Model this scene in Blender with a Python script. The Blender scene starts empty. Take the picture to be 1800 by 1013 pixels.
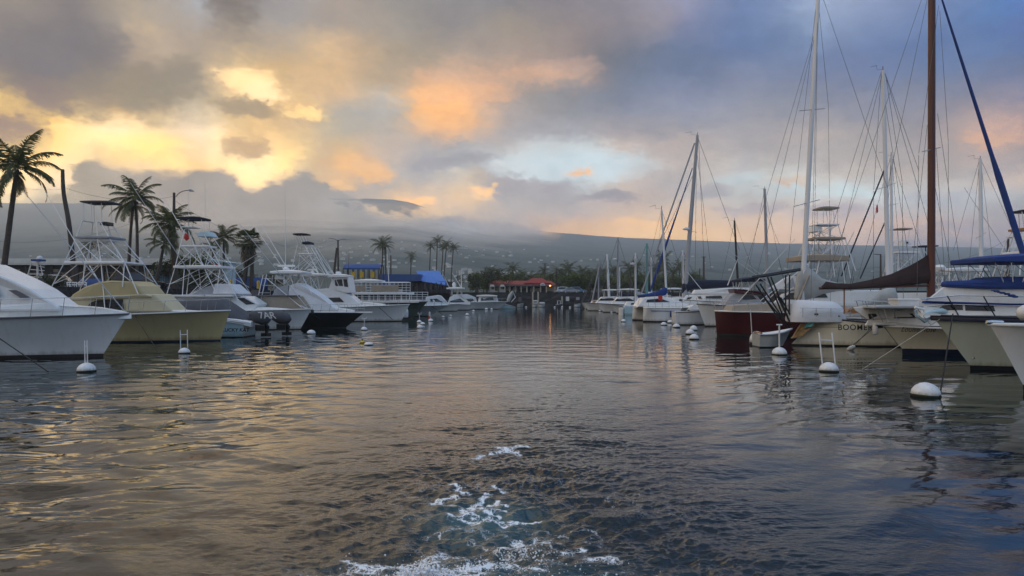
import bpy, math, random
import numpy as np
from mathutils import Vector, Matrix
R = math.radians
SC = bpy.context.scene
COL = SC.collection

# ------------------------------------------------------------------ camera
F, H, HY = 1300.0, 2.8, 519.0            # focal length in photo pixels, eye height, horizon row
cd = bpy.data.cameras.new("camera")
cam = bpy.data.objects.new("camera", cd); COL.objects.link(cam)
cam.location = (0, 0, H); cam.rotation_euler = (R(90), 0, 0)
cd.sensor_width = 36.0; cd.lens = 36.0 * F / 1800.0
cd.shift_y = (HY - 506.5) / 1800.0
cd.clip_start = 0.1; cd.clip_end = 30000
SC.camera = cam

# ------------------------------------------------------------------ exposure, render
SC.view_settings.view_transform = 'Standard'
SC.view_settings.look = 'None'
SC.view_settings.exposure = 0.0
SC.view_settings.gamma = 1.0
SC.render.engine = 'CYCLES'
SC.cycles.use_denoising = True
SC.cycles.max_bounces = 6
SC.cycles.glossy_bounces = 3
SC.cycles.diffuse_bounces = 3
SC.cycles.transparent_max_bounces = 8
SC.cycles.volume_bounces = 1
SC.cycles.sample_clamp_indirect = 6
SC.cycles.caustics_reflective = False
SC.cycles.caustics_refractive = False

# ------------------------------------------------------------------ sky (world)
def lin(c):
    c = c / 255.0
    return c / 12.92 if c <= 0.04045 else ((c + 0.055) / 1.055) ** 2.4

# colour of the evening cloud deck, by height of the row and column
SKY = {
 0: "0:150,138,125 60:135,125,118 110:122,113,114 160:135,125,120 200:162,148,130 300:162,155,148 350:168,172,180 400:128,118,110 450:148,142,140 500:150,145,145 600:165,152,142 700:150,145,138 800:145,140,140 900:132,128,130 1000:134,128,132 1100:148,143,152 1200:150,150,172 1300:120,135,170 1360:130,145,180 1440:170,184,208 1500:150,162,190 1600:130,142,175 1700:110,132,175 1800:85,125,180",
 45: "0:138,128,122 40:150,138,125 75:172,157,138 110:124,116,116 200:148,138,128 240:190,168,140 300:170,155,140 360:165,150,135 410:138,128,118 500:168,162,156 600:168,152,136 700:160,150,138 800:138,132,130 900:158,145,130 1000:148,135,130 1100:138,130,135 1150:156,146,148 1200:132,132,156 1300:105,125,165 1400:115,135,170 1460:150,166,194 1500:135,150,180 1600:120,135,170 1700:110,130,170 1800:90,120,170",
 90: "0:126,117,118 100:122,115,119 180:122,114,114 215:150,138,128 250:198,172,140 300:176,158,140 400:186,165,138 500:192,166,134 560:215,182,138 580:240,200,150 610:200,168,130 700:165,150,130 750:160,148,130 800:170,155,140 900:155,142,132 1000:158,140,132 1050:130,125,125 1100:116,119,130 1200:105,118,145 1300:105,120,155 1400:115,130,160 1500:115,128,160 1600:105,122,160 1700:108,126,165 1800:100,122,165",
 130: "0:180,155,118 40:132,118,110 100:122,114,113 170:140,126,112 210:165,146,120 300:150,138,122 350:152,140,122 390:225,190,140 420:252,216,150 460:235,190,122 520:212,178,130 600:214,178,134 700:180,160,135 750:220,175,140 800:215,175,145 900:205,168,140 1000:198,164,140 1050:140,130,130 1100:118,125,140 1200:115,125,150 1300:138,142,160 1400:125,132,155 1500:115,125,155 1600:118,128,155 1700:120,130,155 1800:120,125,150",
 165: "0:250,208,125 40:225,182,115 80:150,132,110 120:140,126,108 160:205,172,122 195:240,198,128 240:160,142,116 290:150,136,115 345:160,146,124 370:205,180,145 400:255,225,165 450:252,222,160 500:215,182,134 600:215,180,140 690:195,185,172 740:245,188,125 800:252,192,128 850:230,182,142 900:175,158,145 950:150,144,140 1000:136,136,140 1100:126,132,148 1200:136,141,162 1300:145,147,160 1400:138,141,155 1500:132,136,155 1600:134,136,150 1700:138,136,148 1800:138,134,150",
 190: "0:205,168,118 30:190,158,118 60:240,198,120 100:235,190,115 150:240,198,125 200:232,190,122 240:195,165,125 290:185,160,125 340:200,180,150 400:165,146,120 440:190,164,128 480:235,196,135 550:225,190,135 600:180,172,158 650:172,168,162 700:185,180,172 740:248,192,128 800:250,192,132 850:220,180,148 900:172,158,150 950:154,149,146 1000:144,144,148 1100:140,142,154 1200:146,149,164 1300:150,150,160 1400:150,150,156 1500:148,147,156 1600:146,144,152 1700:158,148,150 1800:154,144,150",
 225: "0:168,142,115 50:195,162,120 90:252,212,130 150:255,232,178 200:252,232,190 260:250,220,160 310:225,205,175 350:240,226,196 400:250,216,150 450:250,206,130 500:216,182,140 560:195,178,150 600:182,172,155 700:180,170,160 750:232,184,140 800:225,182,146 850:190,175,165 900:172,166,166 1000:160,158,162 1100:172,162,160 1200:154,152,158 1300:166,161,161 1400:178,167,162 1450:192,177,166 1500:170,162,160 1600:162,155,155 1700:186,166,155 1750:216,178,155 1800:202,167,150",
 255: "0:225,190,125 60:240,200,125 100:255,225,150 150:255,232,170 220:255,232,150 280:255,228,140 330:230,205,165 380:245,225,180 420:205,172,132 450:195,165,130 480:250,215,150 520:250,215,140 560:205,176,140 600:205,178,138 660:205,180,158 720:185,172,162 800:165,162,162 900:190,185,182 960:208,212,212 1040:205,212,212 1090:205,190,178 1140:195,182,175 1200:195,180,170 1300:172,166,165 1400:182,173,168 1500:178,170,164 1600:172,163,158 1690:180,164,156 1740:212,178,158 1800:178,162,154",
 285: "0:245,222,160 60:245,222,165 110:248,222,165 170:215,188,150 230:240,208,150 300:255,226,150 350:235,198,140 400:250,220,160 460:255,238,190 510:255,228,150 550:195,172,145 600:240,188,126 650:218,182,145 700:190,176,165 750:168,164,165 800:190,192,192 850:180,178,178 900:205,216,218 1000:205,218,222 1050:206,206,200 1100:206,212,212 1160:212,200,190 1200:188,178,172 1260:200,190,180 1300:180,172,168 1400:184,176,170 1500:186,176,168 1600:180,170,162 1700:176,166,160 1800:176,164,158",
 315: "0:246,226,172 100:240,220,180 200:230,205,170 300:225,200,160 380:235,205,155 450:255,230,170 500:240,210,160 550:205,180,150 600:238,186,130 650:182,172,165 700:170,168,168 760:185,176,168 800:205,196,180 850:172,166,166 900:180,178,178 960:200,208,210 1040:200,210,212 1100:215,195,178 1150:184,176,173 1200:182,175,173 1250:205,195,185 1300:196,202,202 1350:212,206,196 1400:206,206,200 1450:206,200,190 1500:206,196,185 1600:200,185,172 1700:190,180,170 1800:205,185,170",
 340: "0:240,222,175 100:225,208,178 300:200,180,155 450:225,200,165 560:190,172,150 600:165,160,158 650:178,168,160 720:235,195,150 760:200,182,165 820:240,200,150 850:205,185,165 900:172,168,168 980:165,162,164 1050:180,172,170 1100:190,176,168 1200:195,184,176 1300:196,196,192 1400:202,210,210 1500:206,216,216 1600:188,196,198 1700:196,196,196 1800:182,180,176",
 370: "0:200,188,165 300:175,165,155 600:150,150,154 640:190,172,155 720:225,190,150 780:215,188,160 850:198,182,168 900:184,175,170 1000:184,175,172 1100:205,185,170 1200:222,196,170 1300:196,184,176 1400:218,202,186 1500:200,188,182 1600:198,190,186 1700:188,182,180 1800:180,174,172",
 405: "0:170,165,155 600:146,148,152 800:150,150,156 900:165,158,158 960:205,175,155 1000:228,188,155 1100:238,198,156 1200:242,202,156 1300:228,196,166 1400:222,192,170 1500:212,186,170 1600:206,180,166 1700:196,176,166 1800:186,170,168",
 440: "0:150,150,150 600:146,148,152 900:170,160,158 1000:225,188,156 1200:238,202,160 1400:220,192,170 1500:196,180,172 1600:160,158,165 1700:154,154,162 1800:150,150,160",
}
_rows = []
for y_, s_ in sorted(SKY.items()):
    xs, cs = [], []
    for tok in s_.split():
        a_, b_ = tok.split(":"); xs.append(float(a_)); cs.append([float(v) for v in b_.split(",")])
    _rows.append((y_, np.array(xs), np.array(cs)))
def sky_at(px, py):
    py = min(max(py, 0), 440)
    for k in range(len(_rows) - 1):
        if _rows[k][0] <= py <= _rows[k + 1][0]: break
    t = (py - _rows[k][0]) / (_rows[k + 1][0] - _rows[k][0])
    def g(r): return np.array([np.interp(px, r[1], r[2][:, j]) for j in range(3)])
    return g(_rows[k]) * (1 - t) + g(_rows[k + 1]) * t

AZR = 42.0                                  # ramp covers azimuth -42..42 degrees
ELS = [3.2, 4.4, 5.4, 6.4, 7.4, 8.4, 9.4, 10.4, 11.4, 12.6, 13.8, 15.0, 16.4, 18.0, 20.0, 22.0]
HAZE, AIR_TOP, AIR_FAR, AIR_SIDE = 3.0e-4, 640.0, 5300.0, 6500.0   # the hazy air built below
def sky_dir(az, el):
    a = R(az); px = 900 + F * math.tan(a); py = HY - F * math.tan(R(el)) / math.cos(a)
    return sky_at(px, py)

W = bpy.data.worlds.new("World"); SC.world = W; W.use_nodes = True
nt = W.node_tree; N = nt.nodes; L = nt.links
N.clear()
def nd(t, **kw):
    n = N.new(t)
    for k, v in kw.items(): setattr(n, k, v)
    return n
def mth(op, a, b=None, c=None, clamp=False):
    n = nd('ShaderNodeMath', operation=op, use_clamp=clamp)
    for i, v in enumerate((a, b, c)):
        if v is None: continue
        if isinstance(v, (int, float)): n.inputs[i].default_value = v
        else: L.new(v, n.inputs[i])
    return n.outputs[0]
def mrange(v, a, b, c=0.0, d=1.0, smooth=False):
    n = nd('ShaderNodeMapRange', interpolation_type='SMOOTHSTEP' if smooth else 'LINEAR')
    L.new(v, n.inputs[0])
    for i, q in enumerate((a, b, c, d)): n.inputs[1 + i].default_value = q
    return n.outputs[0]
def cmix(f, a, b, blend='MIX'):
    n = nd('ShaderNodeMix', data_type='RGBA', blend_type=blend)
    if isinstance(f, (int, float)): n.inputs[0].default_value = f
    else: L.new(f, n.inputs[0])
    for i, v in ((6, a), (7, b)):
        if isinstance(v, tuple): n.inputs[i].default_value = (*v, 1)
        else: L.new(v, n.inputs[i])
    return n.outputs[2]
def ramp(fac, stops, interp='LINEAR'):
    n = nd('ShaderNodeValToRGB'); cr = n.color_ramp; cr.interpolation = interp
    while len(cr.elements) < len(stops): cr.elements.new(0.5)
    for e, (p, c) in zip(cr.elements, stops): e.position = p; e.color = (*c, 1)
    L.new(fac, n.inputs[0]); return n.outputs[0]
def noise(vec, scale, detail=4, rough=0.55, dist=0.0, col=False):
    n = nd('ShaderNodeTexNoise'); L.new(vec, n.inputs['Vector'])
    n.inputs['Scale'].default_value = scale; n.inputs['Detail'].default_value = detail
    n.inputs['Roughness'].default_value = rough; n.inputs['Distortion'].default_value = dist
    return n.outputs[1 if col else 0]

tc = nd('ShaderNodeTexCoord')
sx = nd('ShaderNodeSeparateXYZ'); L.new(tc.outputs['Generated'], sx.inputs[0])
deg = 180 / math.pi
az0 = mth('MULTIPLY', mth('ARCTAN2', sx.outputs[0], sx.outputs[1]), deg)
el0 = mth('MULTIPLY', mth('ARCSINE', sx.outputs[2]), deg)
cv = nd('ShaderNodeCombineXYZ')              # cloud texture coordinates: clouds stretch along the horizon
L.new(mth('MULTIPLY', az0, 0.62), cv.inputs[0]); L.new(el0, cv.inputs[1])
cvo = cv.outputs[0]
def warp(scale, amp_az, amp_el, detail):
    c = noise(cvo, scale, detail, 0.55, col=True)
    s = nd('ShaderNodeSeparateXYZ'); L.new(c, s.inputs[0])
    return (mth('MULTIPLY', mth('SUBTRACT', s.outputs[0], 0.5), amp_az), mth('MULTIPLY', mth('SUBTRACT', s.outputs[1], 0.5), amp_el))
w1 = warp(0.24, 2.6, 1.5, 1)
w2 = warp(0.9, 2.6, 1.7, 5)
w3 = warp(3.0, 1.3, 1.0, 4)
az = mth('ADD', az0, mth('ADD', w1[0], mth('ADD', w2[0], w3[0])))
el = mth('ADD', el0, mth('ADD', w1[1], mth('ADD', w2[1], w3[1])))
azf = mth('MULTIPLY_ADD', az, 1 / (2 * AZR), 0.5, clamp=True)
AZM = -3.0
azl = mrange(az, -AZR, AZM); azr = mrange(az, AZM, AZR); isr = mth('GREATER_THAN', az, AZM)
def row_stops(e, a0, a1):
    st = []
    for i in range(32):
        c = sky_dir(a0 + (a1 - a0) * i / 31, e); st.append((i / 31, tuple(lin(v) for v in c)))
    return st
def row(e): return cmix(isr, ramp(azl, row_stops(e, -AZR, AZM)), ramp(azr, row_stops(e, AZM, AZR)))
col = row(ELS[0])
for k in range(1, len(ELS)):
    col = cmix(mrange(el, ELS[k - 1], ELS[k], smooth=False), col, row(ELS[k]))
# above the frame, and all round: the deck continues, bluer and darker away from the sunset
HI = [(-42, (.42, .33, .25)), (-28, (.66, .50, .34)), (-15, (.46, .37, .28)), (-6, (.15, .14, .135)), (6, (.07, .085, .115)), (20, (.058, .088, .165)), (42, (.045, .085, .20))]
hi = ramp(azf, [((a_ + 42) / 84, c) for a_, c in HI])
hv = nd('ShaderNodeVectorMath', operation='SCALE'); L.new(hi, hv.inputs[0]); L.new(mrange(noise(cvo, 0.16, 3, 0.5), 0.36, 0.64, 0.6, 1.7, smooth=True), hv.inputs['Scale'])
col = cmix(mrange(el, 22, 33), col, hv.outputs[0])
ZEN = (.72, .95, 1.32)
col = cmix(mrange(el, 52, 85), col, ZEN)
# single clouds and gaps laid over the deck: (column, row, half width, half height, colour, strength) in the direction each is seen
PUFFS = [(110, 105, 130, 62, (120, 113, 114), 0.85), (175, 155, 40, 36, (142, 128, 112), 0.80), (90, 160, 42, 24, (140, 122, 106), 0.80), (320, 130, 28, 22, (148, 136, 118), 0.80), (238, 150, 26, 34, (148, 134, 112), 0.80), (285, 168, 38, 18, (148, 136, 116), 0.75), (430, 191, 52, 13, (162, 142, 116), 0.90), (20, 211, 50, 15, (163, 138, 113), 0.90), (435, 257, 38, 12, (198, 164, 124), 0.90), (405, 10, 36, 24, (124, 114, 106), 0.80), (430, 140, 42, 13, (255, 226, 168), 0.90), (458, 162, 34, 11, (255, 230, 180), 0.85), (540, 195, 32, 8, (255, 222, 150), 0.80), (1030, 288, 95, 20, (205, 219, 224), 0.90), (930, 300, 70, 12, (206, 218, 222), 0.80), (1022, 304, 24, 5, (246, 196, 150), 0.90), (800, 284, 62, 11, (158, 156, 162), 0.85), (930, 330, 64, 12, (170, 164, 166), 0.85), (1060, 346, 44, 8, (158, 154, 158), 0.85), (850, 340, 24, 7, (252, 206, 150), 0.90), (730, 355, 26, 6, (248, 198, 140), 0.90), (1255, 336, 30, 10, (168, 165, 168), 0.75), (1500, 343, 44, 6, (206, 219, 219), 0.90), (1425, 335, 46, 5, (203, 213, 213), 0.85), (1740, 245, 44, 10, (222, 180, 152), 0.95), (1300, 314, 34, 8, (198, 206, 206), 0.85), (1385, 323, 24, 5, (216, 190, 166), 0.80), (1640, 345, 60, 8, (182, 180, 182), 0.80), (1460, 375, 60, 8, (186, 176, 178), 0.80), (1560, 395, 70, 7, (212, 184, 168), 0.80), (1700, 400, 80, 7, (178, 168, 172), 0.80), (1330, 370, 50, 8, (184, 174, 174), 0.80), (1150, 395, 70, 8, (242, 200, 158), 0.80), (785, 190, 44, 20, (254, 190, 124), 0.60), (830, 168, 70, 10, (240, 184, 138), 0.60), (925, 140, 70, 9, (214, 172, 142), 0.60), (1000, 115, 50, 10, (196, 164, 146), 0.50), (755, 168, 34, 9, (246, 190, 136), 0.60), (628, 288, 44, 8, (240, 188, 130), 0.60), (655, 306, 36, 8, (246, 188, 122), 0.70), (600, 330, 26, 7, (240, 192, 132), 0.60)]
for (px_, py_, rx_, ry_, c_, s_) in PUFFS:
    a_ = math.degrees(math.atan((px_ - 900) / F)); e_ = math.degrees(math.atan((HY - py_) / F * math.cos(R(a_))))
    k_ = math.degrees(1 / F) * math.cos(R(a_)) ** 2
    u_ = mth('MULTIPLY', mth('SUBTRACT', az, a_), 1 / (rx_ * k_ * 1.05)); v_ = mth('MULTIPLY', mth('SUBTRACT', el, e_), 1 / (ry_ * k_ * 1.25))
    d_ = mth('ADD', mth('MULTIPLY', u_, u_), mth('MULTIPLY', v_, v_))
    col = cmix(mrange(d_, 2.3, 0.0, 0.0, s_, smooth=True), col, tuple(lin(q) for q in c_))
# cloud relief: fine light and dark in the deck
fb = noise(cvo, 0.34, 3, 0.56, 0.0)
fb2 = noise(cvo, 0.8, 7, 0.6, 0.0)
rel = mth('ADD', mrange(fb, 0.3, 0.7, 0.93, 1.07), mrange(fb2, 0.3, 0.7, -0.11, 0.11))
rel = mth('MULTIPLY', rel, mrange(fb2, 0.46, 0.56, 1.04, 0.94, smooth=True))
vm = nd('ShaderNodeVectorMath', operation='SCALE'); L.new(col, vm.inputs[0]); L.new(rel, vm.inputs['Scale'])
col = vm.outputs[0]
lumn = nd('ShaderNodeRGBToBW'); L.new(col, lumn.inputs[0])
hot = cmix(1.0, col, (1.38, 1.20, 1.10), 'MULTIPLY')
hotm = mth('MULTIPLY', mrange(lumn.outputs[0], 0.45, 0.8, 0.0, 1.0, smooth=True), mrange(az, 2, -6))
col = cmix(hotm, col, hot)                          # the breaks toward the sun are brighter than a photograph can hold
# bank of cumulus standing on the mountain, with a billowing edge
def px2dir(px, py):
    a = math.atan((px - 900) / F); return math.degrees(a), math.degrees(math.atan((HY - py) / F * math.cos(a)))
bank = [(-200, 372), (60, 362), (120, 320), (145, 276), (185, 284), (240, 300), (300, 305), (345, 296), (385, 292), (420, 318), (455, 330), (480, 318), (510, 306), (552, 296), (575, 330), (620, 352), (645, 372), (690, 392), (760, 378), (800, 378), (850, 386), (905, 402), (960, 402), (1000, 430), (1100, 440), (2000, 460)]
bst = []
for p in bank:
    a_, e_ = px2dir(*p); bst.append(((a_ + 42) / 84, (e_ / 15.0,) * 3))
pw = warp(0.75, 3.4, 2.2, 6)
bazf = mth('MULTIPLY_ADD', mth('ADD', az0, pw[0]), 1 / 84.0, 0.5, clamp=True)
btop = mth('MULTIPLY', ramp(bazf, bst, 'B_SPLINE'), 15.0)
bel = mth('ADD', el0, pw[1])
bmask = mrange(mth('SUBTRACT', btop, bel), -0.25, 0.55, smooth=True)
bcol = ramp(mth('MULTIPLY_ADD', az0, 1 / 84.0, 0.5, clamp=True), [(0, tuple(lin(v) for v in (190, 176, 150))), (0.12, tuple(lin(v) for v in (182, 168, 146))), (0.2, tuple(lin(v) for v in (158, 148, 139))), (0.33, tuple(lin(v) for v in (152, 147, 143))), (0.45, tuple(lin(v) for v in (150, 150, 154))), (0.55, tuple(lin(v) for v in (162, 157, 158))), (1, tuple(lin(v) for v in (165, 160, 160)))])
bshade = mrange(noise(cvo, 0.5, 6, 0.5, 0.0), 0.3, 0.72, 0.84, 1.14)
vb = nd('ShaderNodeVectorMath', operation='SCALE'); L.new(bcol, vb.inputs[0]); L.new(bshade, vb.inputs['Scale'])
col = cmix(bmask, col, vb.outputs[0])
# behind the camera: open blue-grey evening sky
aabs = mth('ABSOLUTE', az0)
BK = ramp(mrange(el0, 0, 60), [(0, (.24, .32, .44)), (0.4, (.27, .38, .55)), (0.75, (.42, .60, .88)), (1, ZEN)])
bkn = mrange(noise(tc.outputs['Generated'], 3.0, 6, 0.6), 0.3, 0.7, 0.8, 1.2)
vk = nd('ShaderNodeVectorMath', operation='SCALE'); L.new(BK, vk.inputs[0]); L.new(bkn, vk.inputs['Scale'])
BW = ramp(mrange(el0, 0, 60), [(0, (.60, .49, .36)), (0.4, (1.05, .84, .62)), (0.75, (1.25, 1.12, 1.02)), (1, ZEN)])      # still warm on the sunset's side
bside = mrange(sx.outputs[0], 0.15, -0.75, smooth=True)
col = cmix(mrange(aabs, 44, 80, smooth=True), col, cmix(bside, vk.outputs[0], BW))
# the sky lies beyond the hazy air: as bright out there as it must be to be seen through it like this
cosa = mth('DIVIDE', sx.outputs[1], mth('SQRT', mth('ADD', mth('MULTIPLY', sx.outputs[0], sx.outputs[0]), mth('ADD', mth('MULTIPLY', sx.outputs[1], sx.outputs[1]), 1e-6))))
dh = mth('MINIMUM', mth('DIVIDE', AIR_FAR, mth('MAXIMUM', cosa, 0.02)), mth('DIVIDE', AIR_SIDE, mth('MAXIMUM', mth('SQRT', mth('SUBTRACT', 1.0001, mth('MULTIPLY', cosa, cosa))), 0.02)))
dh = mth('ADD', mth('MULTIPLY', dh, mth('GREATER_THAN', cosa, 0.0)), 60.0)
cose = mth('SQRT', mth('SUBTRACT', 1.0001, mth('MULTIPLY', sx.outputs[2], sx.outputs[2])))
path = mth('MINIMUM', mth('DIVIDE', dh, mth('MAXIMUM', cose, 0.02)), mth('DIVIDE', AIR_TOP - H, mth('MAXIMUM', sx.outputs[2], 0.02)))
path = mth('MULTIPLY', mth('MINIMUM', path, 5600.0), mth('GREATER_THAN', sx.outputs[2], -0.01))
Tr = mth('EXPONENT', mth('MULTIPLY', path, -HAZE))
ins = nd('ShaderNodeVectorMath', operation='SCALE'); ins.inputs[0].default_value = (0.265, 0.275, 0.29); L.new(mth('SUBTRACT', 1.0, Tr), ins.inputs['Scale'])
df = nd('ShaderNodeVectorMath', operation='SUBTRACT'); L.new(col, df.inputs[0]); L.new(ins.outputs[0], df.inputs[1])
dv = nd('ShaderNodeVectorMath', operation='SCALE'); L.new(df.outputs[0], dv.inputs[0]); L.new(mth('DIVIDE', 1.0, Tr), dv.inputs['Scale'])
mxv = nd('ShaderNodeVectorMath', operation='MAXIMUM'); L.new(dv.outputs[0], mxv.inputs[0]); mxv.inputs[1].default_value = (0.01, 0.01, 0.01)
col = mxv.outputs[0]
# thin clear air from the physical sky, the sun low behind the clouds ahead on the left
SUN_EL, SUN_AZ = 9.0, -18.0
st = nd('ShaderNodeTexSky', sky_type='NISHITA'); st.sun_disc = False
st.sun_elevation = R(SUN_EL); st.sun_rotation = R(SUN_AZ)
bg = nd('ShaderNodeBackground'); L.new(col, bg.inputs[0]); bg.inputs[1].default_value = 1.0
bg2 = nd('ShaderNodeBackground'); L.new(st.outputs[0], bg2.inputs[0]); bg2.inputs[1].default_value = 0.05
ms = nd('ShaderNodeMixShader'); ms.inputs[0].default_value = 0.06
L.new(bg.outputs[0], ms.inputs[1]); L.new(bg2.outputs[0], ms.inputs[2])
wo = nd('ShaderNodeOutputWorld'); L.new(ms.outputs[0], wo.inputs[0])
W.cycles.sampling_method = 'MANUAL'; W.cycles.sample_map_resolution = 1024

# ------------------------------------------------------------------ sun, veiled by cloud
sl = bpy.data.lights.new("sun", 'SUN'); sl.energy = 0.15; sl.angle = R(45); sl.color = (1.0, 0.8, 0.55)
so = bpy.data.objects.new("sun", sl); COL.objects.link(so)
sd = Vector((math.sin(R(SUN_AZ)) * math.cos(R(SUN_EL)), math.cos(R(SUN_AZ)) * math.cos(R(SUN_EL)), math.sin(R(SUN_EL))))
so.rotation_euler = sd.to_track_quat('Z', 'Y').to_euler()
so.location = (0, -5, 30)

# ------------------------------------------------------------------ helpers
def X_(px, d): return (px - 900.0) * d / F          # world x of a photo column at distance d
def Z_(py, d): return H - (py - HY) * d / F          # world height of a photo row at distance d
def P_(px, py, d): return Vector((X_(px, d), d, Z_(py, d)))
def DW(py): return H * F / (py - HY)                 # distance of a waterline seen at a photo row

def mat(name, col, rough=0.5, var=0.06, scale=2.0, metal=0.0, bump=0.0, bscale=20.0, streak=0.0, spec=0.5, stretch=(1, 1, 1), coat=0.0):
    m = bpy.data.materials.new(name); m.use_nodes = True
    t = m.node_tree; n = t.nodes; l = t.links
    b = n["Principled BSDF"]
    b.inputs['Roughness'].default_value = rough; b.inputs['Metallic'].default_value = metal
    b.inputs['Specular IOR Level'].default_value = spec; b.inputs['Coat Weight'].default_value = coat
    tcn = n.new('ShaderNodeTexCoord'); mp = n.new('ShaderNodeMapping'); mp.inputs['Scale'].default_value = stretch
    l.new(tcn.outputs['Object'], mp.inputs[0])
    nz = n.new('ShaderNodeTexNoise'); nz.inputs['Scale'].default_value = scale; nz.inputs['Detail'].default_value = 6
    l.new(mp.outputs[0], nz.inputs['Vector'])
    mr = n.new('ShaderNodeMapRange'); l.new(nz.outputs[0], mr.inputs[0])
    mr.inputs[1].default_value = 0.3; mr.inputs[2].default_value = 0.7
    mr.inputs[3].default_value = 1 - var; mr.inputs[4].default_value = 1 + var
    sc_ = n.new('ShaderNodeVectorMath'); sc_.operation = 'SCALE'; sc_.inputs[0].default_value = col
    l.new(mr.outputs[0], sc_.inputs['Scale'])
    out = sc_.outputs[0]
    if streak > 0:                                    # run-off streaks and grime down a hull
        mp2 = n.new('ShaderNodeMapping'); mp2.inputs['Scale'].default_value = (3.2, 3.2, 0.25); l.new(tcn.outputs['Object'], mp2.inputs[0])
        n2 = n.new('ShaderNodeTexNoise'); n2.inputs['Scale'].default_value = 1.3; n2.inputs['Detail'].default_value = 8; n2.inputs['Roughness'].default_value = 0.65
        l.new(mp2.outputs[0], n2.inputs['Vector'])
        r2 = n.new('ShaderNodeMapRange'); l.new(n2.outputs[0], r2.inputs[0]); r2.inputs[1].default_value = 0.5; r2.inputs[2].default_value = 0.78
        r2.inputs[3].default_value = 0; r2.inputs[4].default_value = streak
        mx = n.new('ShaderNodeMix'); mx.data_type = 'RGBA'; l.new(r2.outputs[0], mx.inputs[0]); l.new(out, mx.inputs[6])
        mx.inputs[7].default_value = (col[0] * 0.62, col[1] * 0.52, col[2] * 0.38, 1); out = mx.outputs[2]
        sz = n.new('ShaderNodeSeparateXYZ'); l.new(tcn.outputs['Object'], sz.inputs[0])      # scum line just above the water
        ad = n.new('ShaderNodeMath'); ad.operation = 'MULTIPLY_ADD'; l.new(n2.outputs[0], ad.inputs[0]); ad.inputs[1].default_value = -0.45; l.new(sz.outputs[2], ad.inputs[2])
        r3 = n.new('ShaderNodeMapRange'); l.new(ad.outputs[0], r3.inputs[0]); r3.inputs[1].default_value = 0.10; r3.inputs[2].default_value = -0.10; r3.inputs[3].default_value = 0; r3.inputs[4].default_value = 0.6
        m3 = n.new('ShaderNodeMix'); m3.data_type = 'RGBA'; l.new(r3.outputs[0], m3.inputs[0]); l.new(out, m3.inputs[6]); m3.inputs[7].default_value = (col[0] * 0.4, col[1] * 0.36, col[2] * 0.25, 1); out = m3.outputs[2]
    l.new(out, b.inputs['Base Color'])
    if bump > 0:
        n3 = n.new('ShaderNodeTexNoise'); n3.inputs['Scale'].default_value = bscale; n3.inputs['Detail'].default_value = 5
        l.new(tcn.outputs['Object'], n3.inputs['Vector'])
        bp = n.new('ShaderNodeBump'); bp.inputs['Strength'].default_value = bump; bp.inputs['Distance'].default_value = 0.05
        l.new(n3.outputs[0], bp.inputs['Height']); l.new(bp.outputs[0], b.inputs['Normal'])
    return m

M = {}
def mk(name, *a, **k): M[name] = mat(name, *a, **k)
mk('gelcoat', (0.72, 0.74, 0.75), 0.22, 0.05, 0.7, streak=0.28)
mk('white_paint', (0.76, 0.77, 0.77), 0.35, 0.05, 1.5)
mk('deck_white', (0.74, 0.73, 0.70), 0.5, 0.08, 3)
mk('khaki', (0.46, 0.38, 0.20), 0.3, 0.05, 0.8, streak=0.3)
mk('khaki_light', (0.52, 0.46, 0.30), 0.35, 0.05, 1)
mk('cream', (0.72, 0.68, 0.54), 0.3, 0.05, 0.7, streak=0.25)
mk('pale_green', (0.55, 0.60, 0.50), 0.25, 0.05, 0.7, streak=0.18)
mk('pale_blue', (0.42, 0.60, 0.68), 0.25, 0.04, 0.8, streak=0.15)
mk('maroon', (0.055, 0.003, 0.006), 0.3, 0.08, 1.0, streak=0.2)
mk('dark_green', (0.045, 0.065, 0.055), 0.35, 0.1, 1, streak=0.3)
mk('black_paint', (0.012, 0.012, 0.014), 0.3, 0.2, 1)
mk('antifoul', (0.02, 0.016, 0.018), 0.7, 0.3, 3)
mk('navy_paint', (0.008, 0.012, 0.035), 0.35, 0.15, 1)
mk('rub', (0.10, 0.10, 0.11), 0.6, 0.1, 3)
mk('glass', (0.012, 0.014, 0.018), 0.06, 0.1, 1, spec=0.6)
mk('alu', (0.70, 0.71, 0.72), 0.35, 0.05, 3, metal=0.25)
mk('steel', (0.5, 0.5, 0.5), 0.25, 0.05, 3, metal=0.9)
mk('mast_white', (0.70, 0.71, 0.73), 0.35, 0.05, 1.0, stretch=(1, 1, 0.2))
mk('mast_grey', (0.32, 0.33, 0.36), 0.4, 0.08, 1.0)
mk('mast_teal', (0.10, 0.32, 0.32), 0.4, 0.08, 1.0)
mk('mast_wood', (0.085, 0.022, 0.014), 0.35, 0.25, 2.0, stretch=(6, 6, 0.4))
mk('wire', (0.12, 0.12, 0.13), 0.4, 0.05, 3, metal=0.5)
mk('rope_dark', (0.015, 0.015, 0.015), 0.9, 0.2, 8)
mk('rope_light', (0.42, 0.38, 0.32), 0.9, 0.2, 8)
mk('canvas_grey', (0.075, 0.078, 0.09), 0.85, 0.12, 2.0, bump=0.5, bscale=3.0)
mk('canvas_navy', (0.008, 0.012, 0.035), 0.85, 0.2, 2.0, bump=0.5, bscale=3.0)
mk('canvas_blue', (0.012, 0.04, 0.19), 0.8, 0.15, 2.0, bump=0.4, bscale=3.0)
mk('canvas_brown', (0.028, 0.012, 0.010), 0.85, 0.2, 2.0, bump=0.6, bscale=2.5)
mk('canvas_tan', (0.34, 0.29, 0.23), 0.85, 0.08, 2.0, bump=0.5, bscale=3.0)
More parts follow.
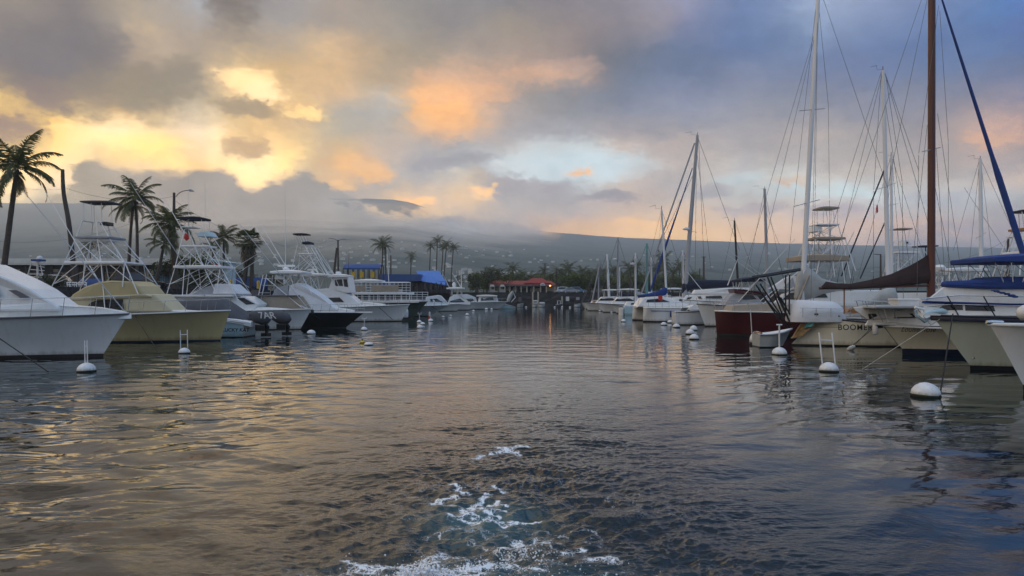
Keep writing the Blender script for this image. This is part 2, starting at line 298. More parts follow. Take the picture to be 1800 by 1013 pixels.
mk('canvas_white', (0.66, 0.67, 0.69), 0.85, 0.06, 2.0, bump=0.7, bscale=2.2)
mk('canvas_silver', (0.36, 0.37, 0.36), 0.8, 0.1, 2.0, bump=0.8, bscale=2.0)
mk('screen', (0.30, 0.31, 0.34), 0.7, 0.08, 3)
mk('plastic_black', (0.012, 0.012, 0.013), 0.4, 0.2, 3)
mk('buoy', (0.68, 0.69, 0.70), 0.5, 0.12, 2.5, bump=0.15, bscale=8, streak=0.5)
mk('weed', (0.02, 0.025, 0.015), 0.8, 0.4, 6)
mk('bronze', (0.25, 0.15, 0.05), 0.5, 0.4, 5)
mk('varnish', (0.30, 0.14, 0.05), 0.35, 0.25, 4, stretch=(1, 5, 5))
mk('red', (0.45, 0.02, 0.02), 0.6, 0.1, 3)
mk('yellow', (0.55, 0.36, 0.03), 0.5, 0.1, 3)
mk('letter', (0.008, 0.008, 0.009), 0.5, 0.1, 3)
mk('letter_white', (0.75, 0.75, 0.75), 0.6, 0.05, 3)
mk('lava', (0.022, 0.021, 0.021), 0.9, 0.45, 1.6, bump=1.0, bscale=2.5)
mk('asphalt', (0.05, 0.05, 0.05), 0.9, 0.2, 1)
mk('concrete', (0.26, 0.25, 0.23), 0.85, 0.15, 1)
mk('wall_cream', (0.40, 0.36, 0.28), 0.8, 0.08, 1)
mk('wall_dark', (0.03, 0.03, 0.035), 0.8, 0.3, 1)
mk('wall_blue', (0.02, 0.07, 0.24), 0.7, 0.12, 1)
mk('roof_blue', (0.06, 0.19, 0.55), 0.5, 0.1, 0.8, stretch=(4, 1, 1))
mk('roof_red', (0.26, 0.02, 0.015), 0.6, 0.12, 0.7, stretch=(4, 1, 1))
mk('roof_white', (0.62, 0.62, 0.60), 0.6, 0.1, 1)
mk('timber_pole', (0.07, 0.055, 0.045), 0.9, 0.3, 3, stretch=(4, 4, 0.5))
mk('fence_blue', (0.14, 0.26, 0.34), 0.7, 0.1, 2)
mk('bark', (0.075, 0.058, 0.045), 0.95, 0.3, 3, bump=0.8, bscale=9, stretch=(1, 1, 5))
mk('skin', (0.22, 0.12, 0.08), 0.6, 0.05, 5)
mk('cloth_dark', (0.02, 0.025, 0.035), 0.9, 0.2, 5)
mk('hair', (0.01, 0.008, 0.007), 0.7, 0.2, 8)
mk('tyre', (0.012, 0.012, 0.012), 0.85, 0.2, 6)
mk('car_white', (0.70, 0.71, 0.72), 0.2, 0.03, 1, coat=0.6)
mk('car_silver', (0.38, 0.39, 0.40), 0.25, 0.03, 1, metal=0.5, coat=0.6)
mk('car_black', (0.01, 0.01, 0.012), 0.2, 0.1, 1, coat=0.6)
mk('car_blue', (0.08, 0.17, 0.27), 0.2, 0.05, 1, coat=0.6)
mk('house_pale', (0.62, 0.60, 0.56), 0.7, 0.15, 0.05)
mk('house_roof', (0.30, 0.29, 0.28), 0.7, 0.3, 0.05)

def leafmat(name, c1, c2, tr=0.25):
    m = bpy.data.materials.new(name); m.use_nodes = True
    t = m.node_tree; n = t.nodes; l = t.links; b = n["Principled BSDF"]
    g = n.new('ShaderNodeNewGeometry')
    mx = n.new('ShaderNodeMix'); mx.data_type = 'RGBA'; l.new(g.outputs['Random Per Island'], mx.inputs[0])
    mx.inputs[6].default_value = (*c1, 1); mx.inputs[7].default_value = (*c2, 1)
    l.new(mx.outputs[2], b.inputs['Base Color']); b.inputs['Roughness'].default_value = 0.5
    tl = n.new('ShaderNodeBsdfTranslucent'); l.new(mx.outputs[2], tl.inputs[0])
    ms_ = n.new('ShaderNodeMixShader'); ms_.inputs[0].default_value = tr
    l.new(b.outputs[0], ms_.inputs[1]); l.new(tl.outputs[0], ms_.inputs[2])
    l.new(ms_.outputs[0], n["Material Output"].inputs[0])
    M[name] = m
leafmat('frond', (0.04, 0.06, 0.016), (0.12, 0.135, 0.035), 0.45)
leafmat('frond_dead', (0.06, 0.045, 0.025), (0.11, 0.08, 0.04))
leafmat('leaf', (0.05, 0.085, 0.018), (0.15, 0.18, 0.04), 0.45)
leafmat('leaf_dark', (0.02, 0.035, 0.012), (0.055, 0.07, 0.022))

def emat(name, col, s):
    m = bpy.data.materials.new(name); m.use_nodes = True
    b = m.node_tree.nodes["Principled BSDF"]
    b.inputs['Emission Color'].default_value = (*col, 1); b.inputs['Emission Strength'].default_value = s
    b.inputs['Base Color'].default_value = (*col, 1); M[name] = m
emat('lamp_glow', (1.0, 0.42, 0.14), 3.0)

class MB:
    """collects shapes in world coordinates; build() links them as ONE mesh object under its parent"""
    def __init__(s): s.v = []; s.f = []; s.m = []
    def add(s, vs, fs, m=0):
        o = len(s.v); s.v += [tuple(q) for q in vs]
        for f in fs: s.f.append(tuple(i + o for i in f)); s.m.append(m)
        return s
    def box(s, x0, x1, y0, y1, z0, z1, m=0):
        vs = [(x, y, z) for z in (z0, z1) for y in (y0, y1) for x in (x0, x1)]
        return s.add(vs, [(0, 2, 3, 1), (4, 5, 7, 6), (0, 1, 5, 4), (2, 6, 7, 3), (0, 4, 6, 2), (1, 3, 7, 5)], m)
    def tube(s, pts, r, n=6, m=0, flat=1.0):
        pts = [Vector(p) for p in pts]
        rs = r if isinstance(r, (list, tuple)) else [r] * len(pts)
        vs = []; prev = None
        for i, p in enumerate(pts):
            d = (pts[min(i + 1, len(pts) - 1)] - pts[max(i - 1, 0)])
            if d.length < 1e-9: d = Vector((0, 0, 1))
            d.normalize()
            a = Vector((0, 0, 1)) if abs(d.z) < 0.95 else Vector((0, 1, 0))
            u = d.cross(a).normalized(); w = u.cross(d).normalized()
            if prev is not None and u.dot(prev) < 0: u = -u; w = -w
            prev = u
            for k in range(n):
                t = 2 * math.pi * k / n
                vs.append(p + u * (math.cos(t) * rs[i] * flat) + w * (math.sin(t) * rs[i]))
        fs = []
        for i in range(len(pts) - 1):
            for k in range(n):
                k2 = (k + 1) % n
                fs.append((i * n + k, i * n + k2, (i + 1) * n + k2, (i + 1) * n + k))
        fs.append(tuple(range(n - 1, -1, -1))); fs.append(tuple((len(pts) - 1) * n + k for k in range(n)))
        return s.add(vs, fs, m)
    def bar(s, a, b, r, n=6, m=0): return s.tube([a, b], r, n, m)
    def loft(s, rings, m=0, close=True, cap=True):
        n = len(rings[0]); vs = [p for r in rings for p in r]; fs = []
        for i in range(len(rings) - 1):
            for k in range(n if close else n - 1):
                k2 = (k + 1) % n
                fs.append((i * n + k, i * n + k2, (i + 1) * n + k2, (i + 1) * n + k))
        if cap and close: fs.append(tuple(range(n - 1, -1, -1))); fs.append(tuple((len(rings) - 1) * n + k for k in range(n)))
        return s.add(vs, fs, m)
    def lathe(s, c, prof, n=20, m=0):
        rings = [[(c[0] + r * math.cos(2 * math.pi * k / n), c[1] + r * math.sin(2 * math.pi * k / n), c[2] + z) for k in range(n)] for r, z in prof]
        return s.loft(rings, m)
    def prism(s, poly, ya, yb, m=0, wy=None):
        """poly [(x,z)] swept from ya to yb (world y); wy(x,z)->inset makes it taper"""
        n = len(poly); w = wy or (lambda x, z: 0.0)
        vs = [(x, ya + w(x, z), z) for x, z in poly] + [(x, yb - w(x, z), z) for x, z in poly]
        fs = [tuple(range(n)), tuple(range(2 * n - 1, n - 1, -1))]
        for k in range(n): fs.append(((k + 1) % n, k, n + k, n + (k + 1) % n))
        return s.add(vs, fs, m)
    def build(s, name, mats, parent=None, smooth=None, bevel=0.0, o=None):
        off = parent_loc(parent) if parent is not None else (Vector(o) if o is not None else Vector((0, 0, 0)))
        me = bpy.data.meshes.new(name)
        me.from_pydata([(a - off.x, b - off.y, c - off.z) for a, b, c in s.v], [], s.f)
        if not isinstance(mats, (list, tuple)): mats = [mats]
        for q in mats: me.materials.append(M[q] if isinstance(q, str) else q)
        if len(mats) > 1: me.polygons.foreach_set('material_index', s.m)
        me.validate(); me.update()
        if smooth is not None:
            me.shade_smooth()
            if smooth < 179: me.set_sharp_from_angle(angle=R(smooth))
        ob = bpy.data.objects.new(name, me); COL.objects.link(ob)
        if parent is not None: ob.parent = parent
        else: ob.location = off
        if bevel > 0:
            b = ob.modifiers.new("bevel", 'BEVEL'); b.width = bevel; b.segments = 2; b.limit_method = 'ANGLE'; b.angle_limit = R(35)
        return ob
def parent_loc(p):
    v = Vector(p.location)
    while p.parent is not None: p = p.parent; v += p.location
    return v
def tag(o, label=None, cat=None, group=None, kind=None):
    if label: o['label'] = label
    if cat: o['category'] = cat
    if group: o['group'] = group
    if kind: o['kind'] = kind
    return o
def thing(name, label, cat, loc, group=None):
    o = bpy.data.objects.new(name, None); COL.objects.link(o); o.location = loc; o.empty_display_size = 0.2
    return tag(o, label, cat, group)
def copy_tree(o, loc=None, parent=None, rz=None):
    c = o.copy(); COL.objects.link(c)
    if parent is not None: c.parent = parent
    if loc is not None: c.location = loc
    if rz is not None: c.rotation_euler = (0, 0, rz)
    for ch in list(o.children): copy_tree(ch, parent=c)
    return c
def catmull(pts, n=6):
    pts = [Vector(p) for p in pts]; out = []
    for i in range(len(pts) - 1):
        p0, p1, p2, p3 = pts[max(i - 1, 0)], pts[i], pts[i + 1], pts[min(i + 2, len(pts) - 1)]
        for k in range(n):
            t = k / n
            out.append(0.5 * ((2 * p1) + (p2 - p0) * t + (2 * p0 - 5 * p1 + 4 * p2 - p3) * t * t + (3 * p1 - p0 - 3 * p2 + p3) * t ** 3))
    out.append(pts[-1]); return out
def sag(a, b, drop, n=10):
    a, b = Vector(a), Vector(b)
    return [a.lerp(b, i / n) - Vector((0, 0, drop * 4 * (i / n) * (1 - i / n))) for i in range(n + 1)]

# ------------------------------------------------------------------ water
rng = np.random.default_rng(7)
def wave_height(x, y):
    h = np.zeros_like(x); hf = np.zeros_like(x)
    # lateral zones: churned wake in the middle, smooth long ripples at the sides
    wk = np.exp(-((x - 0.3) / (2.2 + 0.075 * np.maximum(y, 0))) ** 2)
    lf_ = 1 / (1 + np.exp((x + 1.8 + 0.10 * y) * 1.1)); near = np.exp(-np.maximum(y - 4, 0) / (13.0 + 12.0 * lf_)); calm = 1 - 0.6 / (1 + np.exp(-(x - 2.2 - 0.12 * y) * 1.2))
    def vnoise(sx, sy, seed):
        g = np.random.default_rng(seed).random((64, 64)); u = x / sx; v = y / sy
        iu = np.floor(u).astype(int); iv = np.floor(v).astype(int); fu = u - iu; fv = v - iv
        fu = fu * fu * (3 - 2 * fu); fv = fv * fv * (3 - 2 * fv)
        a = g[iu % 64, iv % 64]; b = g[(iu + 1) % 64, iv % 64]; c = g[iu % 64, (iv + 1) % 64]; d = g[(iu + 1) % 64, (iv + 1) % 64]
        return (a * (1 - fu) + b * fu) * (1 - fv) + (c * (1 - fu) + d * fu) * fv
    px = x + 0.35 * (vnoise(1.3, 1.3, 1) - 0.5) + 0.8 * (vnoise(4, 4, 2) - 0.5)
    py = y + 0.35 * (vnoise(1.3, 1.3, 3) - 0.5) + 0.8 * (vnoise(4, 4, 4) - 0.5)
    ENV = [vnoise(2.2 + 0.5 * q, 2.2 + 0.5 * q, 100 + q) for q in range(8)]; ENC = [vnoise(0.35 + 0.12 * q, 0.35 + 0.12 * q, 200 + q) ** 2 * 3 for q in range(8)]
    left = 1 / (1 + np.exp((x + 1.8 + 0.10 * y) * 1.1)); amp_l = 0.66 + 0.55 * left * (0.75 + 0.25 * np.exp(-np.maximum(y - 20, 0) / 25.0))
    # swell left by the boat: long waves, crests mostly across the view
    for k in range(44):
        lam = 0.30 * 10 ** rng.random()           # 0.3 .. 3 m
        th = rng.normal(math.pi / 2, 0.5)
        kx, ky = 2 * math.pi / lam * math.cos(th), 2 * math.pi / lam * math.sin(th)
        amp = 0.0030 * lam ** 0.95
        env = (0.35 + 1.3 * ENV[k % 8]) * amp_l
        h += amp * env * (calm if lam < 1.4 else 1.0) * ((1 - 0.25 * left) if lam < 0.62 else 1.0) * np.sin(kx * px + ky * py + rng.random() * 6.28)
    # diverging wake arms, crests angled outward on either side
    for sgn in (-1, 1):
        for lam, amp in ((1.5, .009), (0.95, .007), (0.6, .004), (2.3, 0.008)):
            th = math.pi / 2 + sgn * 0.62
            kx, ky = 2 * math.pi / lam * math.cos(th), 2 * math.pi / lam * math.sin(th)
            side = 1 / (1 + np.exp(-(sgn * x - 1.2) * 1.5))
            arm = np.exp(-((np.abs(x) - (1.5 + 0.26 * y)) / (1.6 + 0.06 * y)) ** 2)
            h += amp * side * (0.25 + arm) * (0.4 + vnoise(2.2, 2.2, 300)) * np.sin(kx * px + ky * py + sgn)
    # transverse waves of the wake, bowed back along the lane
    lanew = np.exp(-(x / (1.6 + 0.085 * y)) ** 4)
    for lam, amp in ((2.3, .016), (1.25, .011), (0.8, .006)):
        h += amp * lanew * (0.3 + ENV[3]) * np.sin(2 * math.pi * (y + 0.10 * x * x / (1 + 0.05 * y) + 0.5 * (px - x)) / lam + lam * 3) * np.exp(-np.maximum(y - 14, 0) / 40.0)
    # churned water: short steep chop
    for k in range(90):
        lam = 0.06 * 8 ** rng.random()
        th = rng.normal(math.pi / 2, 0.85)
        kx, ky = 2 * math.pi / lam * math.cos(th), 2 * math.pi / lam * math.sin(th)
        amp = 0.0048 * lam ** 0.7
        env = ENC[k % 8]
        s = 0.75 - 1.5 * np.abs(np.sin(0.5 * (kx * px + ky * py) + rng.random() * 6.28)) if k % 3 else np.sin(kx * px + ky * py + rng.random() * 6.28)
        h += amp * env * 1.25 * (0.05 + 0.95 * wk * (0.35 + 0.65 * np.exp(-np.maximum(y - 8, 0) / 14.0))) * s
    # boils and humps right behind the stern
    b = np.exp(-((x + 0.35) / 2.4) ** 2 - ((y - 9.2) / 3.2) ** 2)
    h += b * 0.13 * (vnoise(0.55, 0.45, 11) - 0.5) + b * 0.10 * (vnoise(0.26, 0.22, 12) - 0.5) + b * 0.05 * (vnoise(0.12, 0.11, 13) - 0.5)
    h += 0.16 * np.exp(-((x + 0.85) / 0.55) ** 2 - ((y - 7.05) / 0.25) ** 2) * (0.4 + vnoise(0.16, 0.14, 14))
    h += 0.07 * np.exp(-((x - 0.2) / 0.8) ** 2 - ((y - 7.3) / 0.3) ** 2) * (0.2 + vnoise(0.14, 0.14, 15))
    h -= 0.05 * np.exp(-((x + 0.2) / 0.7) ** 2 - ((y - 8.6) / 0.45) ** 2)
    return h * (0.17 + 0.83 * near) * np.minimum(1, 1 - np.clip((y - 120) / 60, 0, 0.8))

def foam_mask(x, y):
    def vnoise(s, seed):
        g = np.random.default_rng(seed).random((64, 64)); u = x / s; v = y / s
        iu = np.floor(u).astype(int); iv = np.floor(v).astype(int); fu = u - iu; fv = v - iv
        fu = fu * fu * (3 - 2 * fu); fv = fv * fv * (3 - 2 * fv)
        a = g[iu % 64, iv % 64]; b = g[(iu + 1) % 64, iv % 64]; c = g[iu % 64, (iv + 1) % 64]; d = g[(iu + 1) % 64, (iv + 1) % 64]
        return (a * (1 - fu) + b * fu) * (1 - fv) + (c * (1 - fu) + d * fu) * fv
    def ridge(s, seed): return 1 - np.abs(2 * (0.65 * vnoise(s, seed) + 0.35 * vnoise(s * 0.43, seed + 1)) - 1)
    wx = x + 0.18 * (vnoise(0.4, 31) - 0.5) + 0.10 * (vnoise(0.11, 33) - 0.5); wy = y + 0.18 * (vnoise(0.4, 32) - 0.5) + 0.12 * (vnoise(0.11, 34) - 0.5)
    f = np.zeros_like(x)
    def strand(pts, w, s):
        nonlocal f
        for (ax, ay), (bx, by) in zip(pts[:-1], pts[1:]):
            dx, dy = bx - ax, by - ay; t = np.clip(((wx - ax) * dx + (wy - ay) * dy) / (dx * dx + dy * dy), 0, 1)
            d = np.hypot(wx - ax - t * dx, wy - ay - t * dy)
            f = np.maximum(f, s * np.exp(-(d / w) ** 2 * 0.75))
    def q(px, py): d = DW(py); return (X_(px, d), d)
    S = [[(763, 874), (775, 886), (800, 896), (830, 902), (865, 905), (885, 897)], [(800, 893), (815, 903), (812, 910)], [(805, 862), (812, 869), (822, 868)],
         [(862, 868), (855, 878), (838, 884), (828, 890), (826, 898)], [(826, 888), (845, 897), (870, 900)], [(860, 870), (862, 866)], [(797, 850), (803, 858)],
         [(840, 912), (860, 909), (885, 914), (905, 918), (942, 917)], [(868, 849), (880, 862)], [(868, 884), (895, 890)], [(845, 890), (868, 886), (880, 880)],
         [(790, 912), (840, 918), (880, 906)], [(820, 905), (850, 916), (900, 925)], [(770, 880), (790, 870), (806, 876)], [(885, 918), (893, 926)]]
    for s in S: strand([q(*p) for p in s], 0.042, 1.0)
    for s in ([(600, 990), (625, 998), (655, 1003)], [(655, 995), (690, 1000), (720, 992), (760, 990)], [(745, 985), (775, 972), (800, 980), (830, 988)], [(838, 978), (860, 988)], [(700, 1010), (760, 1006), (830, 1004), (900, 996)],
              [(930, 1000), (950, 1008)], [(905, 945), (918, 960), (930, 966)], [(955, 942), (975, 948)], [(900, 958), (880, 968)], [(1040, 988), (1080, 985)], [(845, 800), (860, 795), (885, 790), (915, 784)], [(835, 806), (850, 800)], [(880, 786), (910, 796)],
              [(990, 975), (1030, 968)], [(610, 1005), (640, 1010)]):
        strand([q(*p) for p in s], 0.075, 0.85)
    r1 = ridge(0.22, 41); r2 = ridge(0.11, 43)
    bub = np.exp(-((x + 0.25) / 1.7) ** 2 - ((y - 7.3) / 0.75) ** 2)
    f = f * (0.55 + 0.6 * np.clip((r2 - 0.35) * 1.8, 0, 1))
    f = np.maximum(f, bub * np.clip((r1 - 0.80) * 6.5, 0, 1) * np.clip((vnoise(0.6, 51) - 0.35) * 3, 0, 1))
    b2 = np.exp(-((x + 0.1) / 2.2) ** 2 - ((y - 9.0) / 2.6) ** 2)
    f = np.maximum(f, 0.5 * b2 * np.clip((ridge(0.3, 61) - 0.84) * 8, 0, 1) * np.clip((vnoise(0.8, 52) - 0.35) * 3, 0, 1))
    c = np.exp(-((x + 0.85) / 0.6) ** 2 - ((y - 7.0) / 0.28) ** 2)
    f = np.maximum(f, np.clip(c * 1.3 * (0.3 + r2) - 0.25, 0, 1))
    return np.clip(f, 0, 1)
def aer_mask(x, y):
    return np.clip(0.9 * np.exp(-((x + 0.35) / 0.75) ** 2 - ((y - 9.2) / 0.9) ** 2) + 0.7 * np.exp(-((x + 0.4) / 1.6) ** 2 - ((y - 7.1) / 0.6) ** 2), 0, 1)

def sheet(ys, us, apex):
    Y, U = np.meshgrid(ys, us, indexing='ij')
    X = U * (Y - apex)
    return X, Y
def grid_mesh(name, X, Y, Z, mats, smooth=True):
    nr, nc = X.shape
    me = bpy.data.meshes.new(name)
    me.vertices.add(nr * nc)
    me.vertices.foreach_set('co', np.stack([X, Y, Z], -1).astype(np.float32).ravel())
    i = np.arange(nr * nc).reshape(nr, nc)
    q = np.stack([i[:-1, :-1], i[:-1, 1:], i[1:, 1:], i[1:, :-1]], -1).reshape(-1, 4)
    me.loops.add(q.size); me.loops.foreach_set('vertex_index', q.ravel().astype(np.int32))
    me.polygons.add(len(q)); me.polygons.foreach_set('loop_start', np.arange(0, q.size, 4, dtype=np.int32))
    me.update(calc_edges=True)
    for m_ in mats: me.materials.append(m_)
    if smooth: me.shade_smooth()
    return me

wm = bpy.data.materials.new('harbour_water'); wm.use_nodes = True
t_ = wm.node_tree; n_ = t_.nodes; l_ = t_.links; b_ = n_["Principled BSDF"]
b_.inputs['IOR'].default_value = 1.52; b_.inputs['Roughness'].default_value = 0.03
geo = n_.new('ShaderNodeNewGeometry')
def wn(scale, detail, stretch, rough=0.55):
    mp = n_.new('ShaderNodeMapping'); mp.inputs['Scale'].default_value = stretch; l_.new(geo.outputs['Position'], mp.inputs[0])
    z = n_.new('ShaderNodeTexNoise'); z.inputs['Scale'].default_value = scale; z.inputs['Detail'].default_value = detail; z.inputs['Roughness'].default_value = rough
    l_.new(mp.outputs[0], z.inputs['Vector']); return z.outputs[0]
sp = n_.new('ShaderNodeSeparateXYZ'); l_.new(geo.outputs['Position'], sp.inputs[0])
def wmath(op, a, b=None, clamp=False):
    z = n_.new('ShaderNodeMath'); z.operation = op; z.use_clamp = clamp
    for k, v in enumerate((a, b)):
        if v is None: continue
        if isinstance(v, (int, float)): z.inputs[k].default_value = v
        else: l_.new(v, z.inputs[k])
    return z.outputs[0]
# small wind ripple everywhere, stronger in the churned lane
wkx = wmath('DIVIDE', wmath('ABSOLUTE', wmath('SUBTRACT', sp.outputs[0], 0.3)), wmath('ADD', 3.2, wmath('MULTIPLY', sp.outputs[1], 0.085)))
lane = n_.new('ShaderNodeMapRange'); lane.interpolation_type = 'SMOOTHSTEP'; l_.new(wkx, lane.inputs[0])
lane.inputs[1].default_value = 0.3; lane.inputs[2].default_value = 1.5; lane.inputs[3].default_value = 1.0; lane.inputs[4].default_value = 0.05
bp1 = n_.new('ShaderNodeBump'); bp1.inputs['Distance'].default_value = 0.035; l_.new(wn(8.0, 5, (0.8, 1.3, 1), 0.62), bp1.inputs['Height']); l_.new(wmath('MULTIPLY', lane.outputs[0], wmath('ADD', 0.05, wmath('MULTIPLY', 1.5, wmath('POWER', 0.90, sp.outputs[1])))), bp1.inputs['Strength'])
bp2 = n_.new('ShaderNodeBump'); bp2.inputs['Distance'].default_value = 0.16; l_.new(wn(0.9, 2, (0.55, 1.3, 1)), bp2.inputs['Height']); bp2.inputs['Strength'].default_value = 0.12; l_.new(bp1.outputs[0], bp2.inputs['Normal'])
l_.new(bp2.outputs[0], b_.inputs['Normal'])
at = n_.new('ShaderNodeAttribute'); at.attribute_name = 'foam'
aa = n_.new('ShaderNodeAttribute'); aa.attribute_name = 'aerated'
mx1 = n_.new('ShaderNodeMix'); mx1.data_type = 'RGBA'; l_.new(aa.outputs['Fac'], mx1.inputs[0])
mx1.inputs[6].default_value = (0.004, 0.012, 0.014, 1); mx1.inputs[7].default_value = (0.05, 0.115, 0.125, 1)
def wvor(scale):
    mp = n_.new('ShaderNodeMapping'); mp.inputs['Scale'].default_value = (1, 0.8, 1); l_.new(geo.outputs['Position'], mp.inputs[0])
    wz = n_.new('ShaderNodeTexNoise'); wz.inputs['Scale'].default_value = 6; wz.inputs['Detail'].default_value = 4; l_.new(mp.outputs[0], wz.inputs['Vector'])
    av = n_.new('ShaderNodeVectorMath'); av.operation = 'MULTIPLY_ADD'; l_.new(wz.outputs[1], av.inputs[0]); av.inputs[1].default_value = (0.22, 0.22, 0.22); l_.new(mp.outputs[0], av.inputs[2])
    v = n_.new('ShaderNodeTexVoronoi'); v.feature = 'DISTANCE_TO_EDGE'; v.inputs['Scale'].default_value = scale; l_.new(av.outputs[0], v.inputs['Vector']); return v.outputs['Distance']
# lace: thin walls of foam between bubbles, closing up to solid white where the foam is thick
lace = wmath('SUBTRACT', 1.0, wmath('MULTIPLY', wmath('MINIMUM', wvor(9.0), wmath('MULTIPLY', wvor(23.0), 1.4)), 7.0), clamp=True)
fn = wn(48, 6, (1, 1, 1), 0.7)
fm = n_.new('ShaderNodeMapRange'); fm.interpolation_type = 'SMOOTHSTEP'
l_.new(wmath('ADD', wmath('MULTIPLY', at.outputs['Fac'], 1.15), wmath('ADD', wmath('MULTIPLY', wmath('SUBTRACT', fn, 0.5), 1.2), wmath('MULTIPLY', wmath('SUBTRACT', lace, 0.55), 0.9))), fm.inputs[0]); fm.inputs[1].default_value = 0.34; fm.inputs[2].default_value = 1.12
fz = wmath('MULTIPLY', fm.outputs[0], wmath('MULTIPLY', at.outputs['Fac'], 6.0, clamp=True))
mx2 = n_.new('ShaderNodeMix'); mx2.data_type = 'RGBA'; l_.new(fz, mx2.inputs[0]); l_.new(mx1.outputs[2], mx2.inputs[6]); mx2.inputs[7].default_value = (0.82, 0.85, 0.87, 1)
l_.new(mx2.outputs[2], b_.inputs['Base Color'])
rf = n_.new('ShaderNodeMix'); rf.data_type = 'FLOAT'; l_.new(fz, rf.inputs[0]); rf.inputs[2].default_value = 0.03; rf.inputs[3].default_value = 0.75
l_.new(rf.outputs[0], b_.inputs['Roughness'])

ys = np.concatenate([4.0 * 5.0 ** np.linspace(0, 1, 900, endpoint=False), 20.0 * 3.0 ** np.linspace(0, 1, 460, endpoint=False), 60.0 * (230 / 60.0) ** np.linspace(0, 1, 160)])
ys = np.concatenate([np.linspace(-30, 3.8, 18), ys])
u = np.linspace(-1, 1, 1300); us = 0.78 * u * (0.8 + 0.2 * np.abs(u) ** 3)
us = np.concatenate([[-8, -4, -2, -1.3, -0.95], us, [0.95, 1.3, 2, 4, 8]])
GX, GY = sheet(ys, us, -1.5)
GX = np.where(GY < 3.9, us[None, :] * 5.3, GX)
GZ = wave_height(GX, GY)
me = grid_mesh('water', GX, GY, GZ, [wm])
for nm, fn_ in (('foam', foam_mask), ('aerated', aer_mask)):
    a_ = me.attributes.new(nm, 'FLOAT', 'POINT'); v_ = np.zeros(GX.shape, np.float32)
    msk = (GY > 4) & (GY < 16) & (np.abs(GX) < 8); v_[msk] = fn_(GX[msk], GY[msk]); a_.data.foreach_set('value', v_.ravel())
o = bpy.data.objects.new('water', me); COL.objects.link(o); o['kind'] = 'structure'

# spray thrown up at the stern: lumps and droplets of white water
rs = random.Random(5)
sm = MB()
def blob(c, r):
    n = 6; vs = []; k0 = rs.random() * 6
    rings = []
    for i in range(5):
        ph = -math.pi / 2 + math.pi * (i + 0.0) / 4
        rings.append([(c[0] + r * (0.8 + 0.5 * rs.random()) * max(math.cos(ph), 0.05) * math.cos(k0 + 6.283 * k / n), c[1] + r * (0.8 + 0.5 * rs.random()) * max(math.cos(ph), 0.05) * math.sin(k0 + 6.283 * k / n), c[2] + r * math.sin(ph)) for k in range(n)])
    sm.loft(rings)
for k in range(900):
    t = rs.gauss(0, 1); x = -0.85 + 0.26 * t; hh = 0.20 * math.exp(-(t / 1.1) ** 2)
    y = 7.02 + rs.gauss(0, 0.10); z = 0.02 + hh * rs.random() ** 0.8 + 0.04 * rs.random()
    blob((x, y, z), 0.004 + 0.014 * rs.random() ** 2.5)
for k in range(380):
    x = -0.3 + rs.gauss(0, 0.75); y = 7.15 + rs.gauss(0, 0.3); z = 0.03 + abs(rs.gauss(0, 0.05))
    blob((x, y, z), 0.003 + 0.008 * rs.random() ** 3)
for k in range(90):
    x = 0.15 + rs.gauss(0, 0.2); y = 7.75 + rs.gauss(0, 0.12); z = 0.03 + abs(rs.gauss(0, 0.05))
    blob((x, y, z), 0.003 + 0.009 * rs.random() ** 2)
mk('foam_white', (0.82, 0.84, 0.86), 0.6, 0.04, 20)
o = sm.build('spray', 'foam_white', None, smooth=180)
tag(o, 'white spray and droplets thrown up in the churned wake', 'spray', kind='stuff')

# ------------------------------------------------------------------ land
def flat(name, poly, z, m):
    b = MB(); b.add([(x, y, z) for x, y in poly], [tuple(range(len(poly)))]); o = b.build(name, m); o['kind'] = 'structure'; return o
GZL = 3.3
flat('ground', [(-1500, 25), (-36, 25), (-36, 178), (62, 178), (62, 120), (1500, 120), (1500, 460), (-1500, 460)], GZL, 'asphalt')
lr = random.Random(3)
def rock_wall(name, label, pts, z0, z1, out):
    """rough face of piled lava rock along a polyline; out = direction the face looks to"""
    b = MB()
    for (ax, ay), (bx, by) in zip(pts[:-1], pts[1:]):
        Ls = math.hypot(bx - ax, by - ay); n = max(4, int(Ls / 1.1)); rows = 6
        V = []
        for j in range(rows + 1):
            for i in range(n + 1):
                t = i / n; z = z0 + (z1 - z0) * j / rows
                w = 0.32 * (lr.random() - 0.5) + 0.9 * (1 - j / rows)
                if j == rows: w = 0.05
                V.append((ax + (bx - ax) * t + out[0] * w, ay + (by - ay) * t + out[1] * w, z + (0.14 * (lr.random() - 0.5) if 0 < j < rows else 0)))
        Fc = [(j * (n + 1) + i, j * (n + 1) + i + 1, (j + 1) * (n + 1) + i + 1, (j + 1) * (n + 1) + i) for j in range(rows) for i in range(n)]
        b.add(V, Fc)
        dx, dy = (bx - ax) / Ls, (by - ay) / Ls
        q = [(ax, ay), (bx, by), (bx - out[0] * 0.7, by - out[1] * 0.7), (ax - out[0] * 0.7, ay - out[1] * 0.7)]
        zt = z1 + 0.01
        b.add([(x, y, z1) for x, y in q] + [(x, y, z1 + 0.18) for x, y in q], [(4, 5, 6, 7), (0, 1, 5, 4), (3, 2, 6, 7), (1, 2, 6, 5), (0, 3, 7, 4)])
    return tag(b.build(name, 'lava'), label, 'sea wall')
rock_wall('sea_wall', 'dark lava rock sea wall along the quay behind the moored fishing boats', [(-36, 20), (-36, 177.9)], -0.6, GZL, (1, 0))
rock_wall('sea_wall', 'black lava rock sea wall across the end of the channel below the red roof', [(-36, 178), (62, 178)], -0.6, GZL, (0, -1))
rock_wall('sea_wall', 'dark rock wall closing the right side of the channel head', [(62, 178), (62, 120)], -0.6, GZL, (-1, 0))
rock_wall('sea_wall', 'dark rock bank behind the sailing boats at the far right', [(62, 120), (260, 120)], -0.6, GZL, (0, -1))

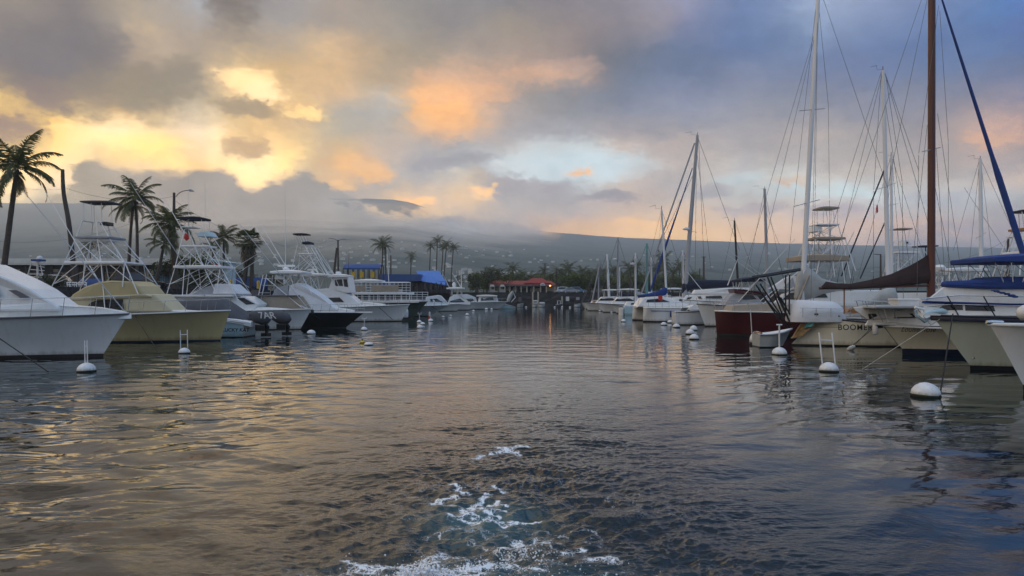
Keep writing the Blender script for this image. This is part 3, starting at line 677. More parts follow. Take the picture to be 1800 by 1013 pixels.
# mountain: long volcano slope, its upper part lost in the cloud
ridge = [(-2500, 375), (-900, 366), (0, 357), (130, 358), (300, 347), (500, 344), (640, 349), (690, 351), (720, 356), (760, 369), (850, 390), (920, 402), (980, 409), (1100, 418), (1310, 426), (1500, 431), (1800, 437), (2600, 448), (4500, 470)]
rx = [p[0] for p in ridge]; ry = [p[1] for p in ridge]
D0, D1 = 440.0, 4300.0
cols = np.concatenate([np.linspace(-2400, -100, 40, endpoint=False), np.linspace(-100, 1900, 260), np.linspace(1900, 4200, 40)[1:]])
rows_ = np.linspace(0, 1, 90) ** 1.5
sl_ = (np.interp(cols, rx, ry))
U_ = (cols - 900) / F
CX = np.zeros((len(rows_) + 1, len(cols))); CY = CX.copy(); CZ = CX.copy()
mr_ = np.random.default_rng(9)
def sm_noise(n, k):
    a = mr_.random(n + 2 * k); return np.convolve(a, np.ones(k) / k, 'same')[k:k + n] - 0.5
jag = sm_noise(len(cols), 3) * 2.2 + sm_noise(len(cols), 9) * 5
gul = np.stack([sm_noise(len(cols), 4) for _ in range(len(rows_))])
for j in range(6): gul[1:] = 0.5 * (gul[1:] + gul[:-1])
for j, s in enumerate(rows_):
    d = D0 + (D1 - D0) * s
    py = sl_ + jag * 0.35
    zr = H + (HY - py) * D1 / F
    CX[j] = U_ * d; CY[j] = d; CZ[j] = 3.2 + (zr - 3.2) * (s ** 1.28) + gul[j] * 22 * min(1, 3 * s) * (1 - s)
CX[-1] = U_ * (D1 + 900); CY[-1] = D1 + 900; CZ[-1] = 3.2
mm = bpy.data.materials.new('mountain_forest'); mm.use_nodes = True
t_ = mm.node_tree; n_ = t_.nodes; l_ = t_.links; b_ = n_["Principled BSDF"]; b_.inputs['Roughness'].default_value = 1.0; b_.inputs['Specular IOR Level'].default_value = 0
geo = n_.new('ShaderNodeNewGeometry')
def mn(scale, det, st=(1, 1, 1)):
    mp = n_.new('ShaderNodeMapping'); mp.inputs['Scale'].default_value = st; l_.new(geo.outputs['Position'], mp.inputs[0])
    z = n_.new('ShaderNodeTexNoise'); z.inputs['Scale'].default_value = scale; z.inputs['Detail'].default_value = det; l_.new(mp.outputs[0], z.inputs['Vector']); return z.outputs[0]
cr = n_.new('ShaderNodeValToRGB'); l_.new(mn(0.012, 8, (1, 0.6, 1)), cr.inputs[0])
for e_, p_, c_ in zip(cr.color_ramp.elements, (0.35, 0.68), ((0.05, 0.068, 0.06, 1), (0.12, 0.135, 0.115, 1))): e_.position = p_; e_.color = c_
l_.new(cr.outputs[0], b_.inputs['Base Color'])
# cloud base: above a wavering height the slope is inside the cloud
spz = n_.new('ShaderNodeSeparateXYZ'); l_.new(geo.outputs['Position'], spz.inputs[0])
def mm_(op, a, b=None, clamp=False):
    z = n_.new('ShaderNodeMath'); z.operation = op; z.use_clamp = clamp
    for k, v in enumerate((a, b)):
        if v is None: continue
        if isinstance(v, (int, float)): z.inputs[k].default_value = v
        else: l_.new(v, z.inputs[k])
    return z.outputs[0]
cbx = n_.new('ShaderNodeMapRange'); l_.new(spz.outputs[0], cbx.inputs[0]); cbx.inputs[1].default_value = -3500; cbx.inputs[2].default_value = 1200; cbx.inputs[3].default_value = 0; cbx.inputs[4].default_value = 1
CB = [(-3500, 260), (-2400, 230), (-1600, 190), (-1000, 180), (-600, 180), (-300, 190), (-60, 225), (120, 290), (260, 380), (420, 600), (1200, 900)]
cbr = n_.new('ShaderNodeValToRGB'); l_.new(cbx.outputs[0], cbr.inputs[0])
while len(cbr.color_ramp.elements) < len(CB): cbr.color_ramp.elements.new(0.5)
for e_, (x_, z_) in zip(cbr.color_ramp.elements, CB): e_.position = (x_ + 3500) / 4700; e_.color = (z_ / 1000,) * 3 + (1,)
base = mm_('ADD', mm_('MULTIPLY', cbr.outputs[0], 1000), mm_('MULTIPLY', mm_('SUBTRACT', mn(0.004, 6, (1, 1, 2)), 0.5), 190))
fade = n_.new('ShaderNodeMapRange'); fade.interpolation_type = 'SMOOTHSTEP'; l_.new(mm_('SUBTRACT', spz.outputs[2], base), fade.inputs[0]); fade.inputs[1].default_value = -170; fade.inputs[2].default_value = 100
# the bare summit shows through a hole in the cloud
pk = n_.new('ShaderNodeMapRange'); pk.interpolation_type = 'SMOOTHSTEP'
pd = mm_('ADD', mm_('ABSOLUTE', mm_('DIVIDE', mm_('ADD', spz.outputs[0], 655), 290)), mm_('ABSOLUTE', mm_('DIVIDE', mm_('SUBTRACT', spz.outputs[2], 540), 62)))
l_.new(mm_('ADD', pd, mm_('MULTIPLY', mm_('SUBTRACT', mn(0.012, 5), 0.5), 3.0)), pk.inputs[0]); pk.inputs[1].default_value = 0.55; pk.inputs[2].default_value = 1.25; pk.inputs[3].default_value = 0.2
lf = n_.new('ShaderNodeMapRange'); lf.interpolation_type = 'SMOOTHSTEP'; l_.new(mm_('ADD', spz.outputs[0], mm_('MULTIPLY', spz.outputs[1], 0.60)), lf.inputs[0]); lf.inputs[1].default_value = -160; lf.inputs[2].default_value = 420
fd = mm_('MULTIPLY', mm_('MULTIPLY', fade.outputs[0], pk.outputs[0]), mm_('MAXIMUM', lf.outputs[0], 0.4))
tr_ = n_.new('ShaderNodeBsdfTransparent'); mxs = n_.new('ShaderNodeMixShader'); l_.new(fd, mxs.inputs[0]); l_.new(b_.outputs[0], mxs.inputs[1]); l_.new(tr_.outputs[0], mxs.inputs[2])
l_.new(mxs.outputs[0], n_["Material Output"].inputs[0])
me = grid_mesh('mountain', CX, CY, CZ, [mm])
o = bpy.data.objects.new('mountain', me); COL.objects.link(o); o['kind'] = 'structure'
def ground_z(x, d):
    s = max(0.0, (d - D0) / (D1 - D0)); px = 900 + F * x / d
    zr = H + (HY - np.interp(px, rx, ry)) * D1 / F
    return 3.2 + (zr - 3.2) * s ** 1.28

# haze: the air between here and the mountain
hm = bpy.data.materials.new('haze_air'); hm.use_nodes = True
n_ = hm.node_tree.nodes; n_.remove(n_["Principled BSDF"])
pv = n_.new('ShaderNodeVolumePrincipled'); pv.inputs['Color'].default_value = (0.84, 0.93, 1.0, 1); pv.inputs['Anisotropy'].default_value = 0.3; pv.inputs['Density'].default_value = HAZE
hm.node_tree.links.new(pv.outputs[0], n_["Material Output"].inputs['Volume'])
b = MB(); b.box(-AIR_SIDE, AIR_SIDE, -60, AIR_FAR, -2, AIR_TOP)
o = b.build('haze', hm); o['kind'] = 'stuff'

# houses scattered over the slope
b = MB(); b.box(-5, 5, -4, 4, -3, 3.2); hs = b.build('wall', 'house_pale')
r_ = MB(); r_.prism([(-5.6, 3.2), (5.6, 3.2), (2.5, 5.6), (-2.5, 5.6)], -4.6, 4.6, wy=lambda x, z: 0 if z < 4 else 3.0); rf_ = r_.build('roof', 'house_roof')
h0 = thing('house', 'small pale house among the trees of the hazy mountain slope', 'house', (0, 0, 0), 'houses scattered on the mountain slope')
hs.parent = h0; rf_.parent = h0
hr = random.Random(21); first = True
spots = []
for k in range(280):
    u = hr.random()
    if u < 0.30: px = hr.gauss(905, 60); d = hr.uniform(560, 900)
    elif u < 0.62: px = hr.gauss(760, 110); d = hr.uniform(600, 2000)
    elif u < 0.82: px = hr.uniform(40, 700); d = hr.uniform(900, 2700)
    else: px = hr.uniform(900, 1800); d = hr.uniform(800, 2800)
    spots.append((px, d))
for px, d in spots:
    x = X_(px, d)
    if ground_z(x, d) > 125: d = 0.5 * d; x = X_(px, d)
    if ground_z(x, d) > 150: continue
    hh = h0 if first else copy_tree(h0); first = False
    hh.location = (x, d, float(ground_z(x, d)) + 2.0); hh.rotation_euler = (0, 0, hr.uniform(-0.8, 0.8)); s = hr.uniform(0.22, 0.52) * (0.6 + min(d, 2000) / 3000); hh.scale = (s * hr.uniform(0.8, 1.7), s, s * 0.85)

# ------------------------------------------------------------------ boat builders
HULLS = {}
class Hull:
    def __init__(s, T, tip, rake, dirn, Ln, beam, zmid, zaft, top='gelcoat', bot='antifoul', deck='deck_white', yaw=0.0, boot=0.10,
                 flare=1.7, stemcurve=1.0, full=0.5, wl=0.9, railm='rub', tuck=0.0, sternw=0.92, names=('hull', 'bottom_paint', 'deck', 'rub_rail')):
        s.T, s.L, s.B = T, Ln, beam
        HULLS[T.name] = s if beam > 2.5 else None
        s.f = Vector((dirn * math.cos(R(yaw)), math.sin(R(yaw)), 0)); s.lat = Vector((-s.f.y, s.f.x, 0))
        s.o = Vector((tip[0], tip[1], 0)); s.zt, s.zm, s.za = tip[2], zmid, zaft; s.full = full; s.rake = rake; s.sternw = sternw
        NS = 30; ts = [(i / NS) ** 1.5 for i in range(NS + 1)]
        zlow = boot
        us = [0, .12, .25, .4, .55, .7, .85, 1.0]
        def hw(t): return s.B / 2 * wl * math.sin(math.pi / 2 * min(t / (full + .14), 1)) ** 1.15 * (1 - (1 - sternw) * t ** 3)
        def hb(t, u): a, c = s.hs(t), hw(t); return c + (a - c) * (1 - u) ** flare
        def sx(u): return rake * (u ** stemcurve) if u <= 1 else rake + 0.6 * (u - 1)
        def pt(t, u, sd):
            x0 = sx(u); x1 = Ln + tuck * u
            x = x0 + (x1 - x0) * t; z = s.zs(t) + (zlow - s.zs(t)) * u
            return s.p(x, sd * hb(t, u), z)
        m = MB()
        for sd in (1, -1):
            V = [pt(t, u, sd) for u in us for t in ts]; n = NS + 1
            Fc = [(r * n + i, r * n + i + 1, (r + 1) * n + i + 1, (r + 1) * n + i) for r in range(len(us) - 1) for i in range(NS)]
            m.add(V, Fc)
        V = [pt(1, u, 1) for u in us] + [pt(1, u, -1) for u in us]; k = len(us)
        m.add(V, [(i, i + 1, k + i + 1, k + i) for i in range(k - 1)])
        m.build(names[0], top, T, smooth=40)
        m = MB()
        lv = [(1.0, zlow, 1.0), (1.02, -0.05, 0.97), (1.3, -0.35, 0.7), (1.9, -0.6, 0.08)]
        for sd in (1, -1):
            V = []
            for (u, z, w) in lv:
                for t in ts:
                    x = sx(u) + (Ln + tuck - sx(u)) * t; V.append(s.p(x, sd * hb(t, 1) * w, z))
            n = NS + 1
            m.add(V, [(r * n + i, r * n + i + 1, (r + 1) * n + i + 1, (r + 1) * n + i) for r in range(3) for i in range(NS)])
        V = [s.p(Ln + tuck, sd * hb(1, 1) * w, z) for sd in (1, -1) for (u, z, w) in lv]
        m.add(V, [(i, i + 1, 4 + i + 1, 4 + i) for i in range(3)])
        m.build(names[1], bot, T, smooth=40)
        m = MB(); V = []
        for t in ts:
            a = s.hs(t) * 0.985
            for q in (-1, -.5, 0, .5, 1): V.append(s.p(0.03 + (Ln - 0.03) * t, a * q, s.zs(t) - 0.012 + 0.05 * (1 - q * q) * min(1, t * 6)))
        m.add(V, [(i * 5 + j, i * 5 + j + 1, (i + 1) * 5 + j + 1, (i + 1) * 5 + j) for i in range(NS) for j in range(4)])
        m.build(names[2], deck, T, smooth=50)
        m = MB()
        line = s.sheer(1.0, 0.0, -1, 40, 0.015, -0.03) + s.sheer(0.0, 1.0, 1, 40, 0.015, -0.03)[1:]
        m.tube(line, 0.045, 6); m.build(names[3], railm, T, smooth=60)
    def p(s, x, y, z): v = s.o - s.f * x + s.lat * y; return Vector((v.x, v.y, z))
    def hs(s, t): return s.B / 2 * math.sin(math.pi / 2 * min(max(t, 0) / s.full, 1)) ** 0.82 * (1 - (1 - s.sternw) * t ** 3)
    def zs(s, t): return s.zt * (t - .5) * (t - 1) / .5 + s.zm * t * (t - 1) / -.25 + s.za * t * (t - .5) / .5
    def sheer(s, t0, t1, sd, n=16, out=0.0, dz=0.0):
        return [s.p(s.L * t, sd * (s.hs(t) + out), s.zs(t) + dz) for t in [t0 + (t1 - t0) * i / n for i in range(n + 1)]]
    def x_at(s, wx): return (wx - s.o.x) / (-s.f.x)       # distance aft of the tip for a world x
    def rail(s, t1=0.45, h=0.62, n=6, r=0.016, m='steel', mid=False, lean=0.10, t0=0.005, name='bow_rail'):
        b = MB(); L_ = s.sheer(t1, t0, -1, 18, -0.08, 0) + s.sheer(t0, t1, 1, 18, -0.08, 0)[1:]
        def up(q, k=1.0): return q + Vector((0, 0, h * k)) + s.f * lean * k
        b.tube([up(q) for q in L_], r, 6)
        if mid: b.tube([up(q, .5) for q in L_], r * .7, 5)
        for i in range(n):
            for sd in (-1, 1):
                t = t0 + (t1 - t0) * i / (n - 1); q = s.sheer(t, t, sd, 1, -0.08, 0)[0]; b.bar(q, up(q), r)
        return b.build(name, m, s.T, smooth=60)
    def stripe(s, z0, z1, t0, t1, m, name='boot_stripe'): pass

def poly(pts, d): return [(X_(a, d), Z_(b, d)) for a, b in pts]
class House:
    """superstructure: a side outline given on the near plane, swept across the beam with some tumblehome"""
    def __init__(s, T, name, pts, d, w, m, taper=0.16, bevel=0.05, zref=None, raw=False):
        s.T, s.d, s.w = T, d, w; s.pl = pts if raw else poly(pts, d - w)
        zz = [q[1] for q in s.pl]; s.z0 = zref if zref is not None else min(zz); s.k = taper
        dense = []
        for (xa, za), (xb, zb) in zip(s.pl, s.pl[1:] + s.pl[:1]):
            nn = max(1, int(abs(xb - xa) / 0.5))
            dense += [(xa + (xb - xa) * i / nn, za + (zb - za) * i / nn) for i in range(nn)]
        s.pl = dense
        m_ = MB(); m_.prism(s.pl, d - w, d + w, wy=s.ins); s.ob = m_.build(name, m, T, bevel=bevel)
    def ins(s, x, z):
        h = HULLS.get(s.T.name); w = s.w
        if h is not None: w = min(w, max(0.08, 0.74 * h.hs(min(max(h.x_at(x) / h.L, 0.0), 1.0))))   # stay inside the deck edge toward the bow
        return s.w - w + max(0.0, (z - s.z0)) * s.k
    def window(s, pts, m='glass', name='window', both=True, proud=0.012, raw=False):
        pl = pts if raw else poly(pts, s.d - s.w)
        for sd in ((-1, 1) if both else (-1,)):
            b = MB(); n = len(pl); vs = []
            for pr in (proud, -0.02):
                for x, z in pl: vs.append((x, s.d + sd * (s.w - s.ins(x, z) + pr), z))
            fs = [tuple(range(n)), tuple(range(2 * n - 1, n - 1, -1))] + [(k, n + k, n + (k + 1) % n, (k + 1) % n) for k in range(n)]
            b.add(vs, fs); b.build(name, m, s.T)
def tower(T, d, legs, w0, w1, plates=(), rungs=(), braces=(), name='tower_frame', m='alu', r=0.028, n=6):
    """legs: [(bottom px,py),(top px,py)] on both sides; half-width goes from w0 at the foot to w1 at the top"""
    ys = [q[1] for lg in legs for q in lg]; yb, yt = max(ys), min(ys)
    def wd(py): return w1 + (w0 - w1) * (py - yt) / (yb - yt)
    def pt(q, sd): v = P_(q[0], q[1], d); return Vector((v.x, d + sd * wd(q[1]), v.z))
    b = MB()
    for lg in legs:
        for sd in (-1, 1):
            b.tube([pt(q, sd) for q in lg], r, n)
            if name.endswith('posts'): b.build(name[:-1], m, T, smooth=60); b = MB()
    if name.endswith('frame') and not rungs: rungs = [lg[-1] for lg in legs]; braces = list(braces) + [(a[-1], c[-1]) for a, c in zip(legs[:-1], legs[1:])]
    if name.endswith('posts') and not braces and not rungs: return wd
    for a, c in braces:
        for sd in (-1, 1): b.bar(pt(a, sd), pt(c, sd), r * .75, n)
        b.bar(pt(a, -1), pt(c, 1), r * .6, 5)
    for q in rungs: b.bar(pt(q, -1), pt(q, 1), r * .8, n)
    b.build('brace' if name.endswith('posts') else name, m, T, smooth=60)
    return wd
def slab(T, name, x0, x1, py0, py1, d, w, m, bevel=0.03, camber=0.0):
    """horizontal plate seen edge-on: canopy, hardtop, platform"""
    a, c = X_(x0, d), X_(x1, d); z1, z0 = Z_(py0, d), Z_(py1, d)
    b = MB(); nn = 8; rings = []
    for i in range(nn + 1):
        t = i / nn; x = a + (c - a) * t; e = camber * (1 - (2 * t - 1) ** 2)
        rings.append([(x, d - w, z0), (x, d - w, z1 + e * .4), (x, d - w * .5, z1 + e), (x, d + w * .5, z1 + e), (x, d + w, z1 + e * .4), (x, d + w, z0)])
    b.loft(rings); return b.build(name, m, T, smooth=30, bevel=bevel)
def pole(T, name, a, c, da, dc, r=0.02, m='alu', taper=0.5, n=6):
    b = MB(); p0, p1 = P_(a[0], a[1], da), P_(c[0], c[1], dc)
    b.tube([p0, p0.lerp(p1, .5), p1], [r, r * (1 + taper) / 2, r * taper], n); return b.build(name, m, T, smooth=60)
def ladder(T, d, x0, y0, x1, y1, w=6, k=6, m='alu', name='ladder', y=0.0):
    b = MB()
    for e in (-w / 2, w / 2): b.bar(P_(x0 + e, y0, d + y), P_(x1 + e, y1, d + y), 0.02)
    for i in range(k):
        t = (i + .5) / k; xx, yy = x0 + (x1 - x0) * t, y0 + (y1 - y0) * t
        b.bar(P_(xx - w / 2, yy, d + y), P_(xx + w / 2, yy, d + y), 0.016)
    b.build(name, m, T, smooth=60)
def text(T, s, loc, size, m='letter', bold=0.0, shear=0.0, rz=0.0, spacing=1.0, name='lettering', ext=0.004, rx=90):
    c = bpy.data.curves.new(name, 'FONT'); c.body = s; c.size = size; c.offset = bold; c.shear = shear; c.extrude = ext
    c.align_x = 'CENTER'; c.align_y = 'CENTER'; c.space_character = spacing; c.materials.append(M[m])
    tmp = bpy.data.objects.new(name, c); COL.objects.link(tmp)
    dg = bpy.context.evaluated_depsgraph_get(); me = bpy.data.meshes.new_from_object(tmp.evaluated_get(dg))
    bpy.data.objects.remove(tmp)
    o = bpy.data.objects.new(name, me); COL.objects.link(o)
    o.rotation_euler = (R(rx), 0, rz); o.location = Vector(loc) - (parent_loc(T) if T is not None else Vector((0, 0, 0)))
    if T is not None: o.parent = T
    return o
def boat(name, label, cat, stem, d=None, group=None):
    d = d or DW(stem[1]); return thing(name, label, cat, (X_(stem[0], d), d, 0), group)

GL, GR = 'fishing boats moored along the left quay', 'boats moored along the right side'

# ---- nearest left boat: white sport fisher, only its bow half in the frame
D = 33.4; T = boat('motor_yacht', 'white motor yacht nearest on the left with a sloped cabin front and dark waterline', 'yacht', (182, 628), D, GL)
hA = Hull(T, P_(227, 551, D), 1.15, 1, 14, 4.4, 1.78, 1.62, boot=0.16, flare=1.5, full=0.6)
hA.rail(0.42, 0.78, 6, mid=False)
House(T, 'cabin_trunk', [(-260, 566), (-260, 524), (60, 536), (140, 541), (185, 547), (205, 552), (205, 562)], D, 1.25, 'gelcoat', 0.25)
hc = House(T, 'cabin', [(-300, 545), (-300, 440), (-60, 462), (8, 492), (40, 508), (72, 530), (88, 541), (88, 548)], D, 1.5, 'gelcoat', 0.18, bevel=0.12)
hc.window([(5, 510), (17, 510), (41, 523), (26, 524)], 'rub', 'hatch', proud=0.03)
hc.window([(-150, 500), (-20, 500), (-8, 520), (-150, 524)])
pole(T, 'mooring_line', (-30, 575), (85, 654), D - 2.2, DW(656), 0.022, 'rope_dark', 1.0)

# ---- khaki sport fisher with a tuna tower
D = 45.0; T = boat('sport_fishing_boat', 'khaki yellow sport fishing boat with white tuna tower and curved cabin window', 'fishing boat', (388, 600), D, GL)
hB = Hull(T, P_(405, 545, D), 0.6, 1, 14, 4.4, 1.66, 1.45, top='khaki', bot='navy_paint', deck='deck_white', boot=0.10, railm='deck_white', full=0.55)
hB.rail(0.40, 0.68, 6)
House(T, 'cabin_trunk', [(150, 552), (150, 530), (250, 540), (300, 546), (350, 549), (350, 552)], D, 1.2, 'deck_white', 0.3)
hc = House(T, 'cabin', [(108, 548), (108, 527), (170, 519), (262, 517), (294, 548)], D, 1.75, 'khaki_light', 0.10, bevel=0.08)
hc.window([(149, 541), (156, 532), (168, 528), (211, 526), (213, 545), (150, 545)])
hc.window([(216, 526), (232, 524), (240, 545), (218, 545)], 'khaki_light')
House(T, 'flybridge', [(118, 527), (124, 518), (145, 504), (172, 495), (192, 493), (222, 494), (238, 503), (250, 518), (247, 524)], D, 1.7, 'khaki', 0.12, bevel=0.1)
House(T, 'flybridge_cover', [(193, 493), (206, 478), (220, 480), (228, 493)], D, 1.0, 'canvas_grey', 0.3, bevel=0.1)
House(T, 'flybridge_brow', [(104, 529), (104, 525), (246, 517), (256, 520), (256, 523)], D, 1.95, 'khaki_light', 0.0)
tower(T, D, [[(110, 524), (133, 463), (146, 424), (154, 390)], [(212, 540), (196, 463), (184, 420), (180, 392)], [(266, 518), (237, 464), (207, 424), (186, 392)], [(170, 500), (168, 463)], [(236, 464), (238, 505)]], 1.75, 0.55,
      rungs=[(154, 390), (180, 392), (146, 424), (207, 424), (133, 463), (237, 464), (196, 463)],
      braces=[((133, 463), (176, 424)), ((196, 463), (150, 424)), ((237, 464), (186, 424)), ((120, 500), (160, 463)), ((250, 495), (206, 463)), ((196, 463), (160, 500)), ((133, 463), (237, 464)), ((146, 424), (207, 424))], r=0.033)
slab(T, 'upper_canopy', 153, 203, 356, 358.5, D, 0.8, 'canvas_grey', camber=0.05)
slab(T, 'lower_canopy', 147, 208, 417.5, 421, D, 0.95, 'screen', camber=0.05)
slab(T, 'tower_platform', 134, 236, 461.5, 465.5, D, 1.25, 'white_paint', camber=0.06)
slab(T, 'control_pod', 182, 194, 391, 397, D, 0.4, 'plastic_black')
tower(T, D, [[(157, 390), (156, 358)], [(170, 390), (169, 358)], [(188, 392), (187, 358)]], 0.55, 0.55, rungs=[(157, 390), (188, 392)], name='canopy_posts', r=0.02)
ladder(T, D, 167, 470, 164, 420, 10, 6)
pole(T, 'outrigger', (226, 556), (41, 336), D - 1.9, D - 5.5, 0.035); pole(T, 'outrigger', (180, 505), (80, 338), D + 1.9, D + 5, 0.033)
pole(T, 'mooring_line', (236, 553), (280, 622), D - 1.5, DW(624), 0.02, 'rope_dark', 1.0)

# ---- small boat under a grey cover, stern to the channel, outboards tilted
D = 50.0; T = thing('outboard_cruiser', 'pale blue cruiser under a grey canvas cover with two covered outboards at its stern', 'motorboat', (X_(455, D), D, 0), GL)
hC = Hull(T, P_(205, 568, D), 0.6, -1, 9.1, 2.9, 1.35, 1.02, top='pale_blue', bot='antifoul', boot=0.07, tuck=-0.15, sternw=0.95, railm='gelcoat')
sc_ = MB(); xa, xb = X_(395, D), X_(453, D)
rr = []
for i in range(10):
    t = i / 9; x = xa + (xb - xa) * t; zt_ = 1.30 - 0.28 * t ** 2.2; w = 1.42 - 0.14 * t ** 3
    rr.append([(x, D - w - .02, zt_ - .22 - .1 * t), (x, D - w - .03, zt_ - .05), (x, D - w + .12, zt_ + .03), (x, D + w - .12, zt_ + .03), (x, D + w + .03, zt_ - .05), (x, D + w + .02, zt_ - .22 - .1 * t)])
sc_.loft(rr); sc_.build('gunwale', 'gelcoat', T, smooth=50)
cvr = MB(); rr = []
prof = [(235, 556, 1.35), (262, 540, 1.4), (300, 530, 1.42), (330, 526, 1.42), (362, 523, 1.42), (390, 523, 1.4), (402, 529, 1.38), (420, 541, 1.36), (440, 556, 1.3), (449, 564, 1.25)]
for px, py, w in prof:
    x = X_(px, D); z = Z_(py, D) ; zb = max(1.12, z - 1.6) if px < 400 else 1.02 + 0.1 * (450 - px) / 50
    zb = min(zb, z - 0.05)
    rr.append([(x, D - w, zb), (x, D - w * .97, zb + (z - zb) * .35), (x, D - w * .72, zb + (z - zb) * .8), (x, D - w * .25, z), (x, D + w * .25, z), (x, D + w * .72, zb + (z - zb) * .8), (x, D + w * .97, zb + (z - zb) * .35), (x, D + w, zb)])
cvr.loft(rr); cvr.build('canvas_cover', 'canvas_grey', T, smooth=60)
for k, (px, py, dy) in enumerate(((462, 556, -0.75), (486, 557, 0.75))):
    b = MB(); x = X_(px, D); rr = []
    for t, hh, w in ((-.62, .12, .16), (-.5, .3, .24), (-.15, .45, .3), (.25, .46, .3), (.62, .3, .27), (.74, .1, .2)):
        c = Vector((x + t, D + dy, Z_(py, D) - 0.22 * t - .05)); rr.append([c + Vector((0.1 * math.sin(a) * hh, w * math.cos(a), hh * math.sin(a))) for a in [2 * math.pi * j / 10 for j in range(10)]])
    b.loft(rr); eng = b.build('engine_cover', 'canvas_grey', T, smooth=60)
    b = MB(); q = Vector((x + .35, D + dy, Z_(py, D) - .35)); b.tube([q, q + Vector((.22, 0, -.35)), q + Vector((.1, 0, -.95))], [.17, .14, .10], 8)
    b.box(q.x - .22, q.x + .45, D + dy - .03, D + dy + .03, .05, .28); b.build('outboard_leg', 'plastic_black', T, smooth=50)
    b = MB(); b.box(q.x - .55, q.x + .1, D + dy - .22, D + dy + .22, .45, .85); b.build('engine_bracket', 'plastic_black', T, bevel=.05)
text(T, 'LUCKY KAT', (X_(414, D - 1.5), D - 1.50, Z_(580.5, D - 1.5)), 0.33, bold=0.006, shear=0.12)
text(T, '• • •', (X_(415, D - 1.5), D - 1.50, Z_(585.5, D - 1.5)), 0.2)
text(T, '7AR', (X_(471, D - 1.1), D - 1.09, Z_(555, D - 1.1)), 0.62, 'letter_white', bold=0.004, shear=-0.35, name='emblem')

# ---- white tower boat: tall tuna tower with navy canopy
D = 60.0; T = boat('sport_fishing_boat', 'white sport fishing boat with a tall pipe tower under a navy canopy', 'fishing boat', (527, 580), D, GL)
hD = Hull(T, P_(548, 543, D), 0.9, 1, 15, 4.6, 1.55, 1.4, boot=0.08, full=0.6, railm='deck_white')
House(T, 'cabin_trunk', [(400, 548), (400, 534), (440, 540), (490, 543), (510, 545), (510, 550)], D, 1.3, 'deck_white', 0.3)
hc = House(T, 'cabin', [(266, 548), (266, 527), (300, 522), (425, 521), (448, 535), (440, 548)], D, 1.9, 'gelcoat', 0.08, bevel=0.06)
hc.window([(412, 524), (424, 524), (443, 535), (428, 536)])
House(T, 'flybridge_cover', [(288, 522), (330, 517), (372, 500), (396, 500), (416, 516), (420, 522)], D, 1.75, 'screen', 0.25, bevel=0.1)
House(T, 'cover_panel', [(372, 517), (374, 499), (397, 499), (417, 517)], D, 1.80, 'canvas_white', 0.25, bevel=0.05)
slab(T, 'flybridge_brow', 303, 424, 518.5, 522, D, 2.0, 'white_paint')
tower(T, D, [[(311, 518), (321, 471), (326, 435), (331, 405)], [(393, 512), (360, 452), (338, 408)], [(435, 530), (400, 471), (382, 440), (366, 414)], [(338, 520), (337, 471)], [(396, 515), (398, 472)]], 1.9, 0.7,
      rungs=[(331, 405), (326, 435), (372, 435), (321, 471), (400, 471), (366, 414)],
      braces=[((321, 471), (352, 435)), ((372, 471), (332, 435)), ((400, 471), (362, 435)), ((315, 500), (370, 471)), ((425, 505), (370, 471)), ((350, 518), (392, 471)), ((372, 471), (378, 438))], r=0.034)
slab(T, 'tower_platform', 319, 402, 468.5, 472.5, D, 1.5, 'white_paint', camber=0.08)
slab(T, 'upper_platform', 326, 373, 432.5, 435.5, D, 1.0, 'white_paint')
slab(T, 'canopy', 321, 363, 384, 387.5, D, 0.95, 'canvas_navy', camber=0.12)
slab(T, 'canopy_frame', 325, 345, 399.5, 401.5, D, 0.8, 'white_paint')
House(T, 'control_box', [(346, 416), (349, 408), (366, 407), (372, 416)], D, 0.7, 'pale_blue', 0.1)
tower(T, D, [[(325, 404), (323, 387)], [(334, 404), (331, 393), (340, 387)], [(362, 412), (361, 387)]], 0.75, 0.75, name='canopy_posts', r=0.022)
ladder(T, D, 349, 472, 348, 437, 9, 6)
pole(T, 'antenna', (332, 406), (331, 309), D, D, 0.02, 'white_paint', 0.5); pole(T, 'antenna', (362, 408), (360, 316), D, D, 0.018, 'white_paint', 0.5)
pole(T, 'outrigger', (360, 520), (229, 321), D - 2, D - 7, 0.04); pole(T, 'outrigger', (330, 420), (281, 336), D + 2, D + 5, 0.035)
pole(T, 'outrigger', (330, 522), (452, 447), D - 2, D - 1, 0.028); pole(T, 'outrigger', (370, 510), (462, 452), D + 1, D + 2, 0.028)
b = MB()
for j in range(3): b.bar(P_(418, 512 + 0, D - 1.2), P_(402 - 0, 524, D - 1.2), 0.02)
b.tube([P_(408, 520, D - 1), P_(421, 512, D - 1), P_(430, 522, D - 1), P_(412, 530, D - 1)], 0.022); b.build('hand_rail', 'alu', T)
flag = MB(); flag.add([P_(325, 410, D - .9), P_(331, 412, D - .95), P_(333, 420, D - .9), P_(328, 424, D - .85), P_(323, 419, D - .92)], [(0, 1, 2, 3, 4)])
o = flag.build('flag', 'red', T); o.modifiers.new('solid', 'SOLIDIFY').thickness = 0.01

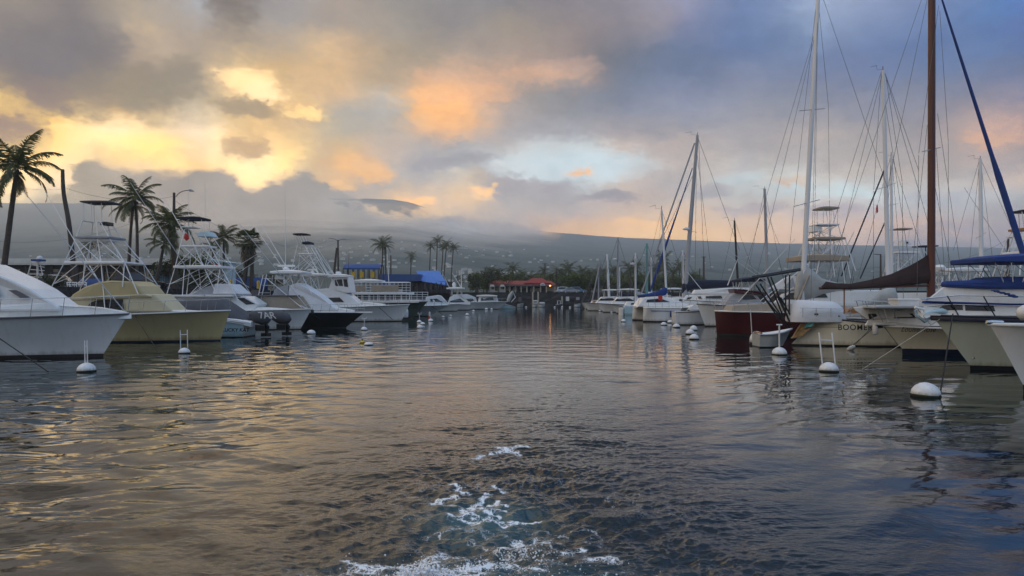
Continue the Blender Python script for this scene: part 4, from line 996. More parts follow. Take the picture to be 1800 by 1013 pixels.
# ---- black hull with tan awning and white cover
D = 63.0; T = boat('sport_fishing_boat', 'black hulled fishing boat with a white sloped front cover and tan canvas enclosure', 'fishing boat', (608, 578), D, GL)
hE = Hull(T, P_(641, 549, D), 1.55, 1, 13, 4.4, 1.42, 1.35, top='black_paint', bot='black_paint', deck='deck_white', boot=0.08, railm='deck_white', full=0.55, flare=1.3)
hE.rail(0.36, 0.62, 8, mid=True)
b = MB(); b.box(X_(630, D), X_(654, D), D - .35, D + .35, Z_(550.5, D), Z_(548.5, D)); b.build('bow_pulpit', 'white_paint', T, bevel=.02)
House(T, 'cabin_trunk', [(540, 552), (540, 536), (580, 541), (618, 546), (618, 551)], D, 1.25, 'deck_white', 0.25)
House(T, 'canvas_enclosure', [(452, 546), (453, 521), (530, 521), (548, 546)], D, 1.7, 'canvas_tan', 0.03, bevel=0.04)
slab(T, 'awning_edge', 450, 535, 519, 521, D, 1.8, 'rub')
House(T, 'windscreen_cover', [(505, 524), (507, 502), (522, 497), (560, 521), (590, 546), (540, 546)], D, 1.5, 'canvas_white', 0.12, bevel=0.05)
House(T, 'flybridge_screen', [(478, 520), (484, 507), (506, 501), (507, 519)], D, 1.4, 'screen', 0.1, bevel=0.04)
slab(T, 'hardtop', 484, 540, 478, 482, D, 1.5, 'white_paint', bevel=0.05, camber=0.15)
House(T, 'console_hood', [(482, 491), (484, 482), (494, 486), (500, 491)], D, 0.9, 'white_paint', 0.1)
tower(T, D, [[(462, 538), (471, 484)], [(468, 538), (477, 484)], [(508, 500), (507, 482)], [(526, 506), (516, 482)], [(556, 517), (537, 483)], [(540, 540), (477, 490)]], 1.7, 1.2, rungs=[(466, 515), (470, 490), (472, 502)], braces=[((508, 500), (520, 482))], name='hardtop_frame', r=0.035)
b = MB(); c = P_(503, 472, D); b.lathe((c.x, c.y, c.z - .12), [(.0, 0), (.26, 0), (.28, .12), (.14, .24), (.0, .3)], 14); b.box(c.x - .72, c.x + .75, D - .09, D + .09, c.z + .14, c.z + .3); b.build('radar', 'white_paint', T, smooth=40, bevel=.02)
b = MB(); b.tube([P_(502, 468, D), P_(501, 330, D)], [.028, .010], 6); b.build('antenna', 'white_paint', T)
pole(T, 'outrigger', (540, 541), (420, 393), D - 2, D - 6, 0.034); pole(T, 'outrigger', (512, 484), (450, 380), D + 2, D + 6, 0.030); pole(T, 'outrigger', (500, 476), (447, 397), D + 1, D + 3, 0.026)
pole(T, 'fender_line', (548, 552), (562, 561), D - 1.6, D - 1.8, .02, 'rope_dark', 1.0)
b = MB(); b.tube([P_(549, 545, D - 2.0), P_(549, 552, D - 2.05)], .13, 10); b.build('fender', 'plastic_black', T, smooth=60)

# ---- white boat with dark side window and a black-topped tower
D = 79.0; T = boat('sport_fishing_boat', 'white sport fishing boat with one dark side window and a black topped tower', 'fishing boat', (700, 565), D, GL)
hF = Hull(T, P_(720, 535, D), 0.85, 1, 16, 4.6, 1.55, 1.4, top='gelcoat', boot=0.09, railm='deck_white', full=0.6)
House(T, 'cabin_trunk', [(600, 540), (600, 530), (640, 532), (672, 535), (672, 540)], D, 1.4, 'deck_white', 0.25)
hc = House(T, 'cabin', [(520, 540), (545, 509), (586, 506), (599, 511), (612, 519), (630, 534), (630, 540)], D, 1.9, 'gelcoat', 0.14, bevel=0.1)
hc.window([(568, 524), (595, 523), (603, 531), (573, 531.5)])
hc2 = House(T, 'pilothouse', [(578, 507), (584, 488), (612, 488), (616, 515), (606, 515)], D, 1.4, 'white_paint', 0.05)
hc2.window([(588, 492), (601, 491), (603, 503), (589, 503)]); hc2.window([(603, 491), (610, 491), (612, 505), (605, 504)])
slab(T, 'pilothouse_roof', 582, 616, 484.5, 488.5, D, 1.6, 'white_paint', camber=0.15)
b = MB(); c = P_(595, 482, D); b.lathe((c.x, c.y, c.z), [(0, 0), (.3, 0), (.3, .16), (.2, .26), (0, .28)], 14); b.build('radar', 'white_paint', T, smooth=40)
tower(T, D, [[(518, 478), (526, 431)], [(566, 482), (538, 431)], [(582, 484), (550, 436)], [(600, 510), (575, 470), (556, 436)]], 1.7, 0.6, rungs=[(526, 431), (528, 447), (549, 447), (566, 482), (538, 431)], braces=[((518, 478), (548, 449)), ((566, 482), (530, 449)), ((541, 475), (557, 455))], r=0.04)
slab(T, 'upper_canopy', 518, 543, 411.8, 413.6, D, 0.8, 'canvas_navy', camber=0.08)
slab(T, 'lower_canopy', 534, 549, 426.5, 430, D, 0.7, 'canvas_navy', camber=0.1)
slab(T, 'control_pod', 540, 549, 430.5, 434.5, D, 0.5, 'white_paint')
slab(T, 'tower_platform', 528, 553, 446, 448, D, .9, 'white_paint')
tower(T, D, [[(526, 431), (520, 413)], [(535, 429), (527, 413)], [(538, 427), (533, 414)]], 0.6, 0.6, name='canopy_posts', r=0.025)
slab(T, 'hardtop', 519, 583, 483, 485.5, D, 1.7, 'white_paint', camber=0.15)
tower(T, D, [[(522, 508), (523, 485)], [(540, 508), (540, 485)], [(555, 508), (552, 485)], [(568, 508), (564, 485)]], 1.6, 1.5, name='hardtop_posts', r=0.035, braces=[((540, 508), (552, 485)), ((522, 508), (540, 485)), ((555, 508), (564, 485))])
b = MB(); c = P_(549, 479, D); b.lathe((c.x, c.y, c.z - .2), [(0, 0), (.25, 0), (.25, .2), (.1, .36), (0, .4)], 12); b.box(c.x - .5, c.x + .5, D - .08, D + .08, c.z + .2, c.z + .36); b.build('radar', 'white_paint', T, smooth=40)
hF.rail(0.3, 0.5, 5)
pole(T, 'outrigger', (600, 512), (573, 455), D - 2, D - 2, 0.03)
pole(T, 'mooring_line', (667, 541), (690, 562), D - 2.2, D - 4, 0.03, 'rope_dark', 1.0)
b = MB(); c = P_(713, 553, D + 2.6); b.lathe((c.x, c.y, c.z - .35), [(0, 0), (.28, .05), (.3, .3), (.3, .75), (.22, .95), (0, 1.0)], 12); b.build('fender', 'buoy', T, smooth=50)

# ---- tour catamaran with two railed decks
D = 92.0; T = boat('tour_catamaran', 'dark green tour catamaran with two decks of metal railings', 'catamaran', (722, 559), D, GL)
Hull(T, P_(752, 530, D - 2.6), 1.7, 1, 16, 2.4, 1.75, 1.6, top='dark_green', bot='black_paint', boot=0.1, full=0.5)
Hull(T, P_(752, 530, D + 2.6), 1.7, 1, 16, 2.4, 1.75, 1.6, top='dark_green', bot='black_paint', boot=0.1, full=0.5)
slab(T, 'main_deck', 590, 742, 528, 532, D, 3.6, 'deck_white')
slab(T, 'upper_deck', 606, 722, 514, 518, D, 3.4, 'white_paint')
b = MB()
for sd in (-1, 1):
    for (x0, x1, yb, yt) in ((608, 721, 515, 497), (600, 752, 530, 514)):
        for k in range(4): b.bar(P_(x0, yt + (yb - yt) * k / 4, D + 3.3 * sd), P_(x1, yt + (yb - yt) * k / 4, D + 3.3 * sd), .028, 5)
        for k in range(17): xx = x0 + (x1 - x0) * k / 16; b.bar(P_(xx, yt, D + 3.3 * sd), P_(xx, yb, D + 3.3 * sd), .03, 5)
for (x1, yb, yt) in ((721, 515, 497), (752, 530, 514)):
    for k in range(4): b.bar(P_(x1, yt + (yb - yt) * k / 4, D - 3.3), P_(x1, yt + (yb - yt) * k / 4, D + 3.3), .028, 5)
for k in range(8): b.bar(P_(722 + k * 4, 498 + k * 4, D - 1.2), P_(722 + k * 4, 498 + k * 4, D + 1.2), .02, 5)
b.build('railing', 'alu', T)
b = MB(); b.box(X_(662, D), X_(708, D), D - 3.4, D - 3.36, Z_(513, D), Z_(502, D)); b.box(X_(622, D), X_(652, D), D - 3.4, D - 3.36, Z_(512, D), Z_(504, D)); b.build('rail_panel', 'canvas_tan', T, bevel=.01)
for k in range(9):
    xx = 608 + k * 14
    for sd in (-1, 1): b = MB(); b.bar(P_(xx, 530, D + 3 * sd), P_(xx, 516, D + 3 * sd), .05, 6); b.build('deck_post', 'white_paint', T)
House(T, 'wheelhouse', [(612, 530), (612, 519), (690, 519), (696, 530)], D, 2.4, 'wall_dark', 0.0)
slab(T, 'sun_canopy', 628, 672, 493, 495.5, D, 2.2, 'white_paint', camber=.15); slab(T, 'sun_canopy', 648, 720, 496, 497.5, D + 1.5, 1.4, 'white_paint')
for k, (px, dz) in enumerate(((612, 0), (640, .1), (669, 0), (684, .05), (700, 0))):
    b = MB(); c = P_(px, 513, D - 1.5 + .8 * (k % 3)); b.box(c.x - .45, c.x + .45, c.y - .4, c.y + .4, c.z - .3, c.z + .3); b.box(c.x - .45, c.x - .3, c.y - .4, c.y + .4, c.z + .3, c.z + .8); b.build('deck_seat', 'screen', T, bevel=.05)
pole(T, 'mast', (686, 540), (680, 435), D, D, .05, 'mast_white', .7)

# ---- the smaller white cruisers farther down the left row
def cruiser(label, stem, tip, top='gelcoat', Ln=11, beam=4.0, cab=None, win=None, roof=None, tw=None, dirn=1, group=GL, name='cabin_cruiser', rail=True, cat='motorboat', bot='antifoul', d=None, zaft=None, full=0.55):
    d = d or DW(stem[1]); T = boat(name, label, cat, stem, d, group)
    tp = P_(tip[0], tip[1], d); rk = abs(X_(stem[0], d) - tp.x)
    h = Hull(T, tp, rk, dirn, Ln, beam, tp.z * .9, zaft or tp.z * .82, top=top, bot=bot, boot=.08, railm='deck_white', full=full)
    if cab:
        c = House(T, 'cabin', cab, d, beam * .36, 'gelcoat', 0.14, bevel=.08)
        for w in (win or []): c.window(w)
    if roof: slab(T, 'hardtop', *roof, d, beam * .38, 'white_paint', camber=.12)
    if rail: h.rail(0.35, .55, 5, r=.022)
    return T, d, h
T, d, h = cruiser('white cruiser with a tall cabin front close beside the green catamaran', (757, 556), (790, 536), cab=[(745, 538), (748, 522), (768, 519), (774, 520), (786, 533), (786, 538)], win=[[(755, 526), (766, 525), (777, 531), (756, 531)]], d=98)
pole(T, 'mooring_line', (758, 538), (783, 557), d - 2, d - 6, .03, 'rope_dark', 1.0)
T, d, h = cruiser('white cruiser with a long row of dark cabin windows, hidden partly by its neighbour', (803, 547), (813, 534), Ln=12, cab=[(786, 535), (790, 522), (802, 518), (810, 521), (826, 532), (826, 536)], win=[[(791, 529), (808, 525), (816, 531), (791, 532)]], d=128)
T, d, h = cruiser('white cruiser with an upright flybridge, hardtop and radar dome', (826, 545), (838, 531), Ln=12, cab=[(792, 533), (796, 518), (820, 517), (836, 523), (838, 532)], win=[[(814, 526), (830, 525), (834, 530), (812, 531)]], roof=(786, 816, 506, 508.5), d=138)
tower(T, d, [[(794, 520), (795, 508)], [(812, 519), (810, 508)], [(803, 520), (806, 508)]], 1.3, 1.3, name='hardtop_posts', r=.05)
b = MB(); c = P_(798, 501, d); b.lathe((c.x, c.y, c.z - .6), [(.15, 0), (.3, .3), (.36, .7), (.2, 1.05), (0, 1.1)], 12); b.build('radar_dome', 'white_paint', T, smooth=50)
pole(T, 'outrigger', (792, 510), (776, 477), d, d - 2, .06); pole(T, 'outrigger', (812, 508), (795, 480), d, d + 2, .06); pole(T, 'mast', (811, 506), (811, 478), d, d, .09, 'white_paint', .6)
T, d, h = cruiser('low white cruiser with an open cockpit beside the pale blue skiff', (876, 544.5), (893, 530), Ln=14, cab=[(840, 531), (842, 521), (872, 521), (874, 524), (876, 531)], win=[[(846, 524), (866, 523), (868, 528), (845, 529)]], roof=(838, 874, 519.5, 521.5), d=146)
D = 150.0; T = boat('skiff', 'pale blue skiff with its long outboard arm tilted up', 'skiff', (873, 543), D, GL)
Hull(T, P_(868, 533, D), .4, -1, 4.4, 2.0, .95, .35, top='pale_blue', deck='pale_blue', bot='pale_blue', boot=.05, sternw=.8)
b = MB(); b.tube([P_(893, 530, D), P_(897, 520, D), P_(902, 512, D)], [.35, .42, .22], 8); b.build('outboard_leg', 'canvas_silver', T, smooth=60)
b = MB(); b.bar(P_(899, 531, D - .3), P_(906, 523, D - .3), .08); b.bar(P_(902, 514, D), P_(906, 523, D), .08); b.build('outboard_bracket', 'alu', T)

# ---- tiny craft against the far wall
b = None
for i, (px, w, lab, colr, cab) in enumerate(((915, 12, 'grey runabout with a dark outboard moored under the red roofed building', 'canvas_silver', 0), (941, 10, 'white boat with a square pilothouse below two pale posts', 'gelcoat', 1), (953, 12, 'low white boat with a curved white canopy against the far wall', 'gelcoat', 2), (983, 13, 'dark workboat with a small frame canopy against the far wall', 'canvas_grey', 3), (1015, 12, 'white runabout beside the sign on the far wall', 'gelcoat', 0))):
    d = 171.0; T = thing('small_boat', lab, 'motorboat', (X_(px, d), d, 0), 'small boats under the far sea wall')
    x0 = X_(px - w / 2, d); x1 = X_(px + w / 2, d)
    h = Hull(T, (x1, d, .85), .3, 1, x1 - x0, 1.5, .7, .65, top=colr, boot=.06)
    if cab == 1: House(T, 'cabin', [(px - 4, 534), (px - 4, 528), (px + 4, 528), (px + 4, 534)], d, .55, 'gelcoat', 0).window([(px - 3, 530), (px + 3, 530), (px + 3, 532), (px - 3, 532)])
    elif cab == 2: House(T, 'canopy', [(px - 5, 534), (px - 4, 531.5), (px + 4, 531.5), (px + 5, 534)], d, .6, 'canvas_white', 0.2)
    elif cab == 3:
        slab(T, 'canopy', px - 4, px + 3, 528, 528.8, d, .5, 'canvas_grey'); tower(T, d, [[(px - 3, 535), (px - 3, 529)], [(px + 2, 535), (px + 2, 529)]], .5, .5, r=.05)
    else:
        b = MB(); b.tube([P_(px - w / 2, 533, d), P_(px - w / 2 - 1, 538, d)], [.3, .15], 6); b.build('outboard_motor', 'plastic_black', T)

# ------------------------------------------------------------------ right side
# ---- nearest right boat: white flared bow
D = 21.3; T = boat('motor_yacht', 'white flared bow with a round fender on its rail at the right edge', 'yacht', (1795, 690), D, GR)
hR = Hull(T, P_(1737, 568, D), 1.0, -1, 12, 4.0, 1.85, 1.75, top='gelcoat', boot=0.22, flare=1.7, stemcurve=.92, railm='white_paint', full=.55, bot='black_paint')
b = MB(); b.tube([hR.p(-.05, 0, 2.02), hR.p(.1, 0, 2.0), hR.p(.4, 0, 1.98)], [.05, .09, .1], 8); b.build('bow_roller', 'steel', T, smooth=60)
b = MB(); c = P_(1806, 551, D - 1.1); b.lathe((c.x, c.y, c.z - .22), [(0, 0), (.16, .04), (.25, .14), (.27, .24), (.22, .36), (.12, .44), (0, .46)], 16); b.build('fender', 'buoy', T, smooth=60)
b = MB(); ln = []
for i in range(14):
    t = i / 13 * .3; ln.append(hR.p(hR.rake + t * 10 + .02, -(hR.B / 2 * .9 * math.sin(math.pi / 2 * min(t / .69, 1)) ** 1.15) - .03 - .02 * t, .62))
b.tube(ln, .035, 6); b.build('spray_rail', 'gelcoat', T, smooth=60)

# ---- pale green hull with blue bimini
D = 27.8; T = boat('motor_yacht', 'pale green hulled motor yacht with a royal blue bimini and blue striped white cabin', 'yacht', (1705, 650), D, GR)
hS = Hull(T, P_(1637, 553, D), 1.45, -1, 13, 4.3, 1.92, 1.8, top='pale_green', boot=0.16, flare=1.25, stemcurve=1.0, railm='navy_paint', full=.55, bot='black_paint')
b = MB(); ln = hS.sheer(0, .8, 1, 24, .0, -.14); b.tube(ln, .10, 6, flat=.35); ln = hS.sheer(0, .8, -1, 24, .0, -.14); b.tube(ln, .10, 6, flat=.35); b.build('sheer_stripe', 'navy_paint', T, smooth=60)
b = MB()
for i in range(7):
    t0, t1 = i * .03, (i + 1) * .03
ptq = lambda x, y, z: hS.p(x, y, z)
# raked bow rail: top tube, mid tube, slanting dark stanchions
for sd in (-1, 1):
    b.tube([ptq(-.35, 0, 2.66)] + [q + Vector((0, 0, .74)) for q in hS.sheer(.06, .62, sd, 14, -.1)], .022)
    b.tube([ptq(-.25, 0, 2.38)] + [q + Vector((0, 0, .40)) for q in hS.sheer(.05, .62, sd, 14, -.1)], .016)
b.build('bow_rail', 'steel', T, smooth=60)
b = MB()
for sd in (-1, 1):
    for t in (.06, .14, .24, .36, .5):
        q = hS.sheer(t, t, sd, 1, -.1)[0]; b.bar(q, q + Vector((-.42, 0, .72)), .022)
b.build('stanchion', 'plastic_black', T, smooth=60)
b = MB(); b.tube([ptq(-.62, 0, 2.34), ptq(-.1, 0, 2.22), ptq(1.2, 0, 2.12)], [.05, .06, .05], 8); b.box(ptq(.9, 0, 0).x - 1.3, ptq(.9, 0, 0).x + .3, D - .22, D + .22, 2.04, 2.12); b.build('bowsprit', 'white_paint', T, smooth=40)
b = MB(); b.tube([ptq(-.55, -.1, 2.24), ptq(-.5, -.1, 2.05), ptq(-.2, -.1, 1.8), ptq(.2, -.1, 2.05)], [.05, .06, .07, .04], 8); b.tube([ptq(-.3, .1, 2.12), ptq(.3, .15, 2.2), ptq(.8, .1, 2.1)], [.06, .13, .07], 8); b.build('anchor', 'pale_blue', T, smooth=50)
hc = House(T, 'cabin', [(1664, 556), (1664, 534), (1672, 526), (1700, 504), (1712, 502), (1900, 498), (1960, 556)], D, 1.45, 'gelcoat', .16, bevel=.1)
hc.window([(1690, 542), (1700, 534), (1724, 535), (1724, 546), (1694, 547)]); hc.window([(1728, 536), (1770, 536), (1772, 548), (1728, 547)])
House(T, 'cabin_stripe', [(1662, 534), (1664, 529.5), (1800, 534), (1900, 534), (1900, 538), (1800, 538)], D, 1.49, 'canvas_blue', .16, bevel=.01)
House(T, 'dodger', [(1694, 504), (1697, 493), (1760, 491), (1775, 486), (1900, 486), (1900, 509), (1760, 508)], D, 1.35, 'canvas_blue', .2, bevel=.1)
slab(T, 'bimini', 1707, 1850, 455, 464, D, 1.35, 'canvas_blue', bevel=.04, camber=.16)
tower(T, D, [[(1724, 497), (1710, 462)], [(1740, 497), (1738, 462)], [(1765, 470), (1795, 510)], [(1756, 497), (1770, 462)], [(1800, 500), (1812, 462)]], 1.3, 1.25, name='bimini_frame', r=.018, m='steel')
b = MB()
for (px, py, r) in ((1758, 512, 3), (1763, 514, 2), (1768, 515, 3), (1776, 517, 3), (1784, 520, 4), (1790, 522, 3), (1752, 511, 1.6)):
    c = P_(px, py, D - 1.45); rr = r * D / F; b.lathe((0, 0, 0), [(0, 0)], 3) if False else b.add([(c.x + rr * math.cos(a) * 1.3, D - 1.45 + .17 * (c.z - hc.z0) - .02, c.z + rr * math.sin(a) * .6) for a in [6.283 * j / 8 for j in range(8)]] + [(c.x + rr * math.cos(a) * 1.3, D - 1.35 + .17 * (c.z - hc.z0), c.z + rr * math.sin(a) * .6) for a in [6.283 * j / 8 for j in range(8)]], [tuple(range(8))] + [(j, 8 + j, 8 + (j + 1) % 8, (j + 1) % 8) for j in range(8)])
b.build('spray_emblem', 'canvas_blue', T)
b = MB(); b.lathe((hS.p(hS.rake + .1, 0, 0).x, D - .02, .42), [(0, 0), (.09, 0), (.09, .06), (0, .09)], 10); b.build('bow_eye', 'steel', T)
pole(T, 'mooring_chain', (1675, 552), (1652, 697), D - .6, DW(700), .022, 'rope_dark', 1.0)
pole(T, 'mooring_rope', (1665, 553), (1515, 650), D - .2, DW(650), .014, 'rope_light', 1.0)

# ---- white boat with navy bottom, cursive name on the bow
D = 34.6; T = boat('motor_yacht', 'white motor yacht with navy bottom and cursive name, its bow pulpit overlapping the sailboat', 'yacht', (1587, 626), D, GR)
hL = Hull(T, P_(1550, 572, D), .95, -1, 11, 3.3, 1.25, 1.2, top='cream', bot='navy_paint', boot=.30, flare=1.5, railm='deck_white', full=.55)
b = MB(); b.box(X_(1534, D), X_(1575, D), D - .28, D + .28, Z_(571.5, D), Z_(568.5, D)); b.build('bow_platform', 'white_paint', T, bevel=.02)
House(T, 'cabin_trunk', [(1540, 574), (1546, 563), (1640, 560), (1700, 562), (1700, 574)], D, 1.05, 'deck_white', .2)
hc = House(T, 'cabin', [(1524, 548), (1519, 541), (1560, 538), (1622, 541), (1632, 562), (1543, 563)], D, 1.1, 'deck_white', .08, bevel=.05)
hc.window([(1545, 553), (1579, 552), (1582, 562), (1547, 562.5)]); hc.window([(1588, 552), (1618, 552), (1623, 560), (1590, 561)])
slab(T, 'cabin_roof', 1516, 1626, 538, 542, D, 1.15, 'canvas_silver', camber=.05)
b = MB()
for sd in (-1, 1):
    q = lambda px, py: Vector((X_(px, D), D + sd * (.35 + .012 * (px - 1500) * .6), Z_(py, D)))
    b.tube([q(1509, 529), q(1546, 530), q(1552, 538), q(1562, 563)], .02); b.bar(q(1513, 530), q(1526, 562), .018); b.bar(q(1525, 530), q(1540, 566), .018); b.bar(q(1538, 530), q(1548, 566), .018)
    b.tube([q(1562, 545), q(1590, 540), q(1612, 570)], .016)
b.build('bow_rail', 'steel', T, smooth=60)
b = MB(); b.tube([P_(1541, 571, D), P_(1545, 574, D), P_(1552, 575, D)], [.05, .10, .05], 8); b.build('anchor', 'plastic_black', T)
text(T, 'Louise Rose', (X_(1613, D - 1.0), D - 1.02, Z_(580, D - 1.0)), .30, 'letter', shear=.45, rz=R(-9))
pole(T, 'mooring_line', (1541, 573), (1500, 606), D, D + 1, .013, 'rope_dark', 1.0); pole(T, 'mooring_line', (1553, 573), (1578, 606), D, D - .5, .013, 'rope_dark', 1.0)
b = MB(); b.tube([P_(1537, 571, D - .1), P_(1538, 575, D - .1), P_(1539, 587, D - .1), P_(1539.5, 589, D - .1)], [.07, .125, .125, .05], 10); b.build('fender', 'buoy', T, smooth=60)

# ---- BOOMER: cream sailboat, stern to the channel
D = 41.3; T = boat('sailboat', 'cream sailboat lettered BOOMER with a carved stern and folded black frame', 'sailboat', (1420, 607), D, GR)
hBm = Hull(T, P_(1437, 557, D), -1.45, -1, 9.5, 3.1, 1.2, 1.25, top='cream', bot='black_paint', boot=.08, flare=1.2, railm='navy_paint', full=.32, sternw=.75, wl=.84)
House(T, 'cabin_trunk', [(1445, 560), (1448, 553), (1530, 551), (1600, 552), (1600, 560)], D, .95, 'gelcoat', .2)
b = MB(); x0, x1 = X_(1414, D), X_(1474, D)
for sd in (-1,): pass
V = [P_(1446, 557, D - .62), P_(1425, 558, D - .55), P_(1407, 569, D - .42), P_(1394, 591, D - .25), P_(1390, 595, D - .2), P_(1406, 592, D - .42), P_(1428, 574, D - .74)]
V = [q + Vector((0, -.12, 0)) for q in V]
b.add(V + [q + Vector((.05, .3, 0)) for q in V], [tuple(range(7)), tuple(range(13, 6, -1))] + [(k, 7 + k, 7 + (k + 1) % 7, (k + 1) % 7) for k in range(7)]); b.build('carved_board', 'bronze', T)
b = MB(); V = [P_(1436, 560, D - .66), P_(1419, 563, D - .56), P_(1410, 577, D - .48), P_(1424, 574, D - .7)]; V = [q + Vector((0, -.2, 0)) for q in V]; b.add(V + [q + Vector((0.03, .1, 0)) for q in V], [(0, 1, 2, 3), (7, 6, 5, 4)] + [(k, 4 + k, 4 + (k + 1) % 4, (k + 1) % 4) for k in range(4)]); b.build('carved_inlay', 'mast_teal', T)
b = MB()
fr = [((1329, 501), (1382, 580)), ((1336, 499), (1390, 580)), ((1349, 487), (1378, 560)), ((1355, 487), (1392, 575)), ((1381, 484), (1381, 552)), ((1388, 483), (1387, 552)), ((1366, 520), (1388, 566)), ((1372, 523), (1396, 566)), ((1345, 525), (1390, 578))]
for k, (a, c) in enumerate(fr):
    for dy in (-.32, .30): b.bar(P_(a[0], a[1], D + dy), P_(c[0], c[1], D + dy * .6), .045, 8)
b.tube([P_(1316, 490, D - .3), P_(1360, 483, D - .3), P_(1407, 475, D - .3)], .06, 8); b.tube([P_(1322, 487, D + .3), P_(1360, 481, D + .3), P_(1407, 473, D + .3)], .06, 8)
for x, y in ((1330, 503), (1350, 488), (1385, 482), (1402, 475), (1345, 526), (1368, 527)): b.bar(P_(x, y, D - .32), P_(x, y, D + .32), .035, 6)
b.build('folded_frame', 'plastic_black', T, smooth=60)
cv = MB(); rr = []
for px, py, w in ((1386, 553, .5), (1392, 534, .75), (1402, 527, .85), (1420, 528, .95), (1440, 529, .98), (1462, 530, .95), (1472, 538, .85), (1480, 549, .6), (1482, 552, .4)):
    x = X_(px, D); z = Z_(py, D); zb = 1.32
    rr.append([(x, D - w, zb), (x, D - w * 1.02, zb + (z - zb) * .5), (x, D - w * .75, zb + (z - zb) * .9), (x, D, z), (x, D + w * .75, zb + (z - zb) * .9), (x, D + w * 1.02, zb + (z - zb) * .5), (x, D + w, zb)])
cv.loft(rr); cv.build('deck_tarp', 'canvas_white', T, smooth=60)
text(T, 'BOOMER', (X_(1502, D - 1.5), D - 1.585, Z_(576, D - 1.5)), .42, bold=.004, spacing=1.14)
pole(T, 'hull_stripe', (1411, 575), (1477, 575.5), D - 1.50, D - 1.56, .012, 'letter', 1.0)
b = MB()
for sd in (-1, 1):
    q = lambda px, py: Vector((X_(px, D), D + sd * 1.15, Z_(py, D)))
    b.tube([q(1392, 541), q(1480, 543), q(1600, 543)], .013); b.tube([q(1392, 549), q(1480, 549)], .010)
    for px in (1397, 1420, 1445, 1478, 1510): b.bar(q(px, 556), q(px, 541), .016)
b.build('lifeline', 'steel', T)
b = MB()
for px, py, s in ((1456, 553, .12), (1472, 553, .17), (1433, 550, .2)):
    c = P_(px, py, D - .8); b.lathe((c.x, c.y, c.z - .12), [(s, 0), (s, .08), (s * .6, .12), (s * .8, .26), (s * .3, .3)], 12)
b.build('winch', 'plastic_black', T, smooth=40)
b = MB(); q = [(1484, 556), (1490, 542), (1520, 540), (1522, 554)]; b.prism(poly(q, D - .5), D - .7, D + .7); b.build('companionway', 'varnish', T, bevel=.03)
pole(T, 'mooring_line', (1537, 571), (1503, 606), D - 2, D - 3, .014, 'rope_dark', 1.0)
text(T, '417', (X_(1516, D - .8), D - .82, Z_(551, D - .8)), .22, bold=.004)

# ---- cream ama: the sailboat's other hull, built as a short separate one
D = 40.0; T = boat('ama', 'small cream dinghy with a varnished transom below the black frame', 'ama', (1358, 607), D, GR)
Hull(T, P_(1392, 577, D), .5, 1, 1.95, 1.4, .78, .72, top='canvas_silver', bot='black_paint', boot=.06, sternw=.95, full=.6, railm='mast_grey')
b = MB(); x = X_(1334, D); V = [(x - .03, D - .62, .82), (x - .03, D + .62, .82), (x + .16, D + .5, .1), (x + .16, D - .5, .1)]; b.add(V + [(a - .07, c, e) for a, c, e in V], [(0, 1, 2, 3), (7, 6, 5, 4)] + [(k, 4 + k, 4 + (k + 1) % 4, (k + 1) % 4) for k in range(4)]); b.build('transom', 'varnish', T)

# ---- maroon hull
D = 51.0; T = boat('sailboat', 'maroon hulled sailboat with a white boot stripe', 'sailboat', (1258, 590), D, GR)
hM = Hull(T, P_(1256, 546, D), .15, -1, 9.5, 3.0, 1.66, 1.6, top='maroon', bot='black_paint', boot=.16, flare=1.0, railm='deck_white', full=.12, wl=.98)
b = MB(); ln = [hM.p(.02 + hM.L * t, -(hM.hs(t) + .005), .27) for t in [i / 20 for i in range(21)]]; b.tube(ln, .075, 6, flat=.4); b.build('boot_stripe', 'deck_white', T)
House(T, 'cabin_trunk', [(1285, 548), (1290, 537), (1340, 534), (1400, 536), (1400, 548)], D, 1.0, 'canvas_tan', .2)
pole(T, 'fender_rail', (1319, 545), (1322, 592), D - 1.7, D - 1.7, .03, 'white_paint', 1.0)
hM.rail(.5, .6, 6)

# ---- white sailboat behind BOOMER: tall white mast, grey boom cover
def rig(T, base, top, d, r=.09, m='mast_white', spread=(), stays=(), vane=True, y=0.0, taper=.75, wr=.012):
    b = MB(); p0, p1 = P_(base[0], base[1], d + y), P_(top[0], top[1], d + y)
    b.tube([p0, p0.lerp(p1, .5), p1], [r, r * .95, r * taper], 10); b.build('mast', m, T, smooth=60)
    b = MB()
    for (py, half, tilt) in spread:
        t = (py - base[1]) / (top[1] - base[1]); c = p0.lerp(p1, t); b.bar(c + Vector((-half, -half * .9, -tilt)), c + Vector((half, half * .9, tilt)), .025, 6)
    if spread: b.build('spreader', 'mast_grey', T)
    b = MB()
    for a, c in stays: b.bar(P_(a[0], a[1], d + y + (a[2] if len(a) > 2 else 0)), P_(c[0], c[1], d + y + (c[2] if len(c) > 2 else 0)), wr, 5)
    if stays: b.build('stays', 'wire', T)
    if vane:
        b = MB(); b.bar(p1, p1 + Vector((0, 0, .35)), .03); k = d / 45.0
        b.tube([p1 + Vector((0, 0, .05)), p1 + Vector((-.35 * k, 0, .05)), p1 + Vector((-.4 * k, 0, .4))], .012, 5); b.bar(p1 + Vector((-.75 * k, 0, .28)), p1 + Vector((-.35 * k, 0, .42)), .014, 5); b.build('wind_vane', 'plastic_black', T)
